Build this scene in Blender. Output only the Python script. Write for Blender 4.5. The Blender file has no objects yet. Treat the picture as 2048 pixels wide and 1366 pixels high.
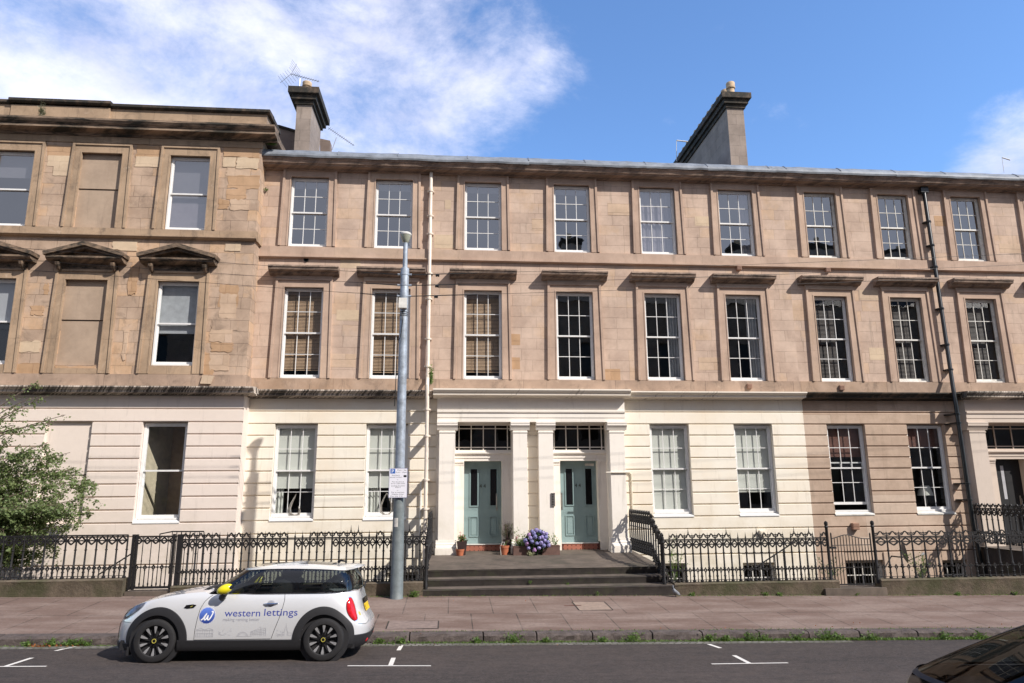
import bpy, bmesh, math, random
from mathutils import Vector, Matrix
R = math.radians
random.seed(7)
scn = bpy.context.scene
COL = scn.collection

# ------------------------------------------------------------------ camera
YAW, PIT, ROL, F, H = R(5.008), R(11.983), R(-0.420), 1400.0, 2.507

def ray(px, py):
    u, v = (px - 1024) / F, (py - 683) / F
    c, s = math.cos(ROL), math.sin(ROL)
    u, v = c * u + s * v, -s * u + c * v
    x, y, z = u, 1.0, -v
    c, s = math.cos(PIT), math.sin(PIT)
    y, z = c * y - s * z, s * y + c * z
    c, s = math.cos(YAW), math.sin(YAW)
    x, y = c * x + s * y, -s * x + c * y
    return Vector((x, y, z))

def at(px, py, Y):
    """photo pixel -> the point where it meets the upright plane y = Y"""
    d = ray(px, py)
    d = d * (Y / d.y)
    return Vector((d.x, Y, d.z + H))

def onz(px, py, z):
    d = ray(px, py)
    d = d * ((z - H) / d.z)
    return Vector((d.x, d.y, z))

cam_d = bpy.data.cameras.new('camera')
cam = bpy.data.objects.new('camera', cam_d)
COL.objects.link(cam)
fw = ray(1024, 683).normalized()
rt = (ray(2024, 683) - ray(1024, 683)).normalized()
up = rt.cross(fw).normalized()
mw = Matrix(((rt.x, up.x, -fw.x, 0), (rt.y, up.y, -fw.y, 0), (rt.z, up.z, -fw.z, H), (0, 0, 0, 1)))
cam.matrix_world = mw
cam_d.sensor_width = 36
cam_d.lens = 36 * F / 2048
cam_d.clip_start = 0.05
cam_d.clip_end = 3000
scn.camera = cam

# ------------------------------------------------------------------ light
SUN = Vector((1.14, -1.0, 1.30)).normalized()          # towards the sun
EL = math.asin(SUN.z)
AZ = math.atan2(SUN.x, SUN.y)                          # clockwise from +Y
sd = bpy.data.lights.new('sun', 'SUN')
sd.energy = 3.95
sd.angle = R(0.53)
sd.color = (1.0, 0.945, 0.88)
sun = bpy.data.objects.new('sun', sd)
COL.objects.link(sun)
sun.rotation_euler = (-SUN).to_track_quat('-Z', 'Y').to_euler()

scn.view_settings.view_transform = 'Standard'
scn.view_settings.look = 'None'
scn.view_settings.exposure = 0.60
scn.view_settings.gamma = 1.0

world = bpy.data.worlds.new('World')
scn.world = world
world.use_nodes = True
wn, wl = world.node_tree.nodes, world.node_tree.links
wn.clear()
def W(t, **k):
    n = wn.new(t)
    for a, b in k.items():
        setattr(n, a, b)
    return n
sky = W('ShaderNodeTexSky', sky_type='NISHITA')
sky.sun_disc = False
sky.sun_elevation = EL
sky.sun_rotation = AZ
sky.altitude = 50
sky.air_density = 1.0
sky.dust_density = 0.25
sky.ozone_density = 2.5
tc = W('ShaderNodeTexCoord')
n1 = W('ShaderNodeTexNoise'); n1.inputs['Scale'].default_value = 3.4; n1.inputs['Detail'].default_value = 12; n1.inputs['Roughness'].default_value = 0.66
n1.inputs['Distortion'].default_value = 0.15
mp = W('ShaderNodeMapping'); mp.inputs['Scale'].default_value = (1.25, 1.25, 2.0); mp.inputs['Location'].default_value = (0.35, 0.1, 0.2)
wl.new(tc.outputs['Generated'], mp.inputs['Vector']); wl.new(mp.outputs['Vector'], n1.inputs['Vector'])
def blob(px, py, r0, r1, wgt):
    d = ray(px, py).normalized()
    v = W('ShaderNodeVectorMath', operation='DOT_PRODUCT'); v.inputs[1].default_value = d
    wl.new(tc.outputs['Generated'], v.inputs[0])
    m = W('ShaderNodeMapRange', interpolation_type='SMOOTHSTEP')
    m.inputs['From Min'].default_value = math.cos(R(r1)); m.inputs['From Max'].default_value = math.cos(R(r0))
    m.inputs['To Min'].default_value = 0; m.inputs['To Max'].default_value = wgt
    wl.new(v.outputs['Value'], m.inputs['Value'])
    return m.outputs['Result']
def wmath(op, a, b):
    n = W('ShaderNodeMath', operation=op)
    for i, q in enumerate((a, b)):
        if isinstance(q, (int, float)): n.inputs[i].default_value = q
        else: wl.new(q, n.inputs[i])
    return n.outputs[0]
blobs = [blob(60, 120, 3, 21, 1.1), blob(430, 150, 2, 17, 1.0), blob(720, 190, 0, 15, .88), blob(930, 120, 0, 12, .68),
         blob(2090, 350, 0, 8, 1.0), blob(560, 260, 1, 8, .5)]
acc = blobs[0]
for b in blobs[1:]:
    acc = wmath('MAXIMUM', acc, b)
sx = W('ShaderNodeSeparateXYZ'); wl.new(tc.outputs['Generated'], sx.inputs[0])
bk = W('ShaderNodeMapRange'); bk.inputs['From Min'].default_value = 0.0; bk.inputs['From Max'].default_value = -0.5
bk.inputs['To Max'].default_value = 1.6
wl.new(sx.outputs['Y'], bk.inputs['Value'])
acc = wmath('MAXIMUM', acc, bk.outputs['Result'])
dens = wmath('ADD', wmath('MULTIPLY', acc, 0.52), wmath('MULTIPLY', n1.outputs['Fac'], 1.35))
mr = W('ShaderNodeMapRange', interpolation_type='SMOOTHSTEP')
mr.inputs['From Min'].default_value = 0.84; mr.inputs['From Max'].default_value = 1.36
wl.new(dens, mr.inputs['Value'])
n2 = W('ShaderNodeTexNoise'); n2.inputs['Scale'].default_value = 7; n2.inputs['Detail'].default_value = 6
wl.new(mp.outputs['Vector'], n2.inputs['Vector'])
cr = W('ShaderNodeValToRGB')
cr.color_ramp.elements[0].position = .3; cr.color_ramp.elements[0].color = (4.6, 4.7, 5.9, 1)
cr.color_ramp.elements[1].position = .72; cr.color_ramp.elements[1].color = (6.9, 6.9, 7.9, 1)
wl.new(n2.outputs['Fac'], cr.inputs['Fac'])
mx = W('ShaderNodeMix', data_type='RGBA')
wl.new(wmath('MULTIPLY', mr.outputs['Result'], 0.86), mx.inputs['Factor'])
tint = W('ShaderNodeMix', data_type='RGBA', blend_type='MULTIPLY'); tint.inputs['Factor'].default_value = 1
tint.inputs[7].default_value = (.98, 1.20, 1.44, 1)
wl.new(sky.outputs['Color'], tint.inputs[6])
gm = W('ShaderNodeMix', data_type='RGBA'); gm.inputs[7].default_value = (2.6, 2.6, 2.75, 1)
wl.new(wmath('MULTIPLY', bk.outputs['Result'], .5), gm.inputs['Factor']); wl.new(cr.outputs['Color'], gm.inputs[6])
wl.new(tint.outputs[2], mx.inputs[6]); wl.new(gm.outputs[2], mx.inputs[7])
bg = W('ShaderNodeBackground'); bg.inputs['Strength'].default_value = 0.122
wl.new(mx.outputs[2], bg.inputs['Color'])
wo = W('ShaderNodeOutputWorld'); wl.new(bg.outputs[0], wo.inputs['Surface'])

# ------------------------------------------------------------------ materials
MATS = {}
class NT:
    def __init__(s, name):
        s.m = bpy.data.materials.new(name); s.m.use_nodes = True
        s.n = s.m.node_tree.nodes; s.l = s.m.node_tree.links
        s.b = s.n['Principled BSDF']; s.out = s.n['Material Output']
        s.tc = s.n.new('ShaderNodeTexCoord')
        MATS[name] = s.m
    def N(s, t, **k):
        n = s.n.new(t)
        for a, b in k.items(): setattr(n, a, b)
        return n
    def put(s, sock, v):
        if isinstance(v, (int, float)): sock.default_value = v
        elif isinstance(v, (tuple, list)): sock.default_value = tuple(v) if len(v) != 3 or sock.type != 'RGBA' else (*v, 1)
        else: s.l.new(v, sock)
    def vec(s, scale=(1, 1, 1), wallmap=False, loc=(0, 0, 0)):
        src = s.tc.outputs['Object']
        if wallmap:
            a = s.N('ShaderNodeSeparateXYZ'); s.l.new(src, a.inputs[0])
            ad = s.N('ShaderNodeMath', operation='ADD'); s.l.new(a.outputs['X'], ad.inputs[0]); s.l.new(a.outputs['Y'], ad.inputs[1])
            c = s.N('ShaderNodeCombineXYZ'); s.l.new(ad.outputs[0], c.inputs['X']); s.l.new(a.outputs['Z'], c.inputs['Y'])
            src = c.outputs[0]
        m = s.N('ShaderNodeMapping'); m.inputs['Scale'].default_value = scale; m.inputs['Location'].default_value = loc
        s.l.new(src, m.inputs['Vector'])
        return m.outputs['Vector']
    def noise(s, scale, detail=5, rough=.6, vec=None, dist=0):
        n = s.N('ShaderNodeTexNoise'); n.inputs['Scale'].default_value = scale; n.inputs['Detail'].default_value = detail
        n.inputs['Roughness'].default_value = rough; n.inputs['Distortion'].default_value = dist
        s.l.new(vec if vec is not None else s.tc.outputs['Object'], n.inputs['Vector'])
        return n.outputs['Fac']
    def ramp(s, fac, lo, hi, a=0.0, b=1.0):
        m = s.N('ShaderNodeMapRange'); m.inputs['From Min'].default_value = lo; m.inputs['From Max'].default_value = hi
        m.inputs['To Min'].default_value = a; m.inputs['To Max'].default_value = b
        s.put(m.inputs['Value'], fac)
        return m.outputs['Result']
    def math(s, op, a, b=0.0):
        n = s.N('ShaderNodeMath', operation=op); s.put(n.inputs[0], a); s.put(n.inputs[1], b)
        return n.outputs[0]
    def mix(s, fac, a, b, mode='MIX'):
        n = s.N('ShaderNodeMix', data_type='RGBA', blend_type=mode)
        s.put(n.inputs['Factor'], fac); s.put(n.inputs[6], a); s.put(n.inputs[7], b)
        return n.outputs[2]
    def bump(s, h, strength=.3, dist=.02):
        b = s.N('ShaderNodeBump'); b.inputs['Strength'].default_value = strength; b.inputs['Distance'].default_value = dist
        s.l.new(h, b.inputs['Height']); s.l.new(b.outputs['Normal'], s.b.inputs['Normal'])
    def set(s, col=None, rough=None, metal=None, **k):
        if col is not None: s.put(s.b.inputs['Base Color'], col)
        if rough is not None: s.put(s.b.inputs['Roughness'], rough)
        if metal is not None: s.b.inputs['Metallic'].default_value = metal
        for a, b in k.items(): s.put(s.b.inputs[a.replace('_', ' ')], b)
        return s.m

def simple(name, col, rough=.6, metal=0, var=.18, scale=6, bump=0, dirt=None, **k):
    t = NT(name)
    n = t.noise(scale, 6, .65)
    c = t.mix(t.ramp(n, .3, .7), tuple(x * (1 - var) for x in col), tuple(min(1, x * (1 + var)) for x in col))
    if dirt:
        d = t.noise(scale * .35, 8, .7)
        c = t.mix(t.ramp(d, .52, .7, 0, .8), c, dirt)
    t.set(c, rough, metal, **k)
    if bump: t.bump(t.noise(scale * 4, 6, .7), bump, .01)
    return t.m

def stone(name, c1, c2, cm, bw, bh, patch, patch_amt, dirt_amt=.5, off=0.0, mort=.005, grime=(.09, .075, .06), rough_bump=.5):
    t = NT(name)
    v = t.vec(wallmap=True, loc=(0.31, off, 0))
    wob = t.noise(2.2, 3, .5, v)
    wv = t.N('ShaderNodeTexNoise'); wv.inputs['Scale'].default_value = 3.5; wv.inputs['Detail'].default_value = 5; t.l.new(v, wv.inputs['Vector'])
    ws = t.N('ShaderNodeVectorMath', operation='SCALE'); ws.inputs['Scale'].default_value = .030; t.l.new(wv.outputs['Color'], ws.inputs[0])
    wa = t.N('ShaderNodeVectorMath', operation='ADD'); t.l.new(v, wa.inputs[0]); t.l.new(ws.outputs[0], wa.inputs[1]); v0 = v; v = wa.outputs[0]
    br = t.N('ShaderNodeTexBrick'); br.offset = .43; br.squash = .72; br.squash_frequency = 3
    t.put(br.inputs['Color1'], c1); t.put(br.inputs['Color2'], c2); t.put(br.inputs['Mortar'], cm)
    br.inputs['Scale'].default_value = 1; br.inputs['Mortar Size'].default_value = mort; br.inputs['Mortar Smooth'].default_value = .3
    br.inputs['Brick Width'].default_value = bw; br.inputs['Row Height'].default_value = bh; br.inputs['Bias'].default_value = -.25
    t.l.new(v, br.inputs['Vector'])
    # second brick layer, same courses, picks out replaced blocks
    b2 = t.N('ShaderNodeTexBrick'); b2.offset = .43; b2.squash = .72; b2.squash_frequency = 3
    t.put(b2.inputs['Color1'], (0, 0, 0)); t.put(b2.inputs['Color2'], (1, 1, 1)); t.put(b2.inputs['Mortar'], (0, 0, 0))
    b2.inputs['Scale'].default_value = 1; b2.inputs['Mortar Size'].default_value = 0.0
    b2.inputs['Brick Width'].default_value = bw; b2.inputs['Row Height'].default_value = bh; b2.inputs['Bias'].default_value = 0
    t.l.new(v, b2.inputs['Vector'])
    bb = t.N('ShaderNodeRGBToBW'); t.l.new(b2.outputs['Color'], bb.inputs[0])
    pat = t.ramp(t.math('ADD', bb.outputs[0], t.ramp(t.noise(.8, 4, .6, v), .3, .7, -.35, .35)), .72, .95, 0, patch_amt)
    c = t.mix(pat, br.outputs['Color'], patch)
    fine = t.noise(9, 9, .72, v)
    c = t.mix(t.ramp(fine, .3, .72, .0, .32), c, tuple(x * .55 for x in c1), 'MIX')
    lg = t.noise(1.1, 6, .62, v)
    c = t.mix(t.ramp(lg, .42, .68, 0, .5), c, tuple(min(1, x * 1.3) for x in c2))
    vs = t.vec((1.6, .28, 1), True)
    st = t.noise(2.3, 8, .7, vs, .5)
    c = t.mix(t.ramp(st, .56, .78, 0, dirt_amt), c, grime)
    if dirt_amt > .5:
        bl = t.noise(1.7, 9, .75, v0, .6)
        c = t.mix(t.ramp(bl, .52, .66, 0, dirt_amt * .75), c, (.15, .11, .08))
        c = t.mix(t.ramp(t.noise(2.6, 8, .7, v0, .9), .60, .68, 0, .55), c, (.50, .38, .28))
    t.set(c, .93)
    h = t.math('SUBTRACT', t.math('MULTIPLY', fine, .35), t.math('MULTIPLY', br.outputs['Fac'], .8))
    t.bump(t.math('ADD', h, t.math('MULTIPLY', wob, .2)), rough_bump, .015)
    return t.m

def painted(name, col, stain, stain_amt=.35, rough=.7):
    t = NT(name)
    v = t.vec(wallmap=True)
    a = t.noise(.7, 6, .6, v); b = t.noise(5, 7, .7, v)
    c = t.mix(t.ramp(a, .4, .7, 0, stain_amt), col, stain)
    c = t.mix(t.ramp(b, .4, .75, 0, .12), c, tuple(x * .6 for x in col))
    vs = t.vec((3.5, .35, 1), True)
    st = t.noise(1.6, 8, .72, vs, .3)
    c = t.mix(t.ramp(st, .56, .80, 0, .6), c, tuple(x * .5 for x in stain))
    s3 = t.N('ShaderNodeSeparateXYZ'); t.l.new(t.tc.outputs['Object'], s3.inputs[0])
    damp = t.math('MULTIPLY', t.ramp(s3.outputs['Z'], .2, 2.1, 1, 0), t.ramp(t.noise(1.4, 7, .7, v), .42, .68))
    c = t.mix(t.math('MULTIPLY', damp, .55), c, (.36, .33, .22))
    t.set(c, rough)
    t.bump(t.math('ADD', b, t.noise(30, 4, .6, v)), .12, .006)
    return t.m

def weathered(name, col, dark, lo=.42, hi=.62, vscale=(9, .5, 1)):
    """moulding with black run-off streaks"""
    t = NT(name)
    v = t.vec(vscale, True)
    s = t.noise(1.2, 8, .75, v, .4)
    l = t.noise(1.1, 5, .6, t.vec(wallmap=True))
    f = t.ramp(t.math('ADD', s, t.math('MULTIPLY', l, .5)), lo + .25, hi + .25)
    c = t.mix(f, col, dark)
    t.set(c, .88)
    t.bump(t.noise(25, 6, .7), .25, .01)
    return t.m

SAND = stone('sandstone', (.465, .338, .26), (.555, .42, .328), (.29, .205, .155), .82, .334, (.54, .365, .23), .65, .5, .02, .007)
SANDL = stone('worn_sandstone', (.395, .28, .20), (.49, .36, .265), (.18, .12, .08), .70, .334, (.56, .36, .21), .85, .66, .05, .006, rough_bump=.85)
SANDR = stone('bare_sandstone', (.445, .325, .24), (.515, .39, .30), (.30, .20, .14), 1.3, 1.2, (.58, .46, .36), .6, .45, .1, .003)
TRIM = stone('sandstone_trim', (.43, .305, .23), (.49, .36, .275), (.30, .22, .165), 1.9, 7.0, (.43, .30, .19), .3, .45, .3, .004)
TRIML = stone('worn_sandstone_trim', (.35, .245, .16), (.42, .30, .20), (.21, .14, .09), 1.1, 7.0, (.47, .32, .2), .5, .8, .3, .004, rough_bump=.8)
BASE = stone('base_course_stone', (.34, .24, .175), (.42, .30, .22), (.12, .08, .06), 2.77, 5.0, (.33, .20, .11), .5, .85, .3, .008)
PEDM = weathered('pediment_stone', (.28, .19, .125), (.035, .028, .02), .34, .60, (2.5, 5, 1))
HOODM = weathered('hood_stone', (.31, .22, .165), (.07, .052, .04), .40, .66, (4, 5, 1))
CORN = weathered('eave_stone', (.36, .25, .185), (.14, .10, .075), .36, .62, (2.5, 3, 1))
CORNL = weathered('left_cornice_stone', (.34, .235, .16), (.035, .03, .022), .33, .60, (1.2, 9, 1))
CORNB = weathered('blackened_stone', (.20, .135, .09), (.025, .022, .016), .16, .50, (3, 2, 1))
CREAM = painted('cream_paint', (.83, .765, .65), (.74, .60, .43), .5)
CREAMW = painted('pale_cream_paint', (.83, .77, .69), (.76, .66, .54), .2)
PINK = painted('pink_cream_paint', (.76, .655, .575), (.66, .56, .48), .3)
PINK2 = painted('dull_cream_paint', (.60, .50, .42), (.5, .42, .33), .3)
CWEATH = weathered('streaked_cream_cornice', (.70, .60, .50), (.07, .06, .05), .36, .56, (14, .35, 1))
CCORN = weathered('cream_cornice', (.80, .72, .61), (.22, .18, .13), .58, .75, (12, .5, 1))
LEAD = simple('lead_flashing', (.185, .20, .22), .6, 0, .35, 3, .3)
SLATE = simple('slate', (.10, .105, .115), .6, 0, .3, 4, .2)
WHITE = simple('white_gloss_paint', (.74, .73, .71), .35, 0, .06, 8)
OFFWH = simple('aged_white_paint', (.68, .66, .61), .5, 0, .15, 6, dirt=(.4, .36, .3))
IRON = simple('black_iron', (.006, .005, .0055), .62, 0, .4, 20, .2)
BLACKP = simple('black_pipe_paint', (.012, .014, .015), .3)
TEAL = simple('teal_door_paint', (.235, .32, .32), .38, 0, .05, 5)
BLKDOOR = simple('black_door_paint', (.007, .0065, .0075), .6)
DARKR = simple('room_shade', (.045, .04, .036), .9)  # near-black colour stands in for the shade inside the rooms
BROWNR = simple('brown_room_wall', (.42, .29, .17), .9)
BEIGER = simple('beige_room_wall', (.60, .52, .38), .9)
BLINDW = simple('cream_roller_blind', (.70, .70, .64), .85, 0, .03, 3)
BLINDG = simple('grey_blind', (.42, .42, .44), .85, 0, .05, 3)
NET = simple('net_curtain', (.56, .53, .56), .9, 0, .10, 4)
DRAPE = simple('grey_curtain', (.42, .43, .45), .9, 0, .15, 6)
SLAT = simple('tan_slatted_blind', (.47, .315, .20), .6, 0, .2, 5)
SLATD = simple('brown_slatted_blind', (.045, .027, .02), .6, 0, .2, 5)
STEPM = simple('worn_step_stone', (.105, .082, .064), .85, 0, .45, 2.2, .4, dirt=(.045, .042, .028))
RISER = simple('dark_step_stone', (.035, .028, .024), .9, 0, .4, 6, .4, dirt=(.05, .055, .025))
def plinth_mat():
    t = NT('mossy_plinth_stone')
    n = t.noise(3, 8, .7); n2_ = t.noise(1.2, 6, .65)
    c = t.mix(t.ramp(n, .3, .7), (.065, .050, .034), (.165, .128, .09))
    c = t.mix(t.ramp(n2_, .45, .62, 0, .75), c, (.05, .054, .02))
    t.set(c, .95); t.bump(t.noise(12, 8, .75), .8, .03); return t.m
PLINTH = plinth_mat()
def kerb_mat():
    t = NT('granite_kerb')
    n = t.noise(5, 8, .7)
    c = t.mix(t.ramp(n, .3, .7), (.05, .038, .034), (.15, .118, .105))
    t.set(c, .9); t.bump(t.noise(9, 9, .8), .9, .05); return t.m
KERBM = kerb_mat()
def asphalt():
    t = NT('asphalt')
    v = t.vec((1, 1, 1))
    n = t.noise(.35, 6, .6, t.vec((.5, 1.6, 1))); f = t.noise(30, 4, .85); g = t.noise(2.0, 9, .75)
    c = t.mix(t.ramp(n, .35, .65), (.017, .0118, .0095), (.046, .033, .027))
    c = t.mix(t.ramp(g, .44, .62, 0, .7), c, (.020, .016, .015))
    c = t.mix(t.ramp(f, .48, .70, 0, .8), c, (.12, .094, .082))
    m1 = t.noise(9, 7, .8); c = t.mix(t.ramp(m1, .42, .64, 0, .6), c, (.084, .063, .053))
    m2 = t.noise(4.5, 8, .8, t.vec((.35, 1.3, 1))); c = t.mix(t.ramp(m2, .50, .62, 0, .6), c, (.020, .015, .013))
    t.set(c, .9); t.bump(f, .6, .012); return t.m
ASPH = asphalt()
def paving():
    t = NT('paving_slabs')
    v = t.vec((1, 1, 1), loc=(.02, .05, 0))
    br = t.N('ShaderNodeTexBrick'); br.offset = .5; br.offset_frequency = 2
    t.put(br.inputs['Color1'], (.135, .084, .064)); t.put(br.inputs['Color2'], (.17, .112, .088)); t.put(br.inputs['Mortar'], (.045, .032, .024))
    br.inputs['Scale'].default_value = 1; br.inputs['Mortar Size'].default_value = .013; br.inputs['Mortar Smooth'].default_value = .3
    br.inputs['Brick Width'].default_value = .92; br.inputs['Row Height'].default_value = 1.68
    br.inputs['Bias'].default_value = 0
    t.l.new(v, br.inputs['Vector'])
    n = t.noise(1.0, 8, .65, t.vec((.5, 1.8, 1))); g = t.noise(14, 6, .75)
    c = t.mix(t.ramp(n, .42, .64, 0, .75), br.outputs['Color'], (.275, .208, .172))
    c = t.mix(t.ramp(g, .46, .75, 0, .55), c, (.075, .052, .038))
    sp = t.noise(38, 2, .5); c = t.mix(t.ramp(sp, .72, .76, 0, .7), c, (.5, .46, .42))
    t.set(c, .88)
    t.bump(t.math('SUBTRACT', t.math('MULTIPLY', g, .3), t.math('MULTIPLY', br.outputs['Fac'], 1)), .5, .01)
    return t.m
PAVE = paving()
def setts():
    t = NT('granite_setts')
    v = t.vec()
    br = t.N('ShaderNodeTexBrick'); br.offset = .5
    t.put(br.inputs['Color1'], (.13, .12, .105)); t.put(br.inputs['Color2'], (.23, .21, .185)); t.put(br.inputs['Mortar'], (.045, .05, .018))
    br.inputs['Scale'].default_value = 1; br.inputs['Mortar Size'].default_value = .012; br.inputs['Brick Width'].default_value = .13; br.inputs['Row Height'].default_value = .14
    t.l.new(v, br.inputs['Vector'])
    n = t.noise(1.5, 6, .7)
    c = t.mix(t.ramp(n, .42, .65, 0, .8), br.outputs['Color'], (.075, .07, .045))
    t.set(c, .9); t.bump(t.math('MULTIPLY', br.outputs['Fac'], -1), .7, .02); return t.m
SETT = setts()
MARK = simple('worn_road_paint', (.70, .66, .60), .7, 0, .12, 20, .2)
GROUNDM = simple('earth', (.09, .08, .06), .95, 0, .3, 2)
def glassm(name, refl, tint=(.75, .78, .78), graz=.7):
    t = NT(name)
    t.n.remove(t.b)
    tr = t.N('ShaderNodeBsdfTransparent'); tr.inputs[0].default_value = (*tint, 1)
    gl = t.N('ShaderNodeBsdfGlossy'); gl.inputs['Roughness'].default_value = .012
    b = t.N('ShaderNodeBump'); b.inputs['Strength'].default_value = .08; b.inputs['Distance'].default_value = .03
    t.l.new(t.noise(1.3, 2, .5), b.inputs['Height']); t.l.new(b.outputs[0], gl.inputs['Normal'])
    fr = t.N('ShaderNodeLayerWeight')
    fac = t.math('ADD', t.math('MULTIPLY', t.math('POWER', fr.outputs['Facing'], 4.0), graz), refl + .04)
    m = t.N('ShaderNodeMixShader'); t.l.new(fac, m.inputs[0]); t.l.new(tr.outputs[0], m.inputs[1]); t.l.new(gl.outputs[0], m.inputs[2])
    t.l.new(m.outputs[0], t.out.inputs['Surface'])
    return t.m
GLASS = glassm('window_glass', .05, (.88, .9, .9))
GLASSH = glassm('sky_reflecting_glass', .30, (.6, .6, .62))
GLASSD = glassm('dark_glass', .015, (.25, .27, .27))
CARGL = glassm('car_glass', .05, (.45, .49, .47))
CARGL2 = glassm('dark_car_glass', -.01, (.30, .34, .33), .22)

# ------------------------------------------------------------------ mesh helpers
class MB:
    def __init__(s): s.v = []; s.f = []; s.mi = []; s.cur = 0
    def face(s, pts):
        i = len(s.v); s.v += [tuple(p) for p in pts]; s.f.append(tuple(range(i, i + len(pts)))); s.mi.append(s.cur)
    def grid(s, rows, close=False):
        i0 = len(s.v); nr, nc = len(rows), len(rows[0])
        for r in rows: s.v += [tuple(p) for p in r]
        for r in range(nr - 1):
            for c in range(nc if close else nc - 1):
                a = i0 + r * nc + c; b = i0 + r * nc + (c + 1) % nc
                s.f.append((a, b, b + nc, a + nc)); s.mi.append(s.cur)
    def box(s, x0, x1, y0, y1, z0, z1):
        if x1 < x0: x0, x1 = x1, x0
        if y1 < y0: y0, y1 = y1, y0
        if z1 < z0: z0, z1 = z1, z0
        i = len(s.v)
        s.v += [(x0, y0, z0), (x1, y0, z0), (x1, y1, z0), (x0, y1, z0), (x0, y0, z1), (x1, y0, z1), (x1, y1, z1), (x0, y1, z1)]
        for q in ((0, 3, 2, 1), (4, 5, 6, 7), (0, 1, 5, 4), (1, 2, 6, 5), (2, 3, 7, 6), (3, 0, 4, 7)):
            s.f.append(tuple(i + k for k in q)); s.mi.append(s.cur)
    def tube(s, pts, r, n=6, cap=True):
        pts = [Vector(p) for p in pts]
        rr = r if isinstance(r, (list, tuple)) else [r] * len(pts)
        rows = []; ref = None
        for k, p in enumerate(pts):
            d = (pts[min(k + 1, len(pts) - 1)] - pts[max(k - 1, 0)])
            if d.length < 1e-9: d = Vector((0, 0, 1))
            d.normalize()
            if ref is None: ref = Vector((0, 1, 0)) if abs(d.y) < .9 else Vector((1, 0, 0))
            a = d.cross(ref).normalized(); b = a.cross(d).normalized(); ref = b
            rows.append([p + rr[k] * (math.cos(2 * math.pi * j / n + math.pi / n) * a + math.sin(2 * math.pi * j / n + math.pi / n) * b) for j in range(n)])
        s.grid(rows, True)
        if cap: s.face(rows[0]); s.face(rows[-1][::-1])
    def lathe(s, prof, c=(0, 0, 0), n=16, axis='Z', cap=True):
        rows = []
        for r, z in prof:
            row = []
            for j in range(n):
                a = 2 * math.pi * j / n
                x, y = r * math.cos(a), r * math.sin(a)
                if axis == 'Z': row.append((c[0] + x, c[1] + y, c[2] + z))
                elif axis == 'Y': row.append((c[0] + x, c[1] + z, c[2] + y))
                else: row.append((c[0] + z, c[1] + x, c[2] + y))
            rows.append(row)
        s.grid(rows, True)
        if cap and prof[0][0] > 1e-6: s.face(rows[0][::-1])
        if cap and prof[-1][0] > 1e-6: s.face(rows[-1])
    def prism_y(s, poly, y0, y1):
        """poly of (x,z) extruded from y0 to y1"""
        a = [(x, y0, z) for x, z in poly]; b = [(x, y1, z) for x, z in poly]
        s.face(a); s.face(b[::-1])
        for k in range(len(poly)):
            j = (k + 1) % len(poly); s.face([a[k], b[k], b[j], a[j]])
    def run_x(s, prof, x0, x1):
        """closed (y,z) profile run along x"""
        a = [(x0, y, z) for y, z in prof]; b = [(x1, y, z) for y, z in prof]
        s.face(a); s.face(b[::-1])
        for k in range(len(prof)):
            j = (k + 1) % len(prof); s.face([a[k], b[k], b[j], a[j]])
    def build(s, name, mat, parent=None, origin=None, smooth=False, loc=None):
        """verts are world coordinates unless loc is given (then local to loc)"""
        me = bpy.data.meshes.new(name)
        root = parent
        o0 = Vector((0, 0, 0))
        if loc is None:
            if root is not None:
                while root.parent: root = root.parent
                o0 = root.location
            elif origin is not None: o0 = Vector(origin)
        vs = [(x - o0[0], y - o0[1], z - o0[2]) for x, y, z in s.v]
        me.from_pydata(vs, [], s.f)
        ms = mat if isinstance(mat, (list, tuple)) else [mat]
        for m in ms: me.materials.append(m)
        if len(ms) > 1: me.polygons.foreach_set('material_index', s.mi)
        bm = bmesh.new(); bm.from_mesh(me)
        if smooth: bmesh.ops.remove_doubles(bm, verts=bm.verts, dist=1e-5)
        bmesh.ops.recalc_face_normals(bm, faces=bm.faces)
        if smooth:
            for f in bm.faces: f.smooth = True
            for e in bm.edges:
                if len(e.link_faces) == 2 and e.calc_face_angle(0) > R(38): e.smooth = False
        bm.to_mesh(me); bm.free()
        o = bpy.data.objects.new(name, me); COL.objects.link(o)
        if parent is not None: o.parent = parent
        if loc is not None: o.location = loc
        elif parent is None and origin is not None: o.location = origin
        return o

def tag(o, label=None, cat=None, group=None, kind=None):
    if label: o['label'] = label
    if cat: o['category'] = cat
    if group: o['group'] = group
    if kind: o['kind'] = kind
    return o
def thing(name, label, cat, loc=(0, 0, 0), group=None, rot=(0, 0, 0)):
    o = bpy.data.objects.new(name, None); COL.objects.link(o)
    o.location = loc; o.rotation_euler = rot; o.empty_display_size = .3
    return tag(o, label, cat, group)
def inst(src, parent, loc):
    c = src.copy(); COL.objects.link(c); c.parent = parent; c.location = loc
    return c
def struct(mb, name, mat, **k):
    return tag(mb.build(name, mat, **k), kind='structure')
# ------------------------------------------------------------------ setting
YF, YL = 20.5, 19.95
def G(x): return -0.0170 * max(-30, min(30, x))
KY = 13.40
def road_z(x, y):
    k = KY if True else 0
    if y > 8.6: z = -.156 + .0555 * (KY - y)
    else: z = -.156 + .0555 * (KY - 8.6) - .05 * (8.6 - y)
    return z + G(x)
PB = 16.9
def pave_z(x, y): return -.012 + (y - KY) / (PB - KY) * .162 + G(x)

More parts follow.
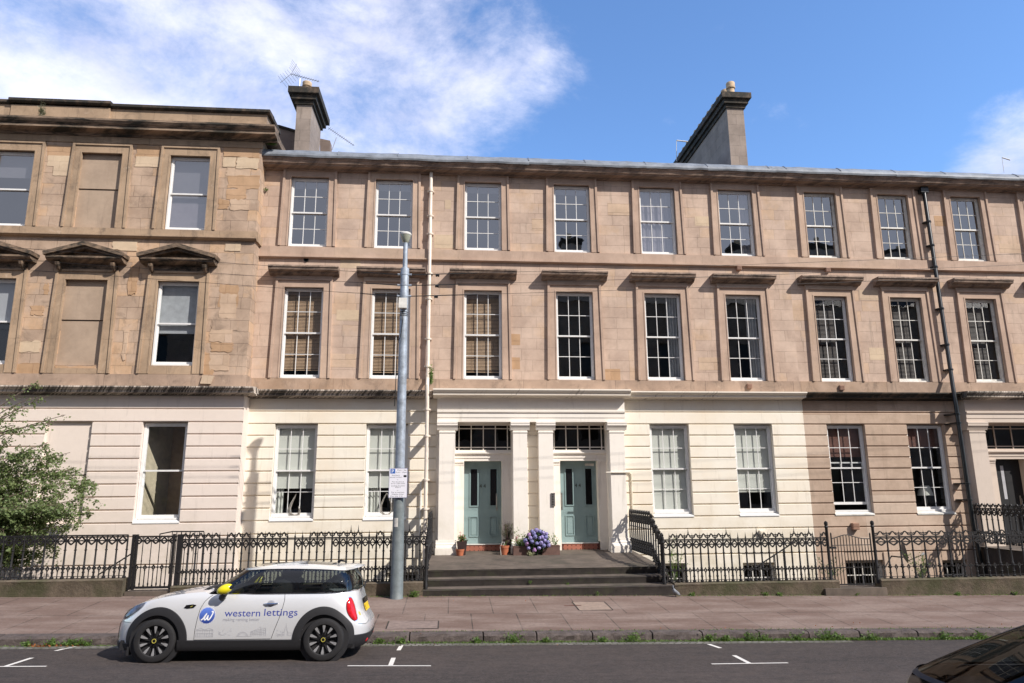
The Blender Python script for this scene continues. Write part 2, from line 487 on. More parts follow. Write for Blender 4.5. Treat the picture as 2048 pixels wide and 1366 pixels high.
mb = MB(); mb.grid([[(x, y, -1.75) for x in (-1200, -200, 0, 200, 1200)] for y in (-1200, -200, 0, 200, 1200)])
struct(mb, 'ground', GROUNDM)
xs = [-60, -30, -20, -14, -10, -6, -3, 0, 3, 6, 10, 14, 20, 30, 60]
mb = MB(); mb.grid([[(x, y, road_z(x, y)) for x in xs] for y in (1.6, 3, 5, 7, 8, 8.6, 9.2, 10, 11, 12, 13.0, KY + .05)])
struct(mb, 'road', ASPH)
mb = MB()
# setts strip fades out to the right as in the photo
mb.grid([[(x, y, road_z(x, y) + .004) for x in [-60, -20, -10, -5, 0, 3, 6, 7.4]] for y in (13.06, KY + .05)])
struct(mb, 'gutter_setts', SETT)
# kerb: rough stones in one run
mb = MB(); rk = random.Random(3); x = -60.0
while x < 60:
    L = rk.uniform(.85, 1.35) if abs(x) < 14 else 6
    j = rk.uniform(-.012, .012)
    rows = []
    nseg = 9 if abs(x) < 14 else 2
    for k in range(nseg + 1):
        xx = x + .012 + (L - .024) * k / nseg
        e = (lambda s: rk.uniform(-s, s)) if nseg > 2 else (lambda s: 0)
        zt = pave_z(xx, KY) + .002; zb = road_z(xx, KY) - .1
        rows.append([(xx, KY + j + e(.012), zb), (xx, KY + j + e(.018), zb + .14), (xx, KY + j + .005 + e(.018), zt - .035 + e(.008)),
                     (xx, KY + j + .035 + e(.01), zt + e(.005)), (xx, KY + .24, zt + .011)])
    mb.grid(rows); mb.face(rows[0]); mb.face(rows[-1])
    x += L
struct(mb, 'kerb', KERBM)
mb = MB(); mb.grid([[(x, y, pave_z(x, y)) for x in xs] for y in (KY + .20, 14.5, 15.7, 16.4, 17.15)])
struct(mb, 'pavement', PAVE)
# opposite kerb and pavement, behind the parked dark car
mb = MB(); mb.grid([[(x, y, z + G(x)) for x in xs] for y, z in ((1.75, -.25), (1.75, .05), (1.4, .06), (-3.2, .16))])
struct(mb, 'near_pavement', PAVE)
# parking bay marks
mb = MB()
def strip(p, q, w):
    p = Vector(p); q = Vector(q); d = (q - p).normalized(); n = Vector((-d.y, d.x, 0)) * w / 2
    L = (q - p).length; k = max(2, int(L / .25)); rows = []
    for i in range(k + 1):
        m = p.lerp(q, i / k)
        rows.append([(m.x - n.x, m.y - n.y, road_z(m.x, m.y - n.y) + .004), (m.x + n.x, m.y + n.y, road_z(m.x, m.y + n.y) + .004)])
    mb.grid(rows)
def rp(px, py):
    z = 0.0
    for _ in range(6):
        p = onz(px, py, z); z = road_z(p.x, p.y)
    return (p.x, p.y, 0)
for a, b, w in (((0, 1333.5), (93, 1333), .055), ((-60, 1334), (0, 1333.5), .055), ((11, 1333), (64, 1316), .07), ((111, 1302), (150, 1293), .07),
                ((695, 1332), (862, 1332), .055), ((781, 1331), (787, 1316), .07), ((797, 1301), (803, 1291), .07),
                ((1423, 1328.3), (1576, 1326), .055), ((1499, 1327), (1468, 1311), .07), ((1441, 1296.5), (1417, 1288.5), .07),
                ((2014, 1282), (1980, 1274), .07)):
    strip(rp(*a), rp(*b), w)
struct(mb, 'road_markings', MARK)
# basement area floors and their side walls
mb = MB(); mb.grid([[(x, y, -1.70) for x in (-22, 0, 22)] for y in (17.2, 20.6)])
struct(mb, 'basement_floor', STEPM)

# ------------------------------------------------------------------ wall builder
def wall(mb, x0, x1, z0, z1, Y, holes, depth=.26):
    """front sheet with rectangular openings and their reveals"""
    X = sorted({x0, x1, *[h[0] for h in holes], *[h[1] for h in holes]})
    Z = sorted({z0, z1, *[h[2] for h in holes], *[h[3] for h in holes]})
    X = [x for x in X if x0 <= x <= x1]; Z = [z for z in Z if z0 <= z <= z1]
    for i in range(len(X) - 1):
        for j in range(len(Z) - 1):
            cx, cz = (X[i] + X[i + 1]) / 2, (Z[j] + Z[j + 1]) / 2
            if any(h[0] < cx < h[1] and h[2] < cz < h[3] for h in holes): continue
            mb.face([(X[i], Y, Z[j]), (X[i + 1], Y, Z[j]), (X[i + 1], Y, Z[j + 1]), (X[i], Y, Z[j + 1])])
    for a, b, c, d in holes:
        y2 = Y + depth
        mb.face([(a, Y, c), (a, y2, c), (a, y2, d), (a, Y, d)]); mb.face([(b, Y, c), (b, y2, c), (b, y2, d), (b, Y, d)])
        mb.face([(a, Y, c), (b, Y, c), (b, y2, c), (a, y2, c)]); mb.face([(a, Y, d), (b, Y, d), (b, y2, d), (a, y2, d)])

LV = [.66, 1.37, 1.725, 2.06, 2.40, 2.735, 3.07, 3.405, 3.735, 4.067, 4.40, 4.757, 5.14]
def rustic(mb, x0, x1, Y, holes, levels=LV, proud=.036, g=.0155):
    """channelled ground-floor masonry: each course stands proud of the wall with a groove between courses"""
    lv = [-1.7] + levels
    for k in range(len(lv) - 1):
        za, zb = lv[k] + g, lv[k + 1] - g
        cuts = [(x0, x1)]
        for h in holes:
            if h[2] < (za + zb) / 2 < h[3]:
                nc = []
                for a, b in cuts:
                    if h[1] <= a or h[0] >= b: nc.append((a, b)); continue
                    if h[0] > a: nc.append((a, h[0]))
                    if h[1] < b: nc.append((h[1], b))
                cuts = nc
        for a, b in cuts:
            c = .012
            f = Y - proud; B = Y + .002
            A = [(a, f, za + c), (b, f, za + c), (b, f, zb - c), (a, f, zb - c)]
            mb.face(A)
            mb.face([(a, f, zb - c), (b, f, zb - c), (b, f + c, zb), (a, f + c, zb)])
            mb.face([(a, f, za + c), (b, f, za + c), (b, f + c, za), (a, f + c, za)])
            mb.face([(a, f + c, zb), (b, f + c, zb), (b, B, zb), (a, B, zb)])
            mb.face([(a, f + c, za), (b, f + c, za), (b, B, za), (a, B, za)])
            for xx in (a, b):
                mb.face([(xx, f, za + c), (xx, f, zb - c), (xx, f + c, zb), (xx, B, zb), (xx, B, za), (xx, f + c, za)])

def trap(cx, w, z0, z1, flare):
    """trapezoid corners: wider at the foot by flare on each side"""
    h = w / 2
    return [(cx - h - flare, z0), (cx + h + flare, z0), (cx + h, z1), (cx - h, z1)]
def frame_ring(mb, inner, outer, y0, y1):
    """open-bottomed surround between two trapezoids (bl, br, tr, tl)"""
    ib, ob = inner, outer
    segs = [(ob[0], ib[0], ib[3], ob[3]), (ib[1], ob[1], ob[2], ib[2]), (ob[3], ib[3], ib[2], ob[2])]
    for q in segs: mb.prism_y([q[0], q[1], q[2], q[3]], y0, y1)

# ------------------------------------------------------------------ sash window
def window(root, cx, w, zb, zt, Y, bars=(3, 2), fm=WHITE, glass=GLASS, meet=None, open_=0.0, flare=0.0, name='window', wside=.044, bt=.0092):
    """sash window whose face plane is Y; returns the window part"""
    mb = MB(); x0, x1 = cx - w / 2, cx + w / 2
    zm = meet if meet else (zb + zt) / 2
    mb.box(x0, x0 + wside, Y, Y + .10, zb, zt); mb.box(x1 - wside, x1, Y, Y + .10, zb, zt)
    mb.box(x0 + wside, x1 - wside, Y, Y + .10, zt - .055, zt); mb.box(x0 + wside, x1 - wside, Y - .03, Y + .10, zb, zb + .05)
    a, b = x0 + wside, x1 - wside
    def sash(za, zc, yy, lo, hi):
        s = .035
        mb.box(a, a + s, yy, yy + .04, za, zc); mb.box(b - s, b, yy, yy + .04, za, zc)
        mb.box(a + s, b - s, yy, yy + .04, za, za + lo); mb.box(a + s, b - s, yy, yy + .04, zc - hi, zc)
        nx, nz = bars
        for i in range(1, nx):
            xx = a + s + (b - a - 2 * s) * i / nx
            mb.box(xx - bt, xx + bt, yy + .008, yy + .032, za + lo, zc - hi)
        for i in range(1, nz):
            zz = za + lo + (zc - za - lo - hi) * i / nz
            mb.box(a + s, b - s, yy + .0105, yy + .0295, zz - bt, zz + bt)
    sash(zm - .02, zt - .055, Y + .02, .045, .035)
    sash(zb + .05 + open_, zm + .022 + open_, Y + .062, .075, .04)
    o = mb.build(name, fm, root)
    g = MB()
    g.face([(a + .03, Y + .045, zm), (b - .03, Y + .045, zm), (b - .03, Y + .045, zt - .08), (a + .03, Y + .045, zt - .08)])
    g.build('pane', glass, o)
    g = MB()
    g.face([(a + .03, Y + .085, zb + .1 + open_), (b - .03, Y + .085, zb + .1 + open_), (b - .03, Y + .085, zm + .01 + open_), (a + .03, Y + .085, zm + .01 + open_)])
    g.build('pane', glass, o)
    return o, a, b
def blind(win, a, b, zt, zb, Y, mat=BLINDW, name='roller_blind'):
    m = MB(); m.box(a - .02, b + .02, Y, Y + .006, zb, zt); m.box(a - .02, b + .02, Y - .008, Y + .012, zb - .025, zb)
    return m.build(name, mat, win)
def slats(win, a, b, zt, zb, Y, mat=SLAT):
    m = MB(); z = zt; k = 0; rr = random.Random(int(a * 100))
    while z > zb:
        dz = .012 + rr.uniform(0, .008)
        m.face([(a, Y, z), (b, Y, z), (b, Y + .018, z + dz + .018), (a, Y + .018, z + dz + .018)])
        z -= .043
    m.box(a, b, Y, Y + .04, zb - .04, zb - .015)
    for f in (.2, .8):
        xx = a + (b - a) * f; m.box(xx - .003, xx + .003, Y - .004, Y, zb, zt)
    return m.build('slatted_blind', mat, win)
def drape(win, a, b, zt, zb, Y, mat=DRAPE, amp=.03, wl_=.11, name='curtain', seed=1):
    rr = random.Random(seed); m = MB(); n = max(8, int((b - a) / .012)); rows = []
    ph = rr.uniform(0, 6)
    for z in [zb + (zt - zb) * i / 6 for i in range(7)]:
        rows.append([(a + (b - a) * k / n, Y + amp * math.sin(ph + 2 * math.pi * (a + (b - a) * k / n) / wl_ + .5 * math.sin(9 * k / n + z * .4)), z) for k in range(n + 1)])
    m.grid(rows); return m.build(name, mat, win, smooth=True)

# ------------------------------------------------------------------ column positions shared by both houses
CX = [-4.39, -1.83, .92, 3.72, 6.48, 9.06, 11.92, 14.43, 16.98, 19.6]
WW = [1.20, 1.20, 1.20, 1.20, 1.21, 1.20, 1.14, 1.12, 1.12, 1.12]
ZW, ZV = (9.735, 12.0), (5.72, 8.475)

def surround(root, cx, w, zb, zt, Y, ow, mat, flare, top_ext):
    mb = MB()
    inner = trap(cx, w - .06, zb, zt - .03, .012)
    mid = trap(cx, w + 2 * ow - .13, zb, zt + top_ext - .06, flare)
    outer = trap(cx, w + 2 * ow, zb, zt + top_ext, flare)
    frame_ring(mb, inner, mid, Y - .05, Y + .02)
    frame_ring(mb, mid, outer, Y - .085, Y + .02)
    # fine bead beside the opening
    ring2 = trap(cx, w + .01, zb, zt + .005, .012)
    frame_ring(mb, inner, ring2, Y - .062, Y - .048)
    return mb.build('window_surround', mat, root)
def hood(root, cx, w, zb, zt, Y, mat=HOODM):
    mb = MB()
    hw = w / 2
    z = zt
    mb.run_x([(Y + .02, z), (Y - .34, z), (Y - .35, z - .05), (Y - .33, z - .06), (Y - .31, z - .13), (Y - .20, z - .15), (Y - .17, z - .20), (Y - .08, z - .245), (Y + .02, z - .245)], cx - hw, cx + hw)
    return mb.build('window_hood', mat, root)
def frieze(root, cx, w, zb, zt, Y, mat):
    mb = MB(); mb.box(cx - w / 2, cx + w / 2, Y - .055, Y + .02, zb, zt); return mb.build('hood_frieze', mat, root)

def upper_floors(root, x0, x1, cols, lay=''):
    holes = []
    for i in cols:
        for (zb, zt) in (ZW, ZV): holes.append((CX[i] - WW[i] / 2, CX[i] + WW[i] / 2, zb, zt))
    mb = MB(); wall(mb, x0, x1, 5.43, 12.25, YF, holes, .24)
    mb.build('upper_wall', SAND, root)
    for i in cols:
        cx, w = CX[i], WW[i]
        surround(root, cx, w, ZW[0], ZW[1], YF, .205, TRIM, .035, .225)
        surround(root, cx, w, ZV[0], ZV[1], YF, .225, TRIM, .045, .235)
        frieze(root, cx, w + .46, ZV[1] + .236, 8.80, YF, TRIM)
        hood(root, cx, 2.03, 0, 9.04, YF)
    # string course under the top windows, eaves course, lead
    mb = MB(); mb.run_x([(YF + .02, 9.72), (YF - .06, 9.715), (YF - .06, 9.42), (YF - .11, 9.41), (YF - .11, 9.372), (YF - .05, 9.35), (YF + .02, 9.35)], x0, x1)
    mb.build('string_course', TRIM, root)
    mb = MB(); mb.run_x([(YF + .02, 5.715), (YF - .05, 5.712), (YF - .05, 5.30), (YF + .02, 5.30)], x0, x1)
    mb.build('base_course', BASE, root)
    mb = MB(); mb.run_x([(YF + .3, 12.49), (YF - .46, 12.47), (YF - .46, 12.42), (YF - .44, 12.41), (YF - .43, 12.37), (YF - .405, 12.355), (YF - .37, 12.27), (YF - .33, 12.255), (YF - .32, 12.225), (YF - .12, 12.215), (YF - .10, 12.17), (YF + .02, 12.16)], x0, x1)
    mb.build('eaves_cornice', CORN, root)
def lead_roof(root, x0, x1, seed):
    rr = random.Random(seed); mb = MB(); x = x0
    while x < x1 - .01:
        L = min(rr.uniform(1.6, 2.6), x1 - x)
        n = 7; rows = []
        for k in range(n + 1):
            xx = x + L * k / n; e = rr.uniform(-.012, .012); e2 = rr.uniform(-.01, .01)
            rows.append([(xx, YF - .475 + e * .3, 12.415 + e), (xx, YF - .49, 12.47 + e * .6), (xx, YF - .46, 12.54 + e2), (xx, YF - .445, 12.555 + e), (xx, YF - .34, 12.665 + e2), (xx, YF - .24, 12.74 + e2), (xx, YF + .12, 12.80 + e2 * .5)])
        mb.grid(rows)
        xx = x + L
        mb.tube([(xx, YF - .455, 12.55), (xx, YF - .34, 12.67), (xx, YF - .24, 12.745), (xx, YF + .12, 12.81)], .016, 6)
        x += L
    r = mb.build('roof', [LEAD], root)
    s = MB(); s.face([(x0, YF + .12, 12.79), (x1, YF + .12, 12.79), (x1, 26, 15.0), (x0, 26, 15.0)]); s.face([(x0, 26, 15.0), (x1, 26, 15.0), (x1, 32, 12.2), (x0, 32, 12.2)])
    for xe in (x0, x1): s.face([(xe, YF + .12, 12.79), (xe, 26, 15.0), (xe, 32, 12.2), (xe, 32, -1.7), (xe, YF + .12, -1.7)])
    s.face([(x0, 32, 12.2), (x1, 32, 12.2), (x1, 32, -1.7), (x0, 32, -1.7)])
    s.build('slate_roof_slope', SLATE, root)
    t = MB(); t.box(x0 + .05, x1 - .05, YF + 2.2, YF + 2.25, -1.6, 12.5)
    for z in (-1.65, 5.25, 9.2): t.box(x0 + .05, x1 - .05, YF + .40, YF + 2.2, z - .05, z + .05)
    t.build('inner_wall', DARKR, root)  # dark back wall added so the rooms behind the panes stay dim
    return r
def chimney(root, x0, x1, y0, y1, z0, z1, npots, mat, cap=.28, potr=.15, capz=.42, poth=.5):
    mb = MB(); mb.box(x0, x1, y0, y1, z0, z1)
    o = mb.build('chimney', mat, root)
    c = MB()
    for k, (e, za, zb) in enumerate(((cap * .25, z1 - .1, z1 + .04), (cap * .6, z1 + .04, z1 + capz * .5), (cap, z1 + capz * .5, z1 + capz))):
        c.box(x0 - e, x1 + e, y0 - e, y1 + e, za, zb)
    c.build('chimney_cap', CORNB, o)
    for k in range(npots):
        yy = y0 + .25 + (y1 - y0 - .5) * (k / max(1, npots - 1))
        xx = (x0 + x1) / 2
        p = MB(); zz = z1 + capz
        p.lathe([(potr * .95, 0), (potr, .04), (potr * .88, .08), (potr * .82, poth * .6), (potr * 1.05, poth * .63), (potr * 1.08, poth * .72), (potr * .98, poth * .75), (potr * 1.05, poth * .95), (potr * .98, poth), (potr * .75, poth), (potr * .72, poth * .7)], (xx, yy, zz), 16)
        p.build('chimney_pot', POTM, o, smooth=True)
    return o
POTM = simple('buff_clay', (.52, .38, .24), .8, 0, .2, 6, dirt=(.2, .15, .1))
CHST = stone('chimney_stone', (.25, .20, .165), (.31, .25, .21), (.16, .13, .11), .62, .42, (.33, .26, .2), .3, .4, .2, .008)
CHSTR = stone('chimney_side_render', (.17, .125, .105), (.21, .16, .13), (.10, .08, .07), 1.2, .45, (.24, .18, .14), .3, .4, .2, .006)

# ================================================================== MIDDLE HOUSE
X0, XB, X2 = -5.76, 10.67, 23.0
mid = thing('tenement_house', 'three storey sandstone house with cream painted ground floor and two teal front doors', 'building', (2.4, YF, .0), 'terraced houses along the street')
upper_floors(mid, X0, XB, range(0, 6))
lead_roof(mid, X0, XB, 5)
GZ = (1.80, 4.40)
gh = [(CX[i] - .60, CX[i] + .60, 1.725, 4.40) for i in (0, 1, 4, 5)]
bh = [(CX[4] - .62, CX[4] + .30, -1.2, .42), (CX[5] - .62, CX[5] + .35, -1.2, .40), (CX[1] + .1, CX[1] + 1.0, -1.2, .30)]
PX0, PX1 = -.42, 5.10            # porch extent
W_L = [(X0, PX0, [h for h in gh[:2]]), (PX1, XB, gh[2:])]
for a, b, hs in W_L:
    mb = MB(); wall(mb, a, b, -1.7, 5.3, YF, hs + [h for h in bh if a < h[0] < b], .24); mb.build('ground_floor_wall', CREAM, mid)
for a, b, hs in W_L:
    mb = MB(); rustic(mb, a, b, YF, hs + [h for h in bh if a < h[0] < b]); mb.build('channelled_masonry', CREAM, mid)
# porch: recess between pilasters
mb = MB()
REC1, REC2 = (.12, 1.78), (2.94, 4.60)
# backing at wall plane around the recesses and pier faces
wall(mb, PX0, PX1, .6, 5.3, YF - .02, [(REC1[0], REC1[1], .6, 4.44), (REC2[0], REC2[1], .6, 4.44)], .012)
mb.build('porch_wall', CREAMW, mid)
mb = MB()
rustic(mb, 2.19, 2.52, YF - .02, [], [.70, 1.05] + LV[1:11], .03)
mb.build('porch_masonry', CREAM, mid)
def pilaster(root, x0, x1, zb, mat=CREAMW):
    m = MB(); yf = YF - .30
    m.box(x0, x1, yf, YF - .008, zb + .3, 4.20)
    # base mouldings
    m.box(x0 - .075, x1 + .075, yf - .075, YF + .02, zb - .1, zb + .13)
    m.run_x([(yf - .07, zb + .13), (yf - .06, zb + .17), (yf - .035, zb + .20), (yf - .035, zb + .24), (yf - .015, zb + .27), (yf - .008, zb + .34), (YF, zb + .34), (YF, zb + .13)], x0 - .06, x1 + .06)
    # capital
    m.box(x0 - .012, x1 + .012, yf - .018, YF + .02, 4.125, 4.16)
    m.run_x([(yf - .01, 4.20), (yf - .03, 4.25), (yf - .06, 4.30), (yf - .085, 4.33), (yf - .085, 4.385), (yf - .095, 4.39), (yf - .095, 4.435), (YF, 4.435), (YF, 4.20)], x0 - .07, x1 + .07)
    return m.build('pilaster', mat, root)
for a, b in ((-.33, .12), (1.78, 2.19), (2.52, 2.94), (4.60, 5.04)): pilaster(mid, a, b, .82)
def entablature(root, a, b, mat, cmat):
    m = MB(); y = YF - .30
    m.run_x([(YF, 4.437), (y, 4.437), (y, 4.56), (y - .015, 4.56), (y - .015, 4.69), (y - .05, 4.71), (y - .055, 4.765), (y, 4.775), (y, 5.13), (YF, 5.13)], a, b)
    m.build('entablature', mat, root)
    m = MB(); y = YF - .30
    m.run_x([(YF + .02, 5.13), (y - .05, 5.13), (y - .09, 5.16), (y - .30, 5.175), (y - .31, 5.24), (y - .34, 5.255), (y - .38, 5.31), (y - .38, 5.35), (y, 5.38), (YF - .04, 5.385)], a - .12, b + .12)
    m.build('porch_cornice', cmat, root)
entablature(mid, PX0 + .02, PX1 - .02, CREAMW, CCORN)
def gcornice(root, a, b, Y, mat, dz=0, proj=.42, name='floor_cornice'):
    m = MB(); y = Y
    m.run_x([(y + .02, 5.13 + dz), (y - .06, 5.13 + dz), (y - .10, 5.16 + dz), (y - proj + .1, 5.175 + dz), (y - proj + .09, 5.235 + dz), (y - proj + .05, 5.25 + dz), (y - proj, 5.30 + dz), (y - proj, 5.335 + dz), (y - .04, 5.37 + dz)], a, b)
    return m.build(name, mat, root)
gcornice(mid, X0 + .0, PX0 - .13, YF, CWEATH)
gcornice(mid, PX1 + .11, XB, YF, CCORN, name='floor_cornice')
# recess interiors
def recess(root, a, b, ia, ib, mat, doorm, flip=1, glassm_=GLASSD, number=True, z_th=.99):
    m = MB(); yb = YF + .55
    # side walls, soffit
    m.face([(a, YF - .008, .6), (a, yb, .6), (a, yb, 4.44), (a, YF - .008, 4.44)]); m.face([(b, YF - .008, .6), (b, yb, .6), (b, yb, 4.44), (b, YF - .008, 4.44)])
    m.face([(a, YF - .008, 4.44), (b, YF - .008, 4.44), (b, yb, 4.44), (a, yb, 4.44)])
    m.build('porch_recess', mat, root)
    # inner piers with little caps, lintel
    m = MB(); yp = YF + .28
    for p, q in ((a, ia), (ib, b)):
        m.box(p, q, yp, yb + .1, .79, 3.22)
        m.box(p - 0, q + 0, yp - .02, yb + .1, 3.26, 3.30); m.box(p, q, yp - .045, yb + .1, 3.30, 3.345); m.box(p, q, yp - .012, yb + .1, 3.22, 3.26)
        m.box(p, q, yp - .03, yb + .1, .79, 1.03)
    m.build('inner_pilasters', mat, root)
    m = MB()
    m.run_x([(yb + .1, 3.347), (yp - .01, 3.347), (yp - .01, 3.43), (yp - .03, 3.43), (yp - .03, 3.52), (yp - .05, 3.53), (yp - .09, 3.56), (yp - .09, 3.60), (yp - .05, 3.625), (yb + .1, 3.625)], a, b)
    m.build('door_lintel', mat, root)
    # transom light
    f = MB(); yt = yp - .02; t = .013
    f.box(a, b, yt, yt + .05, 3.627, 3.665); f.box(a, b, yt, yt + .05, 4.38, 4.44); f.box(a, a + .02, yt, yt + .05, 3.665, 4.38); f.box(b - .02, b, yt, yt + .05, 3.665, 4.38)
    w = b - a
    for k in (.07, .285, .5, .715, .93): xx = a + w * k; f.box(xx - t, xx + t, yt + .01, yt + .04, 3.665, 4.38)
    for zz in (3.74, 4.29): f.box(a + .02, b - .02, yt + .013, yt + .037, zz - t, zz + t)
    tw = f.build('transom_window', mat, root)
    g = MB(); g.face([(a, yt + .045, 3.66), (b, yt + .045, 3.66), (b, yt + .045, 4.4), (a, yt + .045, 4.4)]); g.build('pane', glassm_, tw)
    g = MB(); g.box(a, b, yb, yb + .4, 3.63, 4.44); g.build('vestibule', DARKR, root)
    # threshold riser with tiles
    m = MB(); m.box(ia, ib, yp + .10, yb + .3, .6, z_th - .012)
    return yp, yb
TILE = simple('terracotta_tile', (.36, .13, .085), .5, 0, .12, 10)
TILEB = simple('black_tile', (.02, .018, .02), .4)
TILEW = simple('white_tile', (.7, .68, .64), .4)
def threshold(root, a, b, ia, ib, dots=True, border=False):
    y = YF + .38
    m = MB(); m.box(ia, ib, y, YF + 1.2, .70, .975); o = m.build('tiled_step', TILE, root)
    m = MB()
    n = 9
    for k in range(n):
        xx = ia + (ib - ia) * (k + .5) / n
        for zz in (.825, .925):
            r = .017; m.face([(xx - r, y - .003, zz), (xx, y - .003, zz - r), (xx + r, y - .003, zz), (xx, y - .003, zz + r)])
    if border:
        for xx in (ia + .03, ib - .06):
            for k in range(6):
                for j in range(2):
                    if (k + j) % 2 == 0: m.box(xx + j * .018, xx + j * .018 + .018, y - .004, y, .79 + k * .028, .79 + k * .028 + .028)
    m.build('tile_pattern', TILEB, o)
    m = MB(); m.box(ia, ib, y - .02, YF + 1.2, .976, .995); m.build('tile_edging', TILEW, o)
def door(root, a, b, z0, z1, Y, mat, handle_side, label=None, black=False, plate=False):
    m = MB(); w = b - a
    m.box(a, b, Y, Y + .05, z0, z1)
    mid_ = (a + b) / 2
    m.box(mid_ - .006, mid_ + .006, Y - .004, Y, z0, z1)
    o = m.build('front_door', mat, root)
    if label: o['label'] = label
    gl = MB(); fr = MB()
    if not black:
        lites = ((a + w * .27, .105), (a + w * .79, .105)); pan = (z0 + .22, z0 + .74); lz = (z1 - 1.28, z1 - .22)
    else:
        lites = ((a + w * .27, .14),); pan = (z0 + .15, z0 + .2); lz = (z1 - 1.9, z1 - .35)
    if not black:
        for cx, hw in lites:
            for (p, q, isg) in ((lz[0], lz[1], 1), (pan[0], pan[1], 0)):
                e = .028
                ww = hw + (.0 if isg else .0)
                for bx in ((cx - ww - e, cx - ww, p - e, q + e), (cx + ww, cx + ww + e, p - e, q + e), (cx - ww, cx + ww, p - e, p), (cx - ww, cx + ww, q, q + e)):
                    fr.box(bx[0], bx[1], Y - .022, Y, bx[2], bx[3])
                if isg: gl.box(cx - ww + .015, cx + ww - .015, Y - .006, Y - .003, p + .01, q - .01)
                else: fr.box(cx - ww + .03, cx + ww - .03, Y - .012, Y, p + .03, q - .03)
        fr.build('door_moulding', mat, o); gl.build('door_light', BLACKGL, o)
    h = MB(); hx = b - .14 if handle_side > 0 else a + .07
    h.tube([(hx, Y, z0 + 1.0), (hx, Y - .06, z0 + 1.02), (hx, Y - .06, z0 + 1.33), (hx, Y, z0 + 1.35)], .012, 8)
    h.box(hx - .025, hx + .025, Y - .008, Y, z0 + .93, z0 + 1.42)
    h.build('door_handle', STEEL, o)
    return o
STEEL = simple('worn_steel', (.45, .43, .40), .35, .9, .15, 12)
BLACKGL = simple('black_glass', (.008, .008, .009), .06)
def text_mesh(s, size, align='CENTER', extrude=0.0, shear=0, res=3, spacing=1.0):
    cu = bpy.data.curves.new('t', 'FONT'); cu.body = s; cu.size = size; cu.align_x = align; cu.extrude = extrude; cu.shear = shear
    cu.resolution_u = res; cu.space_character = spacing
    ob = bpy.data.objects.new('t', cu); COL.objects.link(ob)
    bpy.context.view_layer.update()
    me = bpy.data.meshes.new_from_object(ob)
    vs = [v.co.copy() for v in me.vertices]; fs = [tuple(p.vertices) for p in me.polygons]
    bpy.data.objects.remove(ob); bpy.data.curves.remove(cu); bpy.data.meshes.remove(me)
    return vs, fs
def text_to(mb, s, size, fn, **k):
    vs, fs = text_mesh(s, size, **k); i = len(mb.v)
    mb.v += [tuple(fn(v.x, v.y, v.z)) for v in vs]; mb.f += [tuple(i + q for q in f) for f in fs]; mb.mi += [mb.cur] * len(fs)
D1 = (.392, 1.498); D2 = (3.215, 4.345)
recess(mid, REC1[0], REC1[1], D1[0], D1[1], CREAMW, TEAL)
recess(mid, REC2[0], REC2[1], D2[0], D2[1], CREAMW, TEAL)
threshold(mid, *REC1, *D1); threshold(mid, *REC2, *D2, border=True)
YD = YF + .55
d1 = door(mid, D1[0], D1[1], .998, 3.345, YD, TEAL, 1, 'teal front door on the left, handle at its right edge')
d2 = door(mid, D2[0], D2[1], .998, 3.345, YD, TEAL, -1, 'teal front door on the right with a small notice above')
for d, (a, b) in ((d1, D1), (d2, D2)):
    m = MB(); text_to(m, '44', .15, lambda x, y, z: ((a + b) / 2 + .0 + x, YD - .008 - z, 2.58 + y), extrude=.004, spacing=1.5)
    m.build('house_number', simple('dark_brass', (.05, .045, .03), .4, .7), d)
m = MB(); m.box(D2[1] - .33, D2[1] - .06, YD - .012, YD, 3.20, 3.27); m.build('notice_plate', OFFWH, d2)
ent = MB(); ent.box(REC2[0] + .0 - .085, REC2[0] + .03 - .01, YF - .335, YF - .3, 2.05, 2.42)
eo = tag(ent.build('door_entry_panel', STEEL, None, origin=(2.9, YF - .31, 2.05)), 'narrow steel entry buzzer panel on the pilaster left of the right teal door', 'intercom')
m = MB()
for k in range(7): m.box(REC2[0] - .07, REC2[0] - .02, YF - .341, YF - .335, 2.09 + k * .045, 2.11 + k * .045)
m.build('buzzer_buttons', BLACKP, eo)
# platform and steps
plat = thing('entrance_steps', 'three wide worn stone steps and landing before the teal doors', 'steps', (2.3, 17.5, 0))
EX0, EX1 = -.62, 5.22
def ztop(y): return .645 + (y - 17.6) * .05
m = MB(); m.grid([[(x, y, ztop(y)) for x in (EX0, 0, 1.2, 2.4, 3.6, 4.8, EX1)] for y in (17.58, 18.5, 19.5, 20.2, 21.3)])
m.build('landing', STEPM, plat)
rr = random.Random(9)
for k, (y, zt, xe0, xe1) in enumerate(((17.60, .645, EX0, EX1), (17.25, .475, EX0 - .0, EX1 + .05), (16.90, .300, EX0 - .02, EX1 + .13))):
    rows = []; n = 30
    for i in range(n + 1):
        xx = xe0 + (xe1 - xe0) * i / n; e = rr.uniform(-.006, .006); w_ = .012 * math.sin(3 * xx)
        rows.append([(xx, y + .01, zt - .3), (xx, y + e * .6, zt - .05), (xx, y - .012 + e, zt - .028), (xx, y + .004 + e, zt + w_ * .3)])
    m = MB(); m.grid(rows); m.face(rows[0]); m.face(rows[-1])
    so = m.build('step_riser', RISER, plat, smooth=True)
    if k:
        m = MB(); m.grid([[(xe0 + (xe1 - xe0) * i / 8, yy, zt + .002 + (yy - y) * .03) for i in range(9)] for yy in (y + .004, y + .18, y + .36)])
        m.build('tread', STEPM, plat)
m = MB(); m.box(EX0, EX1, 17.62, 20.45, -1.7, .60); m.build('landing_base', RISER, plat)

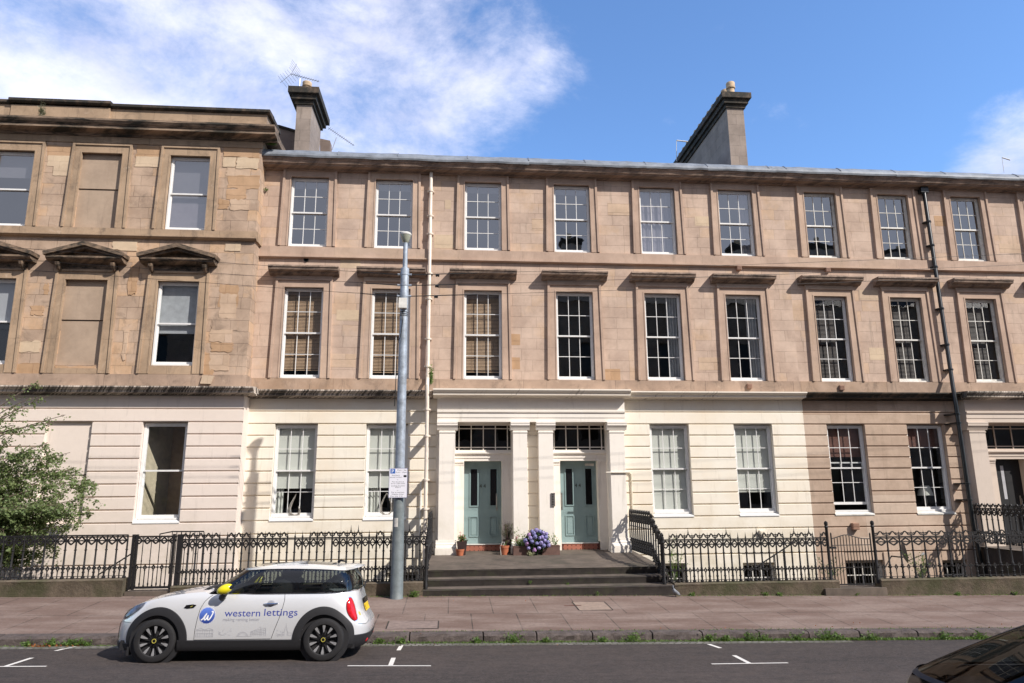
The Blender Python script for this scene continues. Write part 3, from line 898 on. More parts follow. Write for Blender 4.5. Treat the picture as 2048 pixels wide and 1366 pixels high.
# ---- middle house windows
for i in range(0, 6):
    cx, w = CX[i], WW[i] - .05
    o, a, b = window(mid, cx, w, ZW[0], ZW[1] - .03, YF + .08, glass=GLASSH)
    if i in (0, 1, 2, 3): blind(o, a, b, ZW[1] - .05, ZW[1] - (.30, .30, .28, .25)[i], YF + .20, BLINDG)
    if i == 4: drape(o, a, b, ZW[1] - .1, ZW[0] + .05, YF + .24, NET, .02, .17, 'net_curtain', 3)
    if i == 5: drape(o, a + .72, b, ZW[1] - .1, ZW[0] + .05, YF + .24, NET, .03, .12, 'net_curtain', 4)
for i in range(0, 6):
    cx, w = CX[i], WW[i] - .05
    o, a, b = window(mid, cx, w, ZV[0], ZV[1] - .03, YF + .08, glass=GLASS)
    if i in (0, 1): slats(o, a, b, ZV[1] - .08, ZV[0] + (.30, .25)[i], YF + .21, SLAT)
    if i == 2: slats(o, a, b, ZV[1] - .08, ZV[0] + .28, YF + .21, SLAT2 if 'SLAT2' in globals() else SLAT)
    if i in (4, 5): drape(o, b - .34, b, ZV[1] - .1, ZV[0] + .05, YF + .28, DRAPE, .035, .09, 'curtain', i)
    if i == 3: pass
for j, i in enumerate((0, 1, 4, 5)):
    cx, w = CX[i], 1.18
    o, a, b = window(mid, cx, w, 1.80, 4.375, YF + .10, glass=GLASS, wside=.055)
    if i < 4: blind(o, a, b, 4.30, 2.62, YF + .23)
    if i == 4: blind(o, a, b, 4.30, 1.85, YF + .23)
    if i == 5: blind(o, a, b, 4.30, 2.42, YF + .23)
    if i < 4: drape(o, a, a + (.22 if i == 0 else .33), 4.2, 1.86, YF + .30, BLINDW, .02, .1, 'curtain', 8 + i)
    s = MB(); s.run_x([(YF + .24, 1.72), (YF - .055, 1.705), (YF - .055, 1.735), (YF + .09, 1.80), (YF + .24, 1.80)], cx - .60, cx + .60); s.build('window_sill', WHITE, o)
for (a, b, c, d) in bh:
    o, p, q = window(mid, (a + b) / 2, b - a - .02, c, d, YF + .12, bars=(3, 2), name='basement_window', bt=.014, fm=OFFWH)
# ================================================================== RIGHT HOUSE
rh = thing('tenement_house', 'right hand house with bare brown stone ground floor and a black front door', 'building', (16.5, YF, 0), 'terraced houses along the street')
upper_floors(rh, XB, X2, range(6, 10))
lead_roof(rh, XB, X2, 8)
P2 = 15.70
gh2 = [(11.99 - .61, 11.99 + .61, 1.725, 4.40), (14.56 - .61, 14.56 + .61, 1.725, 4.40)]
bh2 = [(11.55, 12.75, -1.2, .42), (14.55, 15.35, -1.2, .38)]
mb = MB(); wall(mb, XB, P2, -1.7, 5.3, YF, gh2 + bh2, .24); mb.build('ground_floor_wall', SANDR, rh)
mb = MB(); rustic(mb, XB, P2, YF, gh2 + bh2); mb.build('channelled_masonry', SANDR, rh)
gcornice(rh, XB, P2 - .1, YF, CORNB)
mb = MB(); wall(mb, P2, X2, .6, 5.3, YF - .02, [(16.28, 18.95, .6, 4.44)], .012); mb.box(P2, X2, YF, YF + .2, -1.7, .6); mb.build('porch_wall', PINK2, rh)
for a, b in ((15.76, 16.28), (18.95, 19.45)):
    pilaster(rh, a, b, .82, PINK2)
def ent2(a, b):
    entablature(rh, a, b, PINK2, CWEATH)
ent2(P2 + .03, 19.6)
def recess2():
    a, b, ia, ib = 16.28, 18.95, 16.93, 17.95
    recess(rh, a, b, ia, ib, PINK2, BLKDOOR)
recess2()
d3 = door(rh, 16.93, 17.95, .80, 3.345, YF + .55, BLKDOOR, 1, None, True)
m = MB(); m.box(17.29, 17.39, YF + .542, YF + .55, 2.12, 3.15); m.build('door_light', BLINDG, d3)
for i in range(6, 10):
    cx, w = CX[i], WW[i] - .05
    o, a, b = window(rh, cx, w, ZW[0], ZW[1] - .03, YF + .08, glass=GLASSH, fm=OFFWH)
    o, a, b = window(rh, cx, w, ZV[0], ZV[1] - .03, YF + .08, glass=GLASS, fm=OFFWH if i != 6 else WHITE)
    slats(o, a, a + (.7 if i == 6 else 1.02 if i == 8 else .75), ZV[1] - .3, ZV[0] + .1, YF + .24, SLATD)
REDB = simple('red_brown_blind', (.16, .07, .05), .8)
for k, cx in enumerate((11.99, 14.56)):
    o, a, b = window(rh, cx, 1.20, 1.80, 4.375, YF + .10, open_=.0 if k else .16, wside=.06)
    blind(o, a, b, 4.3, 3.75 if k else 3.45, YF + .26, REDB)
    s = MB(); s.run_x([(YF + .24, 1.72), (YF - .055, 1.70), (YF - .055, 1.735), (YF + .09, 1.80), (YF + .24, 1.80)], cx - .61, cx + .61); s.build('window_sill', OFFWH, o)
for (a, b, c, d) in bh2:
    window(rh, (a + b) / 2, b - a - .02, c, d, YF + .12, bars=(4, 2), name='basement_window', bt=.012, fm=OFFWH)
pl2 = thing('entrance_steps', 'dark stone landing behind the railings before the black door', 'steps', (17.5, 17.4, 0))
m = MB(); m.box(15.55, 20.2, 17.75, 20.46, -1.7, .78); m.build('landing_base', RISER, pl2)
m = MB(); m.grid([[(x, y, .785) for x in (15.5, 17.5, 20.2)] for y in (17.7, 19, 21.1)]); m.build('landing', STEPM, pl2)
# lampshade in the right ground floor window
lp = thing('table_lamp', 'pale conical lampshade inside the right brown house window', 'lamp', (14.72, YF + .6, 1.75))
m = MB(); m.lathe([(.24, 0), (.13, .30)], (14.72, YF + .6, 2.25), 20); m.build('lamp_shade', BLINDW, lp, smooth=True)
m = MB(); m.lathe([(.10, 0), (.03, .04), (.05, .25), (.02, .5)], (14.72, YF + .6, 1.78), 14); m.build('lamp_base', STEEL, lp, smooth=True)

# chimneys
c = chimney(mid, -5.55, -5.03, 23.0, 24.75, 12.5, 15.98, 2, CHST, .27, .16, .46, .46)
c = chimney(mid, 10.14, 10.78, 23.0, 29.2, 12.5, 16.52, 12, CHST, .24, .16, .44, .66)
# low party wall beside the left chimney
m = MB()
p = [at(545, 254, 24.2), at(560, 256, 24.2), at(617, 273, 24.2), at(617, 330, 24.2), at(545, 330, 24.2)]
m.prism_y([(q.x, q.z) for q in p], 24.2, 24.6)
m2 = MB(); m2.prism_y([(p[0].x, p[0].z + .07), (p[1].x, p[1].z + .07), (p[2].x, p[2].z + .07), (p[2].x, p[2].z), (p[1].x, p[1].z), (p[0].x, p[0].z)], 24.1, 24.7)
m.build('party_wall', CHSTR, mid); m2.build('party_wall_coping', CORNB, mid)
p = [at(640, 277, 25), at(660, 281, 25), at(660, 330, 25), at(640, 330, 25)]
m = MB(); m.prism_y([(q.x, q.z) for q in p], 25, 25.4); m.build('party_wall', CHSTR, mid)
# chimney of a house further right
c = chimney(rh, 19.0, 19.5, 25.3, 28, 12.5, 14.0, 4, CHST, .2, .16, .3, .5)

# ================================================================== LEFT HOUSE
XL0, XL1 = -20.0, -5.76
lh = thing('tenement_house', 'left hand house of crumbling orange sandstone with pediments over its middle windows', 'building', (-12, YL, 0), 'terraced houses along the street')
LC = [-12.72, -10.28, -7.78]; LC = [-17.6, -15.1] + LC
lw = 1.20
Z2 = (9.96, 12.30); Z1 = (5.97, 8.43); ZG = (1.74, 4.38)
blank = {0: False, 1: True, 2: False, 3: True, 4: False}
holes = []
for i, cx in enumerate(LC):
    for zb, zt in (Z2, Z1): holes.append((cx - lw / 2, cx + lw / 2, zb, zt))
mb = MB(); wall(mb, XL0, XL1, 5.43, 12.9, YL, holes, .22)
mb.face([(XL1, YL, -1.7), (XL1, YF + .1, -1.7), (XL1, YF + .1, 13.0), (XL1, YL, 13.0)])
mb.face([(XL1, YF + .1, 11), (XL1, 30, 11), (XL1, 30, 13.3), (XL1, YF + .1, 13.3)])
mb.build('upper_wall', SANDL, lh)
hg = [(cx - lw / 2, cx + lw / 2, 1.725, 4.40) for cx in LC]
mb = MB(); wall(mb, XL0, XL1 + .03, -1.7, 5.3, YL, hg, .22); mb.build('ground_floor_wall', PINK, lh)
mb = MB(); rustic(mb, XL0, XL1 + .028, YL, hg); mb.build('channelled_masonry', PINK, lh)
# return of the ground floor corner
mb = MB(); mb.box(XL1 + .001, XL1 + .03, YL, YF, -1.7, 5.13); mb.build('corner_return', PINK, lh)
BLANK = stone('rendered_blank', (.37, .275, .20), (.40, .30, .22), (.3, .23, .16), 4, 4, (.36, .28, .2), .2, .3, 0, .001)
for i, cx in enumerate(LC):
    surround(lh, cx, lw, Z2[0], Z2[1], YL, .235, TRIML, .045, .26)
    surround(lh, cx, lw, Z1[0] - .24, Z1[1], YL, .235, TRIML, .055, .26)
    # pediment on a frieze with scrolled brackets
    zc = 8.86
    m = MB(); m.box(cx - .78, cx + .78, YL - .05, YL + .02, 8.69, zc); m.build('hood_frieze', PEDM, lh)
    m = MB()
    m.run_x([(YL + .02, zc + .14), (YL - .36, zc + .14), (YL - .36, zc + .09), (YL - .32, zc + .05), (YL - .18, zc), (YL + .02, zc)], cx - 1.02, cx + 1.02)
    z0 = zc + .14; hw = 1.06; ap = 9.42
    for sgn in (-1, 1):
        poly = [(cx + sgn * hw, z0 + .0), (cx, ap - .12), (cx, ap), (cx + sgn * (hw + .02), z0 + .10)]
        m.prism_y(poly, YL - .42, YL + .02)
        poly = [(cx + sgn * (hw - .2), z0), (cx, ap - .20), (cx, ap - .12), (cx + sgn * (hw - .02), z0 + .02)]
        m.prism_y(poly, YL - .34, YL + .02)
    m.prism_y([(cx - .9, z0), (cx + .9, z0), (cx, ap - .16)], YL - .14, YL + .02)
    for sgn in (-1, 1):
        bx = cx + sgn * .74
        m.tube([(bx, YL - .04, zc - .20), (bx, YL - .12, zc - .16), (bx, YL - .22, zc - .06), (bx, YL - .24, zc)], [.05, .06, .075, .08], 8)
    m.build('window_pediment', PEDM, lh)
    for (zb, zt, fl) in ((Z2[0], Z2[1], 2), (Z1[0], Z1[1], 1)):
        if blank[i]:
            m = MB(); zm = (zb + zt) / 2 + .05
            m.box(cx - lw / 2, cx + lw / 2, YL + .10, YL + .2, zb - .1, zm - .012); m.box(cx - lw / 2, cx + lw / 2, YL + .07, YL + .2, zm + .012, zt)
            m.build('blind_window', BLANK, lh)
        else:
            o, a, b = window(lh, cx, lw - .05, zb, zt - .03, YL + .08, bars=(1, 1), glass=GLASSH if fl == 2 else GLASS)
            if fl == 2:
                blind(o, a, b, zt - .05, zb + (.9 if i == 4 else 1.6), YL + .25, BLINDG)
                if i == 4: blind(o, a, b, zb + .9, zb + .1, YL + .22, NET)
            else: blind(o, a, b, zt - .05, zb + (.98 if i == 4 else 1.25), YL + .22, DRAPE if i == 4 else BLINDG)
    if not blank[i]:
        m = MB(); m.box(cx - lw / 2 + .01, cx + lw / 2 - .01, YL - .03, YL + .06, 5.72, 5.965); m.build('window_sill', TRIML, lh)
    if blank[i]:
        m = MB(); m.box(cx - .59, cx + .59, YL - .03, YL + .02, 5.72, 5.87); m.build('window_sill', TRIML, lh)
        m = MB(); m.box(cx - lw / 2, cx + lw / 2, YL + .09, YL + .2, 1.70, 2.98); m.box(cx - lw / 2, cx + lw / 2, YL + .06, YL + .2, 3.0, 4.40); m.build('blind_window', PINK, lh)
    else:
        o, a, b = window(lh, cx, lw - .02, 1.80, 4.375, YL + .10, bars=(1, 1), wside=.07)
        s = MB(); s.run_x([(YL + .24, 1.72), (YL - .05, 1.705), (YL - .05, 1.735), (YL + .09, 1.80), (YL + .24, 1.80)], cx - .60, cx + .60); s.build('window_sill', WHITE, o)
        s = MB(); s.face([(cx - .62, YL + .24, 1.5), (cx - .33, YL + 1.44, 1.5), (cx - .33, YL + 1.44, 4.5), (cx - .62, YL + .24, 4.5)]); s.build('room_side_wall', BEIGER, lh)
        s = MB(); s.face([(cx - .9, YL + 1.45, 1), (cx + 1.4, YL + 1.45, 1), (cx + 1.4, YL + 1.45, 4.7), (cx - .9, YL + 1.45, 4.7)])
        s.build('room_wall', BROWNR, lh)
m = MB(); m.run_x([(YL + .02, 9.955), (YL - .06, 9.95), (YL - .06, 9.76), (YL - .13, 9.75), (YL - .13, 9.71), (YL - .05, 9.66), (YL + .02, 9.66)], XL0, XL1 + .06)
m.box(XL1, XL1 + .06, YL, YF, 9.68, 9.95); m.build('string_course', TRIML, lh)
m = MB(); m.run_x([(YL + .02, 5.715), (YL - .05, 5.712), (YL - .05, 5.30), (YL + .02, 5.30)], XL0, XL1 + .05); m.box(XL1, XL1 + .05, YL, YF, 5.3, 5.71); m.build('base_course', BASE, lh)
gcornice(lh, XL0, XL1 + .35, YL, CWEATH)
m = MB(); m.box(XL1 + .03, XL1 + .35, YL - .1, YF, 5.2, 5.34); m.build('cornice_return', CWEATH, lh)
# main cornice and parapet
m = MB(); m.run_x([(YL + .02, 12.60), (YL - .03, 12.60), (YL - .03, 12.80), (YL + .02, 12.80)], XL0, XL1 + .03); m.build('cornice_frieze', TRIML, lh)
m = MB(); m.run_x([(YL + .02, 12.802), (YL - .06, 12.802), (YL - .09, 12.86), (YL - .16, 12.89), (YL - .36, 12.90), (YL - .36, 12.985), (YL - .385, 12.99), (YL - .385, 13.005), (YL - .42, 13.03), (YL - .47, 13.10), (YL - .47, 13.155), (YL - .2, 13.19), (YL + .02, 13.19)], XL0, XL1 + .46)
m.box(XL1, XL1 + .42, YL, YF + .6, 12.92, 13.14)
m.build('main_cornice', CORNL, lh)
m = MB(); m.box(XL0, -10.15, YL - .16, YL + .3, 13.18, 13.66); m.box(-10.15, XL1 + .12, YL - .12, YL + .3, 13.18, 13.66); m.box(XL1 - .3, XL1 + .12, YL + .3, YF + .6, 13.12, 13.66)
m.box(-12.9, -10.15, YL - .20, YL - .16, 13.18, 13.64)
m.build('parapet', TRIML, lh)
m = MB()
prof = lambda d, u=0: [(YL + .32, 13.66 + u), (YL - d + .05, 13.66 + u), (YL - d, 13.70 + u), (YL - d, 13.78 + u), (YL + .32, 13.82 + u)]
m.run_x(prof(.24), XL0, -12.95); m.run_x(prof(.30, .035), -12.95, -10.1); m.run_x(prof(.22), -10.1, XL1 + .22); m.box(XL1 - .3, XL1 + .22, YL + .32, YF + .6, 13.68, 13.80)
m.build('parapet_coping', CORNB, lh)
s = MB(); s.face([(XL0, YL + .3, 13.2), (XL1, YL + .3, 13.2), (XL1, 30, 13.25), (XL0, 30, 13.25)]); s.face([(XL0, 30, -1.7), (XL1, 30, -1.7), (XL1, 30, 13.25), (XL0, 30, 13.25)])
s.face([(XL0, YL, -1.7), (XL0, 30, -1.7), (XL0, 30, 13.3), (XL0, YL, 13.3)])
s.build('flat_roof', LEAD, lh)
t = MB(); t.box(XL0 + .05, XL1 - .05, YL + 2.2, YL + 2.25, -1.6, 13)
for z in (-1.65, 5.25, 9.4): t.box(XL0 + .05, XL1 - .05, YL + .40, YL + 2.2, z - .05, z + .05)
t.build('inner_wall', DARKR, lh)  # same dark backing, added to keep these rooms dim

# spalled patches of lighter, broken stone stuck in the left house wall
SPALL = stone('spalled_stone', (.48, .34, .235), (.56, .41, .29), (.4, .26, .18), .9, .3, (.62, .46, .36), .4, .15, 0, .004, rough_bump=1.0)
ORNG = stone('orange_stone', (.40, .25, .14), (.47, .30, .18), (.35, .18, .1), .9, .3, (.5, .32, .2), .3, .3, 0, .004, rough_bump=1.0)
PALEB = stone('pale_block', (.53, .40, .28), (.58, .45, .31), (.4, .3, .2), 1.2, .3, (.62, .46, .3), .3, .1, 0, .004, rough_bump=.6)
def patch(px0, py0, px1, py1, mat, seed, jag=.03):
    a = at(px0, py1, YL - .002); b = at(px1, py0, YL - .002); rr = random.Random(seed); pts = []
    n = 5
    for (p, q) in (((a.x, a.z), (b.x, a.z)), ((b.x, a.z), (b.x, b.z)), ((b.x, b.z), (a.x, b.z)), ((a.x, b.z), (a.x, a.z))):
        for k in range(n): f = k / n; pts.append((p[0] + (q[0] - p[0]) * f + rr.uniform(-jag, jag), p[1] + (q[1] - p[1]) * f + rr.uniform(-jag, jag)))
    m = MB(); m.prism_y(pts, YL - .006 - (seed % 8) * .0018, YL + .001)
    return m.build('replaced_stone' if jag < .02 else 'spalled_patch', mat, lh)
for k, q in enumerate(((93, 293, 148, 312, ORNG), (94, 312, 146, 332, PALEB, .008), (105, 333, 140, 351, PALEB, .008), (272, 292, 322, 314, ORNG), (270, 314, 320, 333, PALEB, .008),
        (447, 295, 520, 314, ORNG), (445, 315, 472, 334, PALEB, .008), (473, 316, 518, 336, PALEB), (452, 337, 502, 353, SPALL), (455, 352, 520, 376, ORNG), (452, 378, 492, 398, ORNG), (436, 399, 458, 418, ORNG), (460, 400, 500, 420, SPALL),
        (224, 484, 276, 500, PALEB), (450, 486, 482, 502, PALEB, .008), (255, 532, 278, 588, ORNG), (436, 570, 478, 614, ORNG), (438, 588, 474, 636, SPALL), (422, 638, 476, 659, SANDL), (418, 660, 466, 684, SPALL), (422, 686, 466, 704, ORNG),
        (402, 706, 430, 752, ORNG), (418, 707, 458, 740, SPALL), (243, 660, 258, 720, SPALL), (86, 568, 98, 590, ORNG), (32, 682, 82, 704, PALEB), (26, 728, 84, 748, ORNG), (60, 612, 88, 630, ORNG), (108, 732, 192, 748, ORNG), (306, 734, 384, 748, ORNG))):
    patch(*q[:5], k, *(q[5:] or (.03,)))
# odd tinted stones on the other two fronts
def patch2(px0, py0, px1, py1, mat, root, seed):
    a = at(px0, py1, YF - .001); b = at(px1, py0, YF - .001); m = MB()
    rr = random.Random(seed)
    j = lambda: rr.uniform(-.006, .006)
    m.prism_y([(a.x + j(), a.z + j()), (b.x + j(), a.z + j()), (b.x + j(), b.z + j()), (a.x + j(), b.z + j())], YF - .004, YF + .001)
    m.build('replaced_stone', mat, root)
for k, q in enumerate(((672, 620, 718, 641, ORN2 if 'ORN2' in globals() else PALEB), (658, 708, 712, 734, SPALL), (680, 516, 722, 536, PALEB), (1020, 668, 1040, 690, ORNG), (1020, 715, 1040, 738, ORNG), (890, 400, 902, 418, PALEB), (1064, 438, 1092, 460, SPALL),
        (868, 470, 908, 496, PALEB), (1390, 433, 1418, 452, PALEB), (1398, 715, 1440, 740, SPALL), (1206, 738, 1240, 760, ORNG), (1216, 408, 1262, 430, SPALL))):
    patch2(*q[:5], mid, k)
for k, q in enumerate(((1740, 696, 1776, 720, PALEB), (1720, 580, 1756, 600, PALEB), (1870, 432, 1892, 452, ORNG), (2000, 488, 2040, 506, SPALL))): patch2(*q, rh, k + 20)
m = MB(); p = at(400, 767, 19.85); q = at(428, 752, 19.85)
m.prism_y([(p.x, p.z), (q.x - .08, p.z - .01), (q.x, q.z), (p.x + .05, q.z + .02)], 19.84, 19.9)
tag(m.build('loose_board', PALEB, None, origin=(p.x, 19.87, p.z)), 'scrap of tan board lying on the ledge of the left house', 'board')

# ================================================================== HOUSE ACROSS THE STREET (seen mirrored in the panes)
opp = thing('tenement_house', 'dark terrace with chimneys seen only as a reflection in the upper windows', 'building', (3, -3.5, 0), 'terraced houses along the street')
mb = MB(); hs = [(x, x + 1.2, z, z + 2.4) for x in [-24 + 2.7 * k for k in range(23)] for z in (1.5, 5.6, 9.7)]
wall(mb, -26, 40, 0, 14.8, -3.5, hs, -.3); mb.build('front_wall', SANDR, opp)
mb = MB(); mb.box(-26, 40, -3.85, -3.81, 0, 14.8); mb.build('window_glass', BLACKGL, opp)
s = MB(); s.face([(-26, -3.4, 14.8), (40, -3.4, 14.8), (40, -9, 17.4), (-26, -9, 17.4)]); s.face([(-26, -9, 17.4), (40, -9, 17.4), (40, -14, 14), (-26, -14, 14)]); s.build('roof', SLATE, opp)
for x, w_, z_ in ((-14, 1.2, 19.4), (-3, 1.0, 19), (8.2, 1.5, 20.9), (21.6, 1.6, 20.6), (27.6, 2.6, 20.9), (34.2, 3.0, 20.6)): chimney(opp, x, x + w_, -9.6, -8.4, 14.5, z_, 1, CHST, .15, .2, .3, .7)
# ================================================================== CARS
def lerp_tab(tab, x):
    if x <= tab[0][0]: return tab[0][1]
    for (a, fa), (b, fb) in zip(tab, tab[1:]):
        if x <= b:
            t = (x - a) / (b - a); t2 = t
            return fa + (fb - fa) * t2
    return tab[-1][1]
def smooth_tab(tab):
    """catmull-rom resample of a table"""
    out = []
    n = len(tab)
    for i in range(n - 1):
        p0 = tab[max(i - 1, 0)]; p1 = tab[i]; p2 = tab[i + 1]; p3 = tab[min(i + 2, n - 1)]
        for k in range(8):
            t = k / 8; x = p1[0] + (p2[0] - p1[0]) * t
            m1 = (p2[1] - p0[1]) / max(1e-6, p2[0] - p0[0]) * (p2[0] - p1[0]); m2 = (p3[1] - p1[1]) / max(1e-6, p3[0] - p1[0]) * (p2[0] - p1[0])
            h = (2 * t**3 - 3 * t**2 + 1) * p1[1] + (t**3 - 2 * t**2 + t) * m1 + (-2 * t**3 + 3 * t**2) * p2[1] + (t**3 - t**2) * m2
            out.append((x, h))
    out.append(tab[-1]); return out
class Car:
    """body surface given by a plan outline that shrinks with height; u runs along the near side (front to rear)"""
    def __init__(s, xf, xr, hw, top, inset, front, rear, nexp=(3.0, 3.6), zb=.17):
        s.xf, s.xr, s.hw, s.zb = xf, xr, hw, zb
        s.top = smooth_tab(top); s.inset = smooth_tab(inset); s.front = smooth_tab(front); s.rear = smooth_tab(rear)
        s.xc = (xf + xr) / 2; a = (xr - xf) / 2
        pts = []
        for i in range(1440):
            th = math.pi * (-.5) + 2 * math.pi * i / 1440          # start at near side middle, go to the rear
            c, d = math.cos(th), math.sin(th)
            n = nexp[1] if c > 0 else nexp[0]
            # corner radius limited by working in metres near the ends
            x = a * math.copysign(abs(c) ** (2 / (n * 2.2)), c); y = hw * math.copysign(abs(d) ** (2 / n), d)
            pts.append((s.xc + x, y))
        s.pts = pts
        cum = [0]
        for i in range(len(pts)):
            p, q = pts[i], pts[(i + 1) % len(pts)]; cum.append(cum[-1] + math.hypot(q[0] - p[0], q[1] - p[1]))
        s.L = cum[-1]; s.cum = cum
    def ref(s, u):
        """u metres from the near-side middle (x = xc) -> x, y, nx, ny"""
        w = (u - s.xc) % s.L
        import bisect
        i = max(0, min(len(s.pts) - 1, bisect.bisect_right(s.cum, w) - 1))
        p, q = s.pts[i], s.pts[(i + 1) % len(s.pts)]
        d = s.cum[i + 1] - s.cum[i]; t = (w - s.cum[i]) / d if d > 0 else 0
        p2, q2 = s.pts[i - 6], s.pts[(i + 7) % len(s.pts)]
        tx, ty = q2[0] - p2[0], q2[1] - p2[1]; l = math.hypot(tx, ty) or 1
        return p[0] + (q[0] - p[0]) * t, p[1] + (q[1] - p[1]) * t, ty / l, -tx / l
    def ztop(s, x): return lerp_tab(s.top, x)
    def P(s, u, z, off=0.0):
        x, y, nx, ny = s.ref(u)
        f = (lerp_tab(s.front, z) - s.xc) / (s.xf - s.xc) if x < s.xc else (lerp_tab(s.rear, z) - s.xc) / (s.xr - s.xc)
        w = min(1, abs(x - s.xc) / (s.xr - s.xc))
        f = 1 + (f - 1) * w ** 3
        ins = lerp_tab(s.inset, z)
        return Vector((s.xc + (x - s.xc) * f + nx * off, y * (1 - ins / s.hw) + ny * off, z))
    def shell(s, wells, us=170, nz=22):
        rows = []; zs = []
        U = [s.xc + s.L * i / us for i in range(us)]
        for k in range(nz + 1):
            t = k / nz; row = []
            for u in U:
                x = s.ref(u)[0]; zt = s.ztop(x)
                row.append(s.P(u, s.zb + (zt - s.zb) * t))
            rows.append(row)
        mb = MB(); i0 = 0
        for r in rows: mb.v += [tuple(p) for p in r]
        for r in range(nz):
            for c in range(us):
                a = r * us + c; b = r * us + (c + 1) % us
                m = (rows[r][c] + rows[r + 1][(c + 1) % us]) / 2
                if any(abs(m.y) > s.hw * .55 and math.hypot(m.x - wx, m.z - wz) < wr for wx, wz, wr in wells): continue
                mb.f.append((a, b, b + us, a + us)); mb.mi.append(0)
        return mb, rows
    def deck(s, mb, rows, x0, x1, crown=.03, inner=None):
        """top surface between the two upper edges for x in x0..x1"""
        top = rows[-1]; n = len(top); half = n // 2; K = 10; g = []
        # pair each near-side point with its far-side mirror
        order = []
        for i in range(n):
            p = top[i]
            if p.y <= 1e-6 and x0 <= p.x <= x1: order.append(p)
        order.sort(key=lambda p: p.x)
        # front tip row
        for p in order:
            g.append([(p.x, p.y + (-2 * p.y) * k / K, p.z + crown * min(1, abs(p.y) / .4) * (1 - (2 * k / K - 1) ** 2)) for k in range(K + 1)])
        mb.grid(g)
    def decal(s, mb, fn_pts, off):
        """polygon of (u,z) wrapped to the body as a fan"""
        P = [s.P(u, z, off) for u, z in fn_pts]
        mb.face(P)
    def patch(s, mb, us, zf, zt_, off, k=6):
        """strip over u samples between lower and upper z functions"""
        g = [[s.P(u, zf(u) + (zt_(u) - zf(u)) * j / k, off) for j in range(k + 1)] for u in us]
        mb.grid(g)

def paint(name, col, flake=.0, rough=.28, coat=1.0):
    t = NT(name)
    n = t.noise(2.0, 4, .6)
    t.set(t.mix(t.ramp(n, .3, .7), tuple(x * .97 for x in col), col), rough, flake, Coat_Weight=coat, Coat_Roughness=.04)
    return t.m
CARW = paint('white_metallic_car_paint', (.74, .74, .75), .32, .26)
CARROOF = paint('white_roof_paint', (.80, .79, .78), 0, .25)
CARBLK = paint('black_car_paint', (.006, .006, .007), .0, .3, .25)
PLAST = simple('matt_black_plastic', (.016, .0155, .0175), .62, 0, .12, 20)
GLOSSB = simple('gloss_black_trim', (.008, .008, .009), .08)
RUBBER = simple('tyre_rubber', (.013, .012, .013), .8, 0, .2, 25, .2)
ALLOY = simple('machined_alloy', (.36, .355, .36), .35, .4, .2, 20)
YELLOW = simple('yellow_mirror_paint', (.78, .66, .02), .25, 0, .04, 10)
YEL2 = simple('yellow_badge', (.50, .44, .08), .4)
REDL = simple('red_lamp_lens', (.50, .012, .018), .12, 0, .3, 30)
CHROME = simple('chrome', (.75, .75, .76), .12, 1, .05, 20)
SEATM = simple('dark_seat_fabric', (.035, .034, .036), .85)
LOGOB = simple('logo_blue', (.045, .085, .36), .35)
LETB = simple('letter_blue', (.035, .055, .30), .4)
LETG = simple('grey_print', (.30, .30, .34), .5)
PRINTW = simple('white_print', (.85, .85, .86), .4)
PLATEY = simple('yellow_plate', (.80, .52, .02), .4)
LENS = simple('headlamp_glass', (.13, .14, .17), .10, .3, .5, 14)

def wheel(root, x, y, r, side, seed=0, spokes=10, hubyel=True):
    """side -1: outer face towards -y"""
    w = .19; s = side
    t = MB()
    t.lathe([(r * .68, 0), (r * .72, s * .012), (r * .90, s * .018), (r * .965, s * .006), (r, -s * .025), (r * 1.003, -s * w * .5), (r, -s * (w - .025)), (r * .93, -s * w), (r * .66, -s * w)], (x, y, 0), 64, 'Y', False)
    wh = t.build('wheel', RUBBER, root, loc=(0, 0, 0), smooth=True)
    m = MB()
    m.lathe([(r * .66, -s * .16), (r * .735, -s * .012), (r * .755, s * .010), (r * .785, s * .014)], (x, y, 0), 64, 'Y', False)
    m.build('rim_edge', ALLOY, wh, loc=(0, 0, 0), smooth=True)
    m = MB(); m.lathe([(0, -s * .065), (r * .69, -s * .075), (r * .73, -s * .02)], (x, y, 0), 48, 'Y', False); m.build('rim_dish', GLOSSB, wh, loc=(0, 0, 0), smooth=True)
    m = MB(); a = MB()
    for k in range(spokes):
        th = 2 * math.pi * (k + .5) / spokes
        ca, sa = math.cos(th), math.sin(th)
        def q(rad, lat, dep): return (x + ca * rad * r - sa * lat * r, y + s * dep, sa * rad * r + ca * lat * r)
        m.grid([[q(.12, -.05, -.02), q(.12, .05, -.02)], [q(.38, -.045, -.012), q(.38, .045, -.012)], [q(.73, -.11, -.004), q(.73, .11, -.004)]])
        a.grid([[q(.34, -.012, -.009), q(.34, .02, -.009)], [q(.50, -.045, -.005), q(.50, .05, -.005)], [q(.60, -.066, -.002), q(.60, .07, -.002)], [q(.725, -.055, 0), q(.725, .06, 0)]])
    m.build('spokes', GLOSSB, wh, loc=(0, 0, 0)); a.build('spoke_faces', ALLOY, wh, loc=(0, 0, 0))
    m = MB(); m.lathe([(0, s * .004), (r * .10, s * .004), (r * .13, -s * .006), (r * .15, -s * .03)], (x, y, 0), 24, 'Y', False); m.build('hub_cap', GLOSSB, wh, loc=(0, 0, 0), smooth=True)
    if hubyel:
        m = MB(); m.lathe([(r * .078, s * .006), (r * .078, s * .009), (r * .103, s * .009), (r * .103, s * .002)], (x, y, 0), 32, 'Y', False); m.build('hub_ring', YEL2, wh, loc=(0, 0, 0), smooth=True)
    return wh

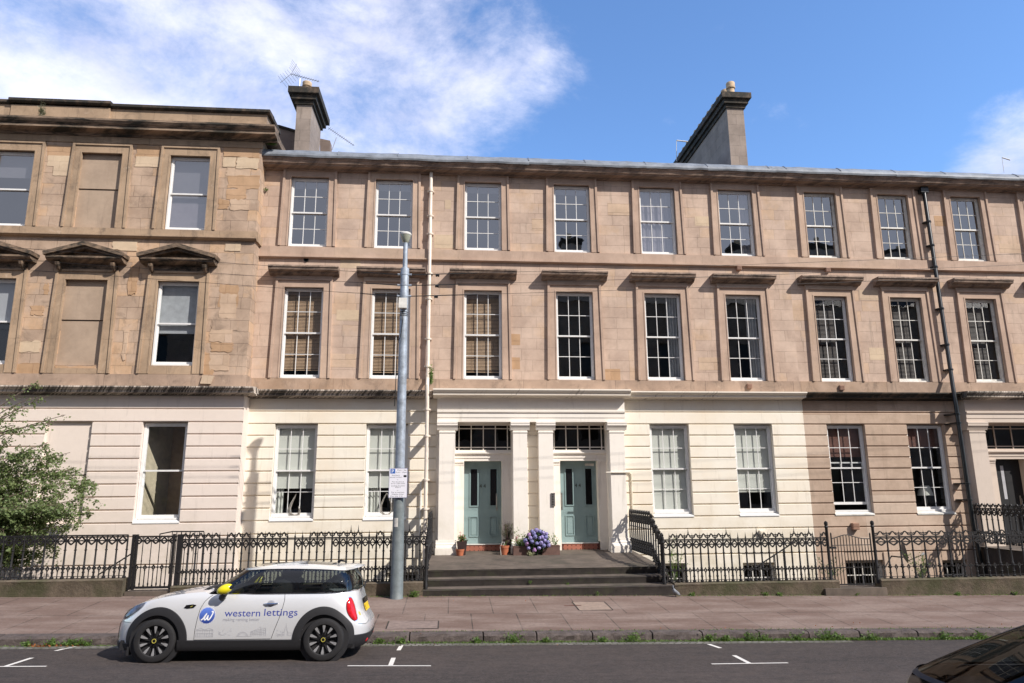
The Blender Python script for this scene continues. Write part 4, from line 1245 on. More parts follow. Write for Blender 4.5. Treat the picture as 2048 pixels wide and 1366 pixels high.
# ------------------------------------------------ white hatchback, local origin on the road below the front hub, near side at y=-.86
CXH = (at(308, 1284, 11.66).x)
gz = road_z(CXH + 1.25, 11.6)
car = thing('parked_car', 'small white hatchback with a yellow mirror and blue lettering on its door', 'car',
            (CXH, 11.62 + .86, road_z(CXH, 12.4)), None, (R(-3.0), R(.95), 0))
c = Car(-.735, 3.145, .862,
        top=[(-.76, .60), (-.70, .655), (-.62, .735), (-.50, .80), (-.30, .865), (0, .925), (.35, .975), (.66, .995), (.72, .965), (1.6, .968), (2.5, .995), (3.2, 1.01)],
        inset=[(.10, .075), (.20, .045), (.32, .018), (.45, .006), (.58, 0), (.72, .004), (.80, .014), (.88, .036), (.95, .065), (1.02, .10)],
        front=[(.10, -.66), (.20, -.715), (.35, -.735), (.50, -.725), (.62, -.69), (.72, -.62), (.82, -.50), (.95, -.3), (1.02, -.25)],
        rear=[(.10, 3.02), (.25, 3.12), (.40, 3.15), (.52, 3.145), (.60, 3.09), (.70, 3.03), (.85, 2.985), (1.02, 2.93)])
mb, rows = c.shell([(0, .315, .375), (2.495, .315, .375)], 220, 26)
c.deck(mb, rows, -.72, .72, .05)
body = mb.build('body', CARW, car, loc=(0, 0, 0), smooth=True)
# inner wheel wells and underside
m = MB()
for wx in (0, 2.495):
    for sy in (-1, 1):
        m.lathe([(.38, 0), (.385, .05), (.38, .28), (0, .28)] if sy < 0 else [(.38, 0), (.385, -.05), (.38, -.28), (0, -.28)], (wx, sy * .80, .315), 28, 'Y')
m.box(-.55, 2.95, -.70, .70, .16, .30)
m.box(.42, 2.08, -.80, .80, .17, .30)
m.build('underbody', PLAST, car, loc=(0, 0, 0))
def arch(cx, z0, r0, r1, u0, a0, a1, side):
    g = []; n = 36
    for k in range(n + 1):
        th = R(a0 + (a1 - a0) * k / n); row = []
        for j, (rr_, of) in enumerate(((r0, .0), (r0 + .004, .014), ((r0 + r1) / 2, .018), (r1 - .006, .014), (r1, .001))):
            uu = u0 + math.cos(th) * rr_; zz = max(.17, z0 + math.sin(th) * rr_)
            p = c.P(uu, zz, of)
            if side > 0: p = Vector((p.x, -p.y, p.z))
            row.append(p)
        g.append(row)
    m = MB(); m.grid(g); return m.build('wheel_arch_trim', PLAST, car, loc=(0, 0, 0), smooth=True)
for sd_ in (-1, 1):
    arch(0, .315, .352, .472, 0.0, -10, 192, sd_); arch(2.495, .315, .352, .472, 2.495, -12, 190, sd_)
# sill and bumper skirts
def band(u0, u1, zlo, zhi, off, name, mat, side=-1, n=40, root=None):
    m = MB(); g = []
    for i in range(n + 1):
        u = u0 + (u1 - u0) * i / n; row = []
        for zz, o in ((zlo, off * .4), (zlo + .01, off), ((zlo + zhi) / 2, off), (zhi - .01, off), (zhi, 0)):
            p = c.P(u, zz, o)
            if side > 0: p = Vector((p.x, -p.y, p.z))
            row.append(p)
        g.append(row)
    m.grid(g); return m.build(name, mat, root or car, loc=(0, 0, 0), smooth=True)
for sd_ in (-1, 1): band(.33, 2.16, .155, .315, .016, 'sill_trim', PLAST, sd_)
Lh = c.L / 4
band(-.40, c.xc - Lh, .165, .27, .022, 'front_skirt', PLAST); band(-.40, c.xc - Lh, .165, .27, .022, 'front_skirt', PLAST, 1)
uR = 2.87
band(2.90, c.xc + Lh, .165, .36, .012, 'rear_skirt', PLAST); band(2.90, c.xc + Lh, .165, .36, .012, 'rear_skirt', PLAST, 1)
# grille at the nose
m = MB(); c.patch(m, [c.xc - Lh + (.50) * (2 * i / 20 - 1) for i in range(21)], lambda u: .30 + 0 * u, lambda u: .60 - .3 * abs(u - (c.xc - Lh)) ** 2, .008); m.build('grille', GLOSSB, car, loc=(0, 0, 0), smooth=True)
# greenhouse
belt = lambda x: lerp_tab([(.70, .972), (1.6, .972), (2.4, .985), (2.9, 1.0)], x)
def ring(xf, xr, hw, z, nf, nr, N=120, zf=None):
    out = []
    for i in range(N):
        th = -math.pi / 2 + 2 * math.pi * i / N; cc, ss = math.cos(th), math.sin(th)
        n = nr if cc > 0 else nf; a = (xr - xf) / 2
        x = (xf + xr) / 2 + a * math.copysign(abs(cc) ** (2 / (n * 1.9)), cc); y = hw * math.copysign(abs(ss) ** (2 / n), ss)
        out.append(Vector((x, y, zf(x) if zf else z)))
    return out
NB = 160
Bt = ring(.60, 2.93, .785, 0, 2.5, 3.6, NB, belt)
Tp = ring(1.10, 2.80, .615, 0, 3.2, 4.2, NB, lambda x: lerp_tab(smooth_tab([(1.05, 1.305), (1.5, 1.345), (2.1, 1.35), (2.8, 1.325)]), x))
def GH(i, t, off=0):
    i = i % NB; a, b = Bt[i], Tp[i]; p = a.lerp(b, t)
    n = Vector(((Bt[(i + 1) % NB] - Bt[i - 1]).y, -(Bt[(i + 1) % NB] - Bt[i - 1]).x, 0)).normalized()
    bul = .035 * 4 * t * (1 - t)
    return p + n * (bul + off)
m = MB(); m.grid([[GH(i, t / 8) for i in range(NB)] for t in range(9)], True)
m.build('side_glass', CARGL, car, loc=(0, 0, 0), smooth=True)
def gx(i): return Bt[i % NB].x
def gstrip(mb, cond, t0=0, t1=1, off=.006, k=5):
    run = []
    for i in range(NB + 1):
        if cond(i % NB): run.append(i)
        else:
            if len(run) > 1: mb.grid([[GH(j, t0 + (t1 - t0) * q / k, off) for j in run] for q in range(k + 1)])
            run = []
    if len(run) > 1: mb.grid([[GH(j, t0 + (t1 - t0) * q / k, off) for j in run] for q in range(k + 1)])
m = MB()
gstrip(m, lambda i: .80 < gx(i) < .93 and abs(Bt[i].y) > .5)                # A pillar
gstrip(m, lambda i: 2.80 < gx(i) and abs(Bt[i].y) > .56)                    # C pillar corner
gstrip(m, lambda i: True, 0, .045, .007, 2); gstrip(m, lambda i: True, .93, 1, .007, 2)
m.build('pillar_trim', GLOSSB, car, loc=(0, 0, 0), smooth=True)
m = MB(); gstrip(m, lambda i: 1.80 < gx(i) < 1.90, off=.004)
m.build('door_pillar', GLOSSB, car, loc=(0, 0, 0), smooth=True)
m = MB(); gstrip(m, lambda i: .80 < gx(i) < 2.92 and Bt[i].y < 0, -.03, .01, .012, 2); gstrip(m, lambda i: .80 < gx(i) < 2.92 and Bt[i].y > 0, -.03, .01, .012, 2)
m.build('belt_moulding', CHROME, car, loc=(0, 0, 0), smooth=True)
# roof
g = []
for t in range(9):
    f = 1 - t / 8; row = []
    for i in range(NB):
        p = Tp[i]; xm = 1.95
        q = Vector((xm + (p.x - xm) * f * (1.03), p.y * f * 1.03, p.z + .062 * (1 - f ** 2.2) + .012))
        row.append(q)
    g.append(row)
m = MB(); m.grid([[Vector((1.95 + (Tp[i].x - 1.95) * 1.03, Tp[i].y * 1.035, Tp[i].z - .022)) for i in range(NB)]] + g, True)
m.build('roof', CARROOF, car, loc=(0, 0, 0), smooth=True)
m = MB(); hwz = .57; sp = []
for k in range(17):
    y = hwz * (k / 8 - 1); cr_ = .03 * (1 - (y / .6) ** 2); xe = 2.975 - .09 * (y / .57) ** 2
    sp.append([(2.62, y, 1.355 + cr_), (2.80, y, 1.357 + cr_), (xe - .02, y * .97, 1.350 + cr_ * .5), (xe, y * .96, 1.340 + cr_ * .5), (xe - .02, y * .96, 1.330 + cr_ * .5), (2.74, y, 1.305), (2.62, y, 1.325)])
m.grid(sp); m.face(sp[0]); m.face(sp[-1])
m.build('roof_spoiler', CARROOF, car, loc=(0, 0, 0), smooth=True)
m = MB(); m.grid([[(x, y, 1.415 - .02 * (y / .4) ** 2 - .03 * ((x - 1.9) / .6) ** 2) for x in (1.32, 1.5, 1.7, 1.88)] for y in (-.42, -.2, 0, .2, .42)]); m.grid([[(x, y, 1.424 - .02 * (y / .4) ** 2 - .03 * ((x - 1.9) / .6) ** 2) for x in (1.95, 2.1, 2.3, 2.46)] for y in (-.42, -.2, 0, .2, .42)])
m.build('sunroof', GLOSSB, car, loc=(0, 0, 0))
m = MB(); m.tube([(2.52, 0, 1.40), (2.56, 0, 1.435), (2.66, 0, 1.415)], [.03, .018, .01], 8); m.build('roof_aerial', GLOSSB, car, loc=(0, 0, 0))
# rear shelf under the hatch glass
m = MB(); m.grid([[(p.x, p.y, p.z) for p in [Vector((c.P(c.xc + c.L * i / 220, 1.0).x, c.P(c.xc + c.L * i / 220, 1.0).y * 1.0, belt(2.9))) for i in range(0, 111)] if p.x > 2.6], [(q.x - .12, q.y * .86, belt(2.9) + .03) for q in [c.P(c.xc + c.L * i / 220, 1.0) for i in range(0, 111)] if q.x > 2.6]])
m.build('tailgate_ledge', CARW, car, loc=(0, 0, 0), smooth=True)
m = MB(); m.grid([[(p.x, p.y, belt(p.x) - .02), (p.x, -p.y, belt(p.x) - .02)] for p in sorted([q for q in Bt if q.y < 0 and q.x > .9], key=lambda q: q.x)]); m.build('cabin_floor', SEATM, car, loc=(0, 0, 0))
# seats, wheel
def seat(x, y, w=.44, h=1.16):
    m = MB()
    m.tube([(x, y, .85), (x + .05, y, 1.0), (x + .10, y, h)], [.16, .19, .15], 10); m.tube([(x + .11, y, h - .02), (x + .12, y, h + .05), (x + .13, y, h + .13)], [.06, .11, .07], 10)
    return m.build('seat', SEATM, car, loc=(0, 0, 0), smooth=True)
for x, y in ((1.66, -.36), (1.66, .36), (2.45, -.34), (2.45, .34)): seat(x, y, h=1.16 if x < 2 else 1.08)
m = MB(); pts = [(1.16 + .05 * math.sin(t), .36 + .17 * math.cos(t), 1.03 + .15 * math.sin(t)) for t in [2 * math.pi * k / 24 for k in range(25)]]; m.tube(pts, .014, 6); m.build('steering_wheel', GLOSSB, car, loc=(0, 0, 0), smooth=True)
m = MB(); m.box(.80, 1.10, -.66, .66, .9, 1.03); m.build('dashboard', SEATM, car, loc=(0, 0, 0))
# cowl and wipers
m = MB(); m.grid([[(x, y, lerp_tab(c.top, x) + .055 * (1 - (y / .72) ** 2) + .004) for y in [-.66 + 1.32 * k / 10 for k in range(11)]] for x in (.56, .64, .72)]); m.build('cowl', PLAST, car, loc=(0, 0, 0))
m = MB(); m.tube([(.60, -.55, 1.03), (.78, -.2, 1.075), (.84, .1, 1.10)], .009, 5); m.build('wiper', PLAST, car, loc=(0, 0, 0))
m = MB(); m.tube([(2.985, .30, 1.06), (2.99, .05, 1.10), (3.01, -.30, 1.03)], .012, 5); m.build('rear_wiper', PLAST, car, loc=(0, 0, 0))
# mirrors
def blobm(m, cen, rx, ry, rz, tilt=0, n=14, pw=1.0):
    rows = []
    for i in range(1, n):
        ph = math.pi * i / n; row = []
        for j in range(20):
            th = 2 * math.pi * j / 20
            x, y, z = math.sin(ph) * math.cos(th) * rx, math.sin(ph) * math.sin(th) * ry, math.cos(ph) * rz
            x2 = x * math.cos(tilt) - z * math.sin(tilt); z2 = x * math.sin(tilt) + z * math.cos(tilt)
            row.append((cen[0] + x2, cen[1] + y, cen[2] + z2))
        rows.append(row)
    m.grid(rows, True); m.face(rows[0]); m.face(rows[-1])
for sy, mt in ((-1, YELLOW), (1, YELLOW)):
    m = MB(); blobm(m, (.985, sy * .955, 1.05), .122, .08, .070, .40)
    mo = m.build('door_mirror', mt, car, loc=(0, 0, 0), smooth=True)
    m = MB(); m.tube([(.93, sy * .86, .925), (.95, sy * .92, .94), (.99, sy * .96, 1.0)], [.055, .045, .05], 8); m.build('mirror_stalk', PLAST, mo, loc=(0, 0, 0), smooth=True)
    m = MB(); blobm(m, (1.04, sy * .955, 1.068), .070, .062, .046, .40); m.build('mirror_glass', GLOSSB, mo, loc=(0, 0, 0), smooth=True)
# lamps
def ell(cu, cz, ru, rz, rot=0, n=28):
    return [(cu + ru * math.cos(t) * math.cos(rot) - rz * math.sin(t) * math.sin(rot), cz + ru * math.cos(t) * math.sin(rot) + rz * math.sin(t) * math.cos(rot)) for t in [2 * math.pi * k / n for k in range(n)]]
def epatch(cu, cz, ru, rz, rot, off, name, mat, side=-1, pw=1.0, root=None, cap=True):
    m = MB(); rows = []
    for f in (1.0, .93, .6, .25, .01):
        row = []
        for (u, z) in ell(cu, cz, ru * f, rz * f, rot, 32):
            o = off * (1 - f ** 6) + .001
            z = min(z, c.ztop(c.ref(u)[0]) - .004)
            p = c.P(u, z, o)
            if side > 0: p = Vector((p.x, -p.y, p.z))
            row.append(p)
        rows.append(row)
    m.grid(rows, True); return m.build(name, mat, root or car, loc=(0, 0, 0), smooth=True)
for sd_ in (-1, 1):
    h = epatch(-.52, .735, .215, .098, .55, .010, 'headlight', LENS, sd_); epatch(-.52, .735, .225, .106, .55, .004, 'headlight_ring', CHROME, sd_, root=h)
    t_ = epatch(2.985, .735, .095, .175, .10, .022, 'tail_light', REDL, sd_); epatch(2.985, .735, .103, .183, .10, .008, 'tail_light_ring', CHROME, sd_, root=t_)
    epatch(3.33, .245, .05, .035, .2, .02, 'rear_reflector', REDL, sd_)
m = MB(); c.patch(m, [c.xc + Lh + .26 * (2 * i / 10 - 1) for i in range(11)], lambda u: .665, lambda u: .775, .016, 2); m.build('number_plate', PLATEY, car, loc=(0, 0, 0))
m = MB()
def wrap(u0, z0, off=.0022, sc=1.0, side=-1): return lambda x, y, z: c.P(u0 + x * sc, z0 + y * sc, off)
text_to(m, 'SE', .085, lambda x, y, z: c.P(c.xc + Lh - .18 + x, .69 + y, .019)); m.build('plate_characters', BLACKP, car, loc=(0, 0, 0))
m = MB(); c.patch(m, [c.xc + Lh + .28 * (2 * i / 10 - 1) for i in range(11)], lambda u: .785, lambda u: .865, .022, 2); m.build('tailgate_handle', GLOSSB, car, loc=(0, 0, 0))
epatch(3.16, .66, .03, .03, 0, .004, 'tail_badge', YEL2)
# side scuttle
m = MB(); m2_ = [(.37, .775), (.42, .765), (.52, .775), (.555, .815), (.50, .825), (.40, .815)]
c.decal(m, m2_, .008); m.build('side_scuttle', GLOSSB, car, loc=(0, 0, 0))
m = MB(); m.tube([c.P(.47, .787, .011), c.P(.485, .797, .011), c.P(.50, .803, .011)], .005, 4); m.build('scuttle_badge', YEL2, car, loc=(0, 0, 0))
# door seams
def seam(pts, w=.0035, name='door_seam'):
    m = MB(); pts2 = []
    for (a, b) in zip(pts, pts[1:]):
        for k in range(6): pts2.append((a[0] + (b[0] - a[0]) * k / 6, a[1] + (b[1] - a[1]) * k / 6))
    pts2.append(pts[-1]); g = []
    for i, (u, z) in enumerate(pts2):
        p, q = pts2[max(i - 1, 0)], pts2[min(i + 1, len(pts2) - 1)]
        dx, dz = q[0] - p[0], q[1] - p[1]; l = math.hypot(dx, dz) or 1
        g.append([c.P(u - dz / l * w, z + dx / l * w, .0012), c.P(u + dz / l * w, z - dx / l * w, .0012)])
    m.grid(g); m.build(name, BLACKP, car, loc=(0, 0, 0))
seam([(.77, .955), (.72, .92), (.665, .86), (.62, .76), (.595, .62), (.575, .45), (.572, .32)]); seam([(.572, .318), (1.70, .325)])
seam([(1.855, .965), (1.865, .88), (1.85, .78), (1.81, .62), (1.76, .48), (1.71, .325)])
seam([(-.735, .56), (-.6, .56), (-.42, .555)], .003, 'bumper_seam')
seam([(3.02, .52), (3.2, .50), (3.4, .55)], .003, 'bumper_seam')
# handle
m = MB(); m.tube([c.P(1.56, .822, .006), c.P(1.62, .826, .03), c.P(1.70, .828, .034), c.P(1.77, .834, .008)], [.010, .013, .013, .010], 8); ho = m.build('door_handle', CHROME, car, loc=(0, 0, 0), smooth=True)
epatch(1.665, .832, .058, .045, 0, .004, 'handle_recess', simple('recess_grey', (.34, .34, .36), .3, .3), root=ho)
# graphics
m = MB(); c_ = ell(.735, .665, .124, .124)
def disc(r, off, name, mat, root=None):
    mm = MB(); mm.grid([[c.P(u, z, off) for u, z in ell(.735, .665, r * f, r * f, 0, 40)] for f in (1, .66, .33, .01)], True); return mm.build(name, mat, root or car, loc=(0, 0, 0))
lg = disc(.125, .0012, 'round_logo', PRINTW); disc(.121, .0018, 'logo_ring', LETB, lg); disc(.116, .0024, 'logo_ring', PRINTW, lg)
def logo_blue():
    t = NT('logo_blue_fade'); s_ = t.N('ShaderNodeSeparateXYZ'); t.l.new(t.tc.outputs['Object'], s_.inputs[0])
    t.set(t.mix(t.ramp(s_.outputs['Z'], .55, .79), (.02, .04, .20), (.12, .22, .68)), .35); return t.m
disc(.113, .003, 'logo_disc', logo_blue(), lg)
pts = [(q[0] * .88, q[1] * .95) for q in ((-.095, -.068), (-.065, -.048), (-.03, .002), (-.008, .030), (-.022, .004), (-.040, -.035), (-.038, -.062), (-.018, -.060), (.008, -.02), (.020, .002), (.014, -.03), (.016, -.060), (.036, -.062), (.062, -.030), (.088, .020), (.096, .050), (.086, .060), (.072, .052))]
lead_ = [(-.075, -.058), (-.058, -.048), (-.045, -.030)]
def ribbon(mm, pts, w, off):
    P2 = []
    for i in range(len(pts) - 1):
        p0, p1, p2, p3 = pts[max(0, i - 1)], pts[i], pts[i + 1], pts[min(len(pts) - 1, i + 2)]
        for k in range(5):
            t = k / 5
            P2.append(tuple(.5 * (2 * p1[j] + (p2[j] - p0[j]) * t + (2 * p0[j] - 5 * p1[j] + 4 * p2[j] - p3[j]) * t * t + (3 * p1[j] - p0[j] - 3 * p2[j] + p3[j]) * t ** 3) for j in (0, 1)))
    P2.append(pts[-1]); g = []
    for i, (u, z) in enumerate(P2):
        p, q = P2[max(i - 1, 0)], P2[min(i + 1, len(P2) - 1)]; dx, dz = q[0] - p[0], q[1] - p[1]; l = math.hypot(dx, dz) or 1
        g.append([c.P(.735 + u - dz / l * w, .665 + z + dx / l * w, off), c.P(.735 + u + dz / l * w, .665 + z - dx / l * w, off)])
    mm.grid(g)
m = MB(); ribbon(m, pts, .0088, .0040); m.build('logo_letter', PRINTW, lg, loc=(0, 0, 0))
def fit_text(s, size, u0, u1, z0, off, mat, name, shear=0):
    vs, fs = text_mesh(s, size, 'LEFT', shear=shear); xs_ = [v.x for v in vs]; a, b = min(xs_), max(xs_); k = (u1 - u0) / (b - a)
    mm = MB(); mm.v = [tuple(c.P(u0 + (v.x - a) * k, z0 + v.y, off)) for v in vs]; mm.f = fs; mm.mi = [0] * len(fs)
    return mm.build(name, mat, car, loc=(0, 0, 0))
fit_text('western', .145, .990, 1.520, .650, .002, LETB, 'lettering'); fit_text('lettings', .145, 1.580, 2.085, .658, .002, LETB, 'lettering')
fit_text('making renting better', .066, .975, 1.520, .585, .002, LETG, 'lettering')
# faint line drawings of buildings along the sill
m = MB()
def ln(a, b, w=.0012):
    dx, dz = b[0] - a[0], b[1] - a[1]; l = math.hypot(dx, dz) or 1
    m.face([c.P(a[0] - dz / l * w, a[1] + dx / l * w, .002), c.P(a[0] + dz / l * w, a[1] - dx / l * w, .002), c.P(b[0] + dz / l * w, b[1] - dx / l * w, .002), c.P(b[0] - dz / l * w, b[1] + dx / l * w, .002)])
def rect(u, z, w, h):
    ln((u, z), (u + w, z)); ln((u, z + h), (u + w, z + h)); ln((u, z), (u, z + h)); ln((u + w, z), (u + w, z + h))
rg = random.Random(4)
rect(.595, .36, .25, .10)
for k in range(7): ln((.62 + k * .035, .36), (.62 + k * .035, .46)); ln((.61 + k * .035, .40), (.63 + k * .035, .40))
for k in range(9): ln((.60 + k * .03, .365), (.60 + k * .03, .395))
for q in (.595, .72): ln((q, .46), (q + .062, .487)); ln((q + .062, .487), (q + .125, .46))
ln((.595, .41), (.845, .41)); ln((.595, .448), (.845, .448))
m.build('building_sketch', LETG, car, loc=(0, 0, 0)); m = MB()
for k in range(26): u = .92 + rg.uniform(0, .2); z = .375 + rg.uniform(0, .09); ln((u, z), (u + rg.uniform(-.03, .03), z + rg.uniform(-.02, .025)))
m.build('building_sketch', LETG, car, loc=(0, 0, 0)); m = MB()
for k in range(12): t = math.pi * k / 12; t2 = math.pi * (k + 1) / 12; ln((1.28 + .08 * math.cos(t), .365 + .062 * math.sin(t)), (1.28 + .08 * math.cos(t2), .365 + .062 * math.sin(t2))); ln((1.28 + .05 * math.cos(t), .365 + .035 * math.sin(t)), (1.28 + .08 * math.cos(t), .365 + .062 * math.sin(t)))
ln((1.2, .365), (1.42, .365))
m.build('building_sketch', LETG, car, loc=(0, 0, 0)); m = MB()
for k in range(9): ln((1.40 + k * .028, .365), (1.40 + k * .028, .42 + min(k, 6) * .012))
for k in range(4): ln((1.40, .385 + k * .016), (1.62, .40 + k * .026))
ln((1.40, .42), (1.55, .50)); ln((1.55, .50), (1.55, .365)); ln((1.62, .365), (1.62, .47))
m.build('building_sketch', LETG, car, loc=(0, 0, 0)); m = MB()
for k in range(20): u = 1.77 + rg.uniform(0, .12); z = .37 + rg.uniform(0, .08); ln((u, z), (u + rg.uniform(-.02, .02), z + rg.uniform(-.02, .02)))
m.build('building_sketch', LETG, car, loc=(0, 0, 0)); m = MB()
for sx_ in (-1, 1): ln((1.925 + sx_ * .03, .41), (1.925, .52)); ln((1.925 + sx_ * .022, .365), (1.925 + sx_ * .022, .44)); ln((1.925 + sx_ * .012, .44), (1.925 + sx_ * .012, .49))
ln((1.925, .52), (1.925, .55)); rect(1.96, .37, .05, .04); rect(1.80, .37, .09, .02)
m.build('building_sketch', LETG, car, loc=(0, 0, 0))
# wheels
for x, y in ((0, -.85), (2.495, -.85)):
    w = wheel(car, x, y, .308, -1); w.location = (0, 0, .308)
for x, y in ((0, .85), (2.495, .85)):
    w = wheel(car, x, y, .308, 1); w.location = (0, 0, .308)
# mudflap in front of the rear of the front wheel
m = MB(); m.box(-.40, -.375, -.80, -.62, .10, .22); m.build('mudflap', PLAST, car, loc=(0, 0, 0))

# ------------------------------------------------ dark saloon at the near kerb, lower right
Y2 = 6.55
p0 = at(1874, 1339, Y2)
print('car2', p0)
c2x = p0.x + .26
car2 = thing('parked_car', 'black car cut off by the bottom right corner, its sloping end glass in view', 'car', (c2x, Y2 - .55, road_z(c2x + 1, Y2 - .5)), None, (R(-1.0), R(.9), 0))
zs2 = p0.z - road_z(c2x + 1, Y2 - .5)
c = Car(-.90, 3.50, .90,
        top=[(-.95, .70), (-.85, .80), (-.70, .90), (-.52, .975), (-.3, .985), (.2, .96), (2.3, .95), (2.6, .90), (3.2, .80), (3.6, .66)],
        inset=[(.10, .075), (.30, .018), (.58, 0), (.72, .004), (.80, .014), (.88, .036), (.95, .065), (1.02, .10)],
        front=[(.10, -.8), (.35, -.9), (.55, -.88), (.75, -.7), (.95, -.5)], rear=[(.1, 3.4), (.4, 3.5), (.6, 3.48), (1.0, 3.35)])
mb, rows = c.shell([(0, .33, .38), (2.65, .33, .38)], 180, 20)
c.deck(mb, rows, -.88, -.42, .03); c.deck(mb, rows, 2.2, 3.5, .04)
mb.build('body', CARBLK, car2, loc=(0, 0, 0), smooth=True)
Bt = ring(-.60, 2.45, .80, 0, 3.0, 2.8, NB, lambda x: .97)
Tp = ring(.72, 1.9, .60, 0, 3.4, 3.2, NB, lambda x: lerp_tab([(.3, 1.37), (.9, 1.42), (1.8, 1.38)], x))
m = MB(); m.grid([[GH(i, t / 8) for i in range(NB)] for t in range(9)], True); m.build('windscreen_and_windows', CARGL2, car2, loc=(0, 0, 0), smooth=True)
m = MB(); gstrip(m, lambda i: -.42 < gx(i) < -.16 and abs(Bt[i].y) > .55); gstrip(m, lambda i: 2.1 < gx(i) < 2.3 and abs(Bt[i].y) > .5); gstrip(m, lambda i: True, 0, .05, .007, 2); gstrip(m, lambda i: True, .9, 1, .007, 2)
gstrip(m, lambda i: 1.0 < gx(i) < 1.1)
m.build('pillar_trim', PLAST, car2, loc=(0, 0, 0), smooth=True)
m = MB(); m.grid([[Vector((1.3 + (Tp[i].x - 1.3) * f * 1.02, Tp[i].y * f * 1.02, Tp[i].z + .01 + .05 * (1 - f * f))) for i in range(NB)] for f in (1, .8, .6, .4, .2, .02)], True); m.build('roof', CARBLK, car2, loc=(0, 0, 0), smooth=True)
m = MB(); m.box(-.1, .3, -.66, .66, .78, .90); m.build('rear_shelf', SEATM, car2, loc=(0, 0, 0))
m = MB(); m.box(.0, 2.2, -.72, .72, .5, .6); m.build('cabin_floor', SEATM, car2, loc=(0, 0, 0))
m = MB(); m.grid([[(.0 + .28 * k / 4, -.3 + .3 * j / 3, .91 + .02 * math.sin(j + k)) for j in range(4)] for k in range(5)]); m.build('papers', simple('blue_paper', (.05, .10, .35), .7), car2, loc=(0, 0, 0))
m = MB(); m.tube([(1.62, 0, 1.28), (1.65, 0, 1.33)], .012, 6); blobm(m, (1.60, 0, 1.26), .02, .11, .035); m.build('interior_mirror', BLACKP, car2, loc=(0, 0, 0), smooth=True)
for sy in (-1, 1):
    m = MB(); blobm(m, (1.95, sy * 1.0, 1.02), .09, .11, .075); m.build('door_mirror', CARBLK, car2, loc=(0, 0, 0), smooth=True)
for x, y, s_ in ((1.15, -.36, 0), (1.15, .36, 0)):
    m = MB(); m.tube([(x, y, .6), (x - .1, y, 1.0), (x - .14, y, 1.15)], [.2, .22, .16], 10); m.tube([(x - .14, y, 1.14), (x - .15, y, 1.2), (x - .16, y, 1.28)], [.06, .11, .07], 10); m.build('seat', SEATM, car2, loc=(0, 0, 0), smooth=True)
for x, y, s_ in ((0, -.88, -1), (2.65, -.88, -1), (0, .88, 1), (2.65, .88, 1)):
    w = wheel(car2, x, y, .32, s_, hubyel=False); w.location = (0, 0, .32)
# ================================================================== RAILINGS
def zat(py, px=1500, Y=17.02): return at(px, py, Y).z
ZR, ZT, ZD, ZC, ZRG, ZB = zat(1077.7), zat(1063), zat(1094.5), zat(1104.5), zat(1138.5), zat(1162.5)
print('rail z', ZR, ZT, ZD, ZC, ZRG, ZB)
BAL = {}
def bal_mesh(top, zb, z_ring, z_col, rail, spike):
    """one cast baluster standing on local origin at rail-foot height; returns mesh object template"""
    m = MB()
    prof = [(.017, zb), (.028, zb + .01), (.028, zb + .035), (.015, zb + .05), (.015, zb + .12), (.026, zb + .135), (.016, zb + .15), (.014, z_ring - .03), (.031, z_ring - .015), (.031, z_ring + .015), (.016, z_ring + .03), (.023, z_ring + .05),
            (.0145, z_ring + .07), (.013, z_col - .015), (.023, z_col), (.013, z_col + .015), (.013, rail)]
    m.lathe([(r * 1.5, z) for r, z in prof], (0, 0, 0), 8)
    if spike: m.lathe([(.010, rail), (.022, rail + .03), (.014, rail + .05), (.009, rail + .09), (.001, rail + .165)], (0, 0, 0), 6)
    return m
def dogbar(m, x, y, zb, zr):
    m.lathe([(.012, zb), (.022, zb + .01), (.012, zb + .04), (.012, zr - .075), (.024, zr - .065), (.012, zr - .05), (.010, zr - .035)], (x, y, 0), 6)
    for s_ in (-1, 1):
        m.tube([(x, y, zr - .042), (x + s_ * .026, y, zr - .018), (x + s_ * .026, y, zr + .014), (x, y, zr + .036), (x, y, zr + .06)], .0164, 4, False)
def tracery(m, a, b, zr, zd, pt):
    """lozenge with pointed top between balusters a and b (3-d points), below the rail"""
    mid_ = (a + b) / 2; h = zr - zd
    def q(f, g): p = a.lerp(b, f); return (p.x, p.y, zr - h * g)
    for s_ in (0, 1):
        f = (lambda x: x) if s_ == 0 else (lambda x: 1 - x)
        m.tube([q(f(.5), .02), q(f(.38), .18), q(f(.17), .42), q(f(.12), .55), q(f(.24), .72), q(f(.5), 1.0)], .0205, 4, False)
        m.tube([q(f(.12), .52), q(f(.0), .52)], .0205, 4, False); m.tube([q(f(.15), .50), q(f(.32), .56), q(f(.5), .50)], .0178, 4, False)
        m.tube([q(f(.0), .06), q(f(.12), .12), q(f(.2), .03)], .0095, 4, False)
    if pt: m.tube([q(.5, 1.0), q(.5, 1.16), q(.5, 1.22), q(.5, 1.42)], [.008, .018, .011, .001], 5, False)
def crest(m, a, b, zr, fin):
    def q(f, g): p = a.lerp(b, f); return (p.x, p.y, zr + .115 * g)
    m.tube([q(0, .35), q(.25, .45), q(.33, .75), q(.42, 1.05), q(.5, 1.15), q(.58, 1.05), q(.67, .75), q(.75, .45), q(1, .35)], .0178, 4, False)
    m.tube([q(.0, .85), q(.14, .7), q(.27, .85)], .0164, 4, False); m.tube([q(1, .85), q(.86, .7), q(.73, .85)], .0164, 4, False)
    if fin:
        p = a.lerp(b, .5); m.lathe([(.006, zr + .13), (.019, zr + .155), (.010, zr + .175), (.009, zr + .2), (.001, zr + .285)], (p.x, p.y, 0), 5)
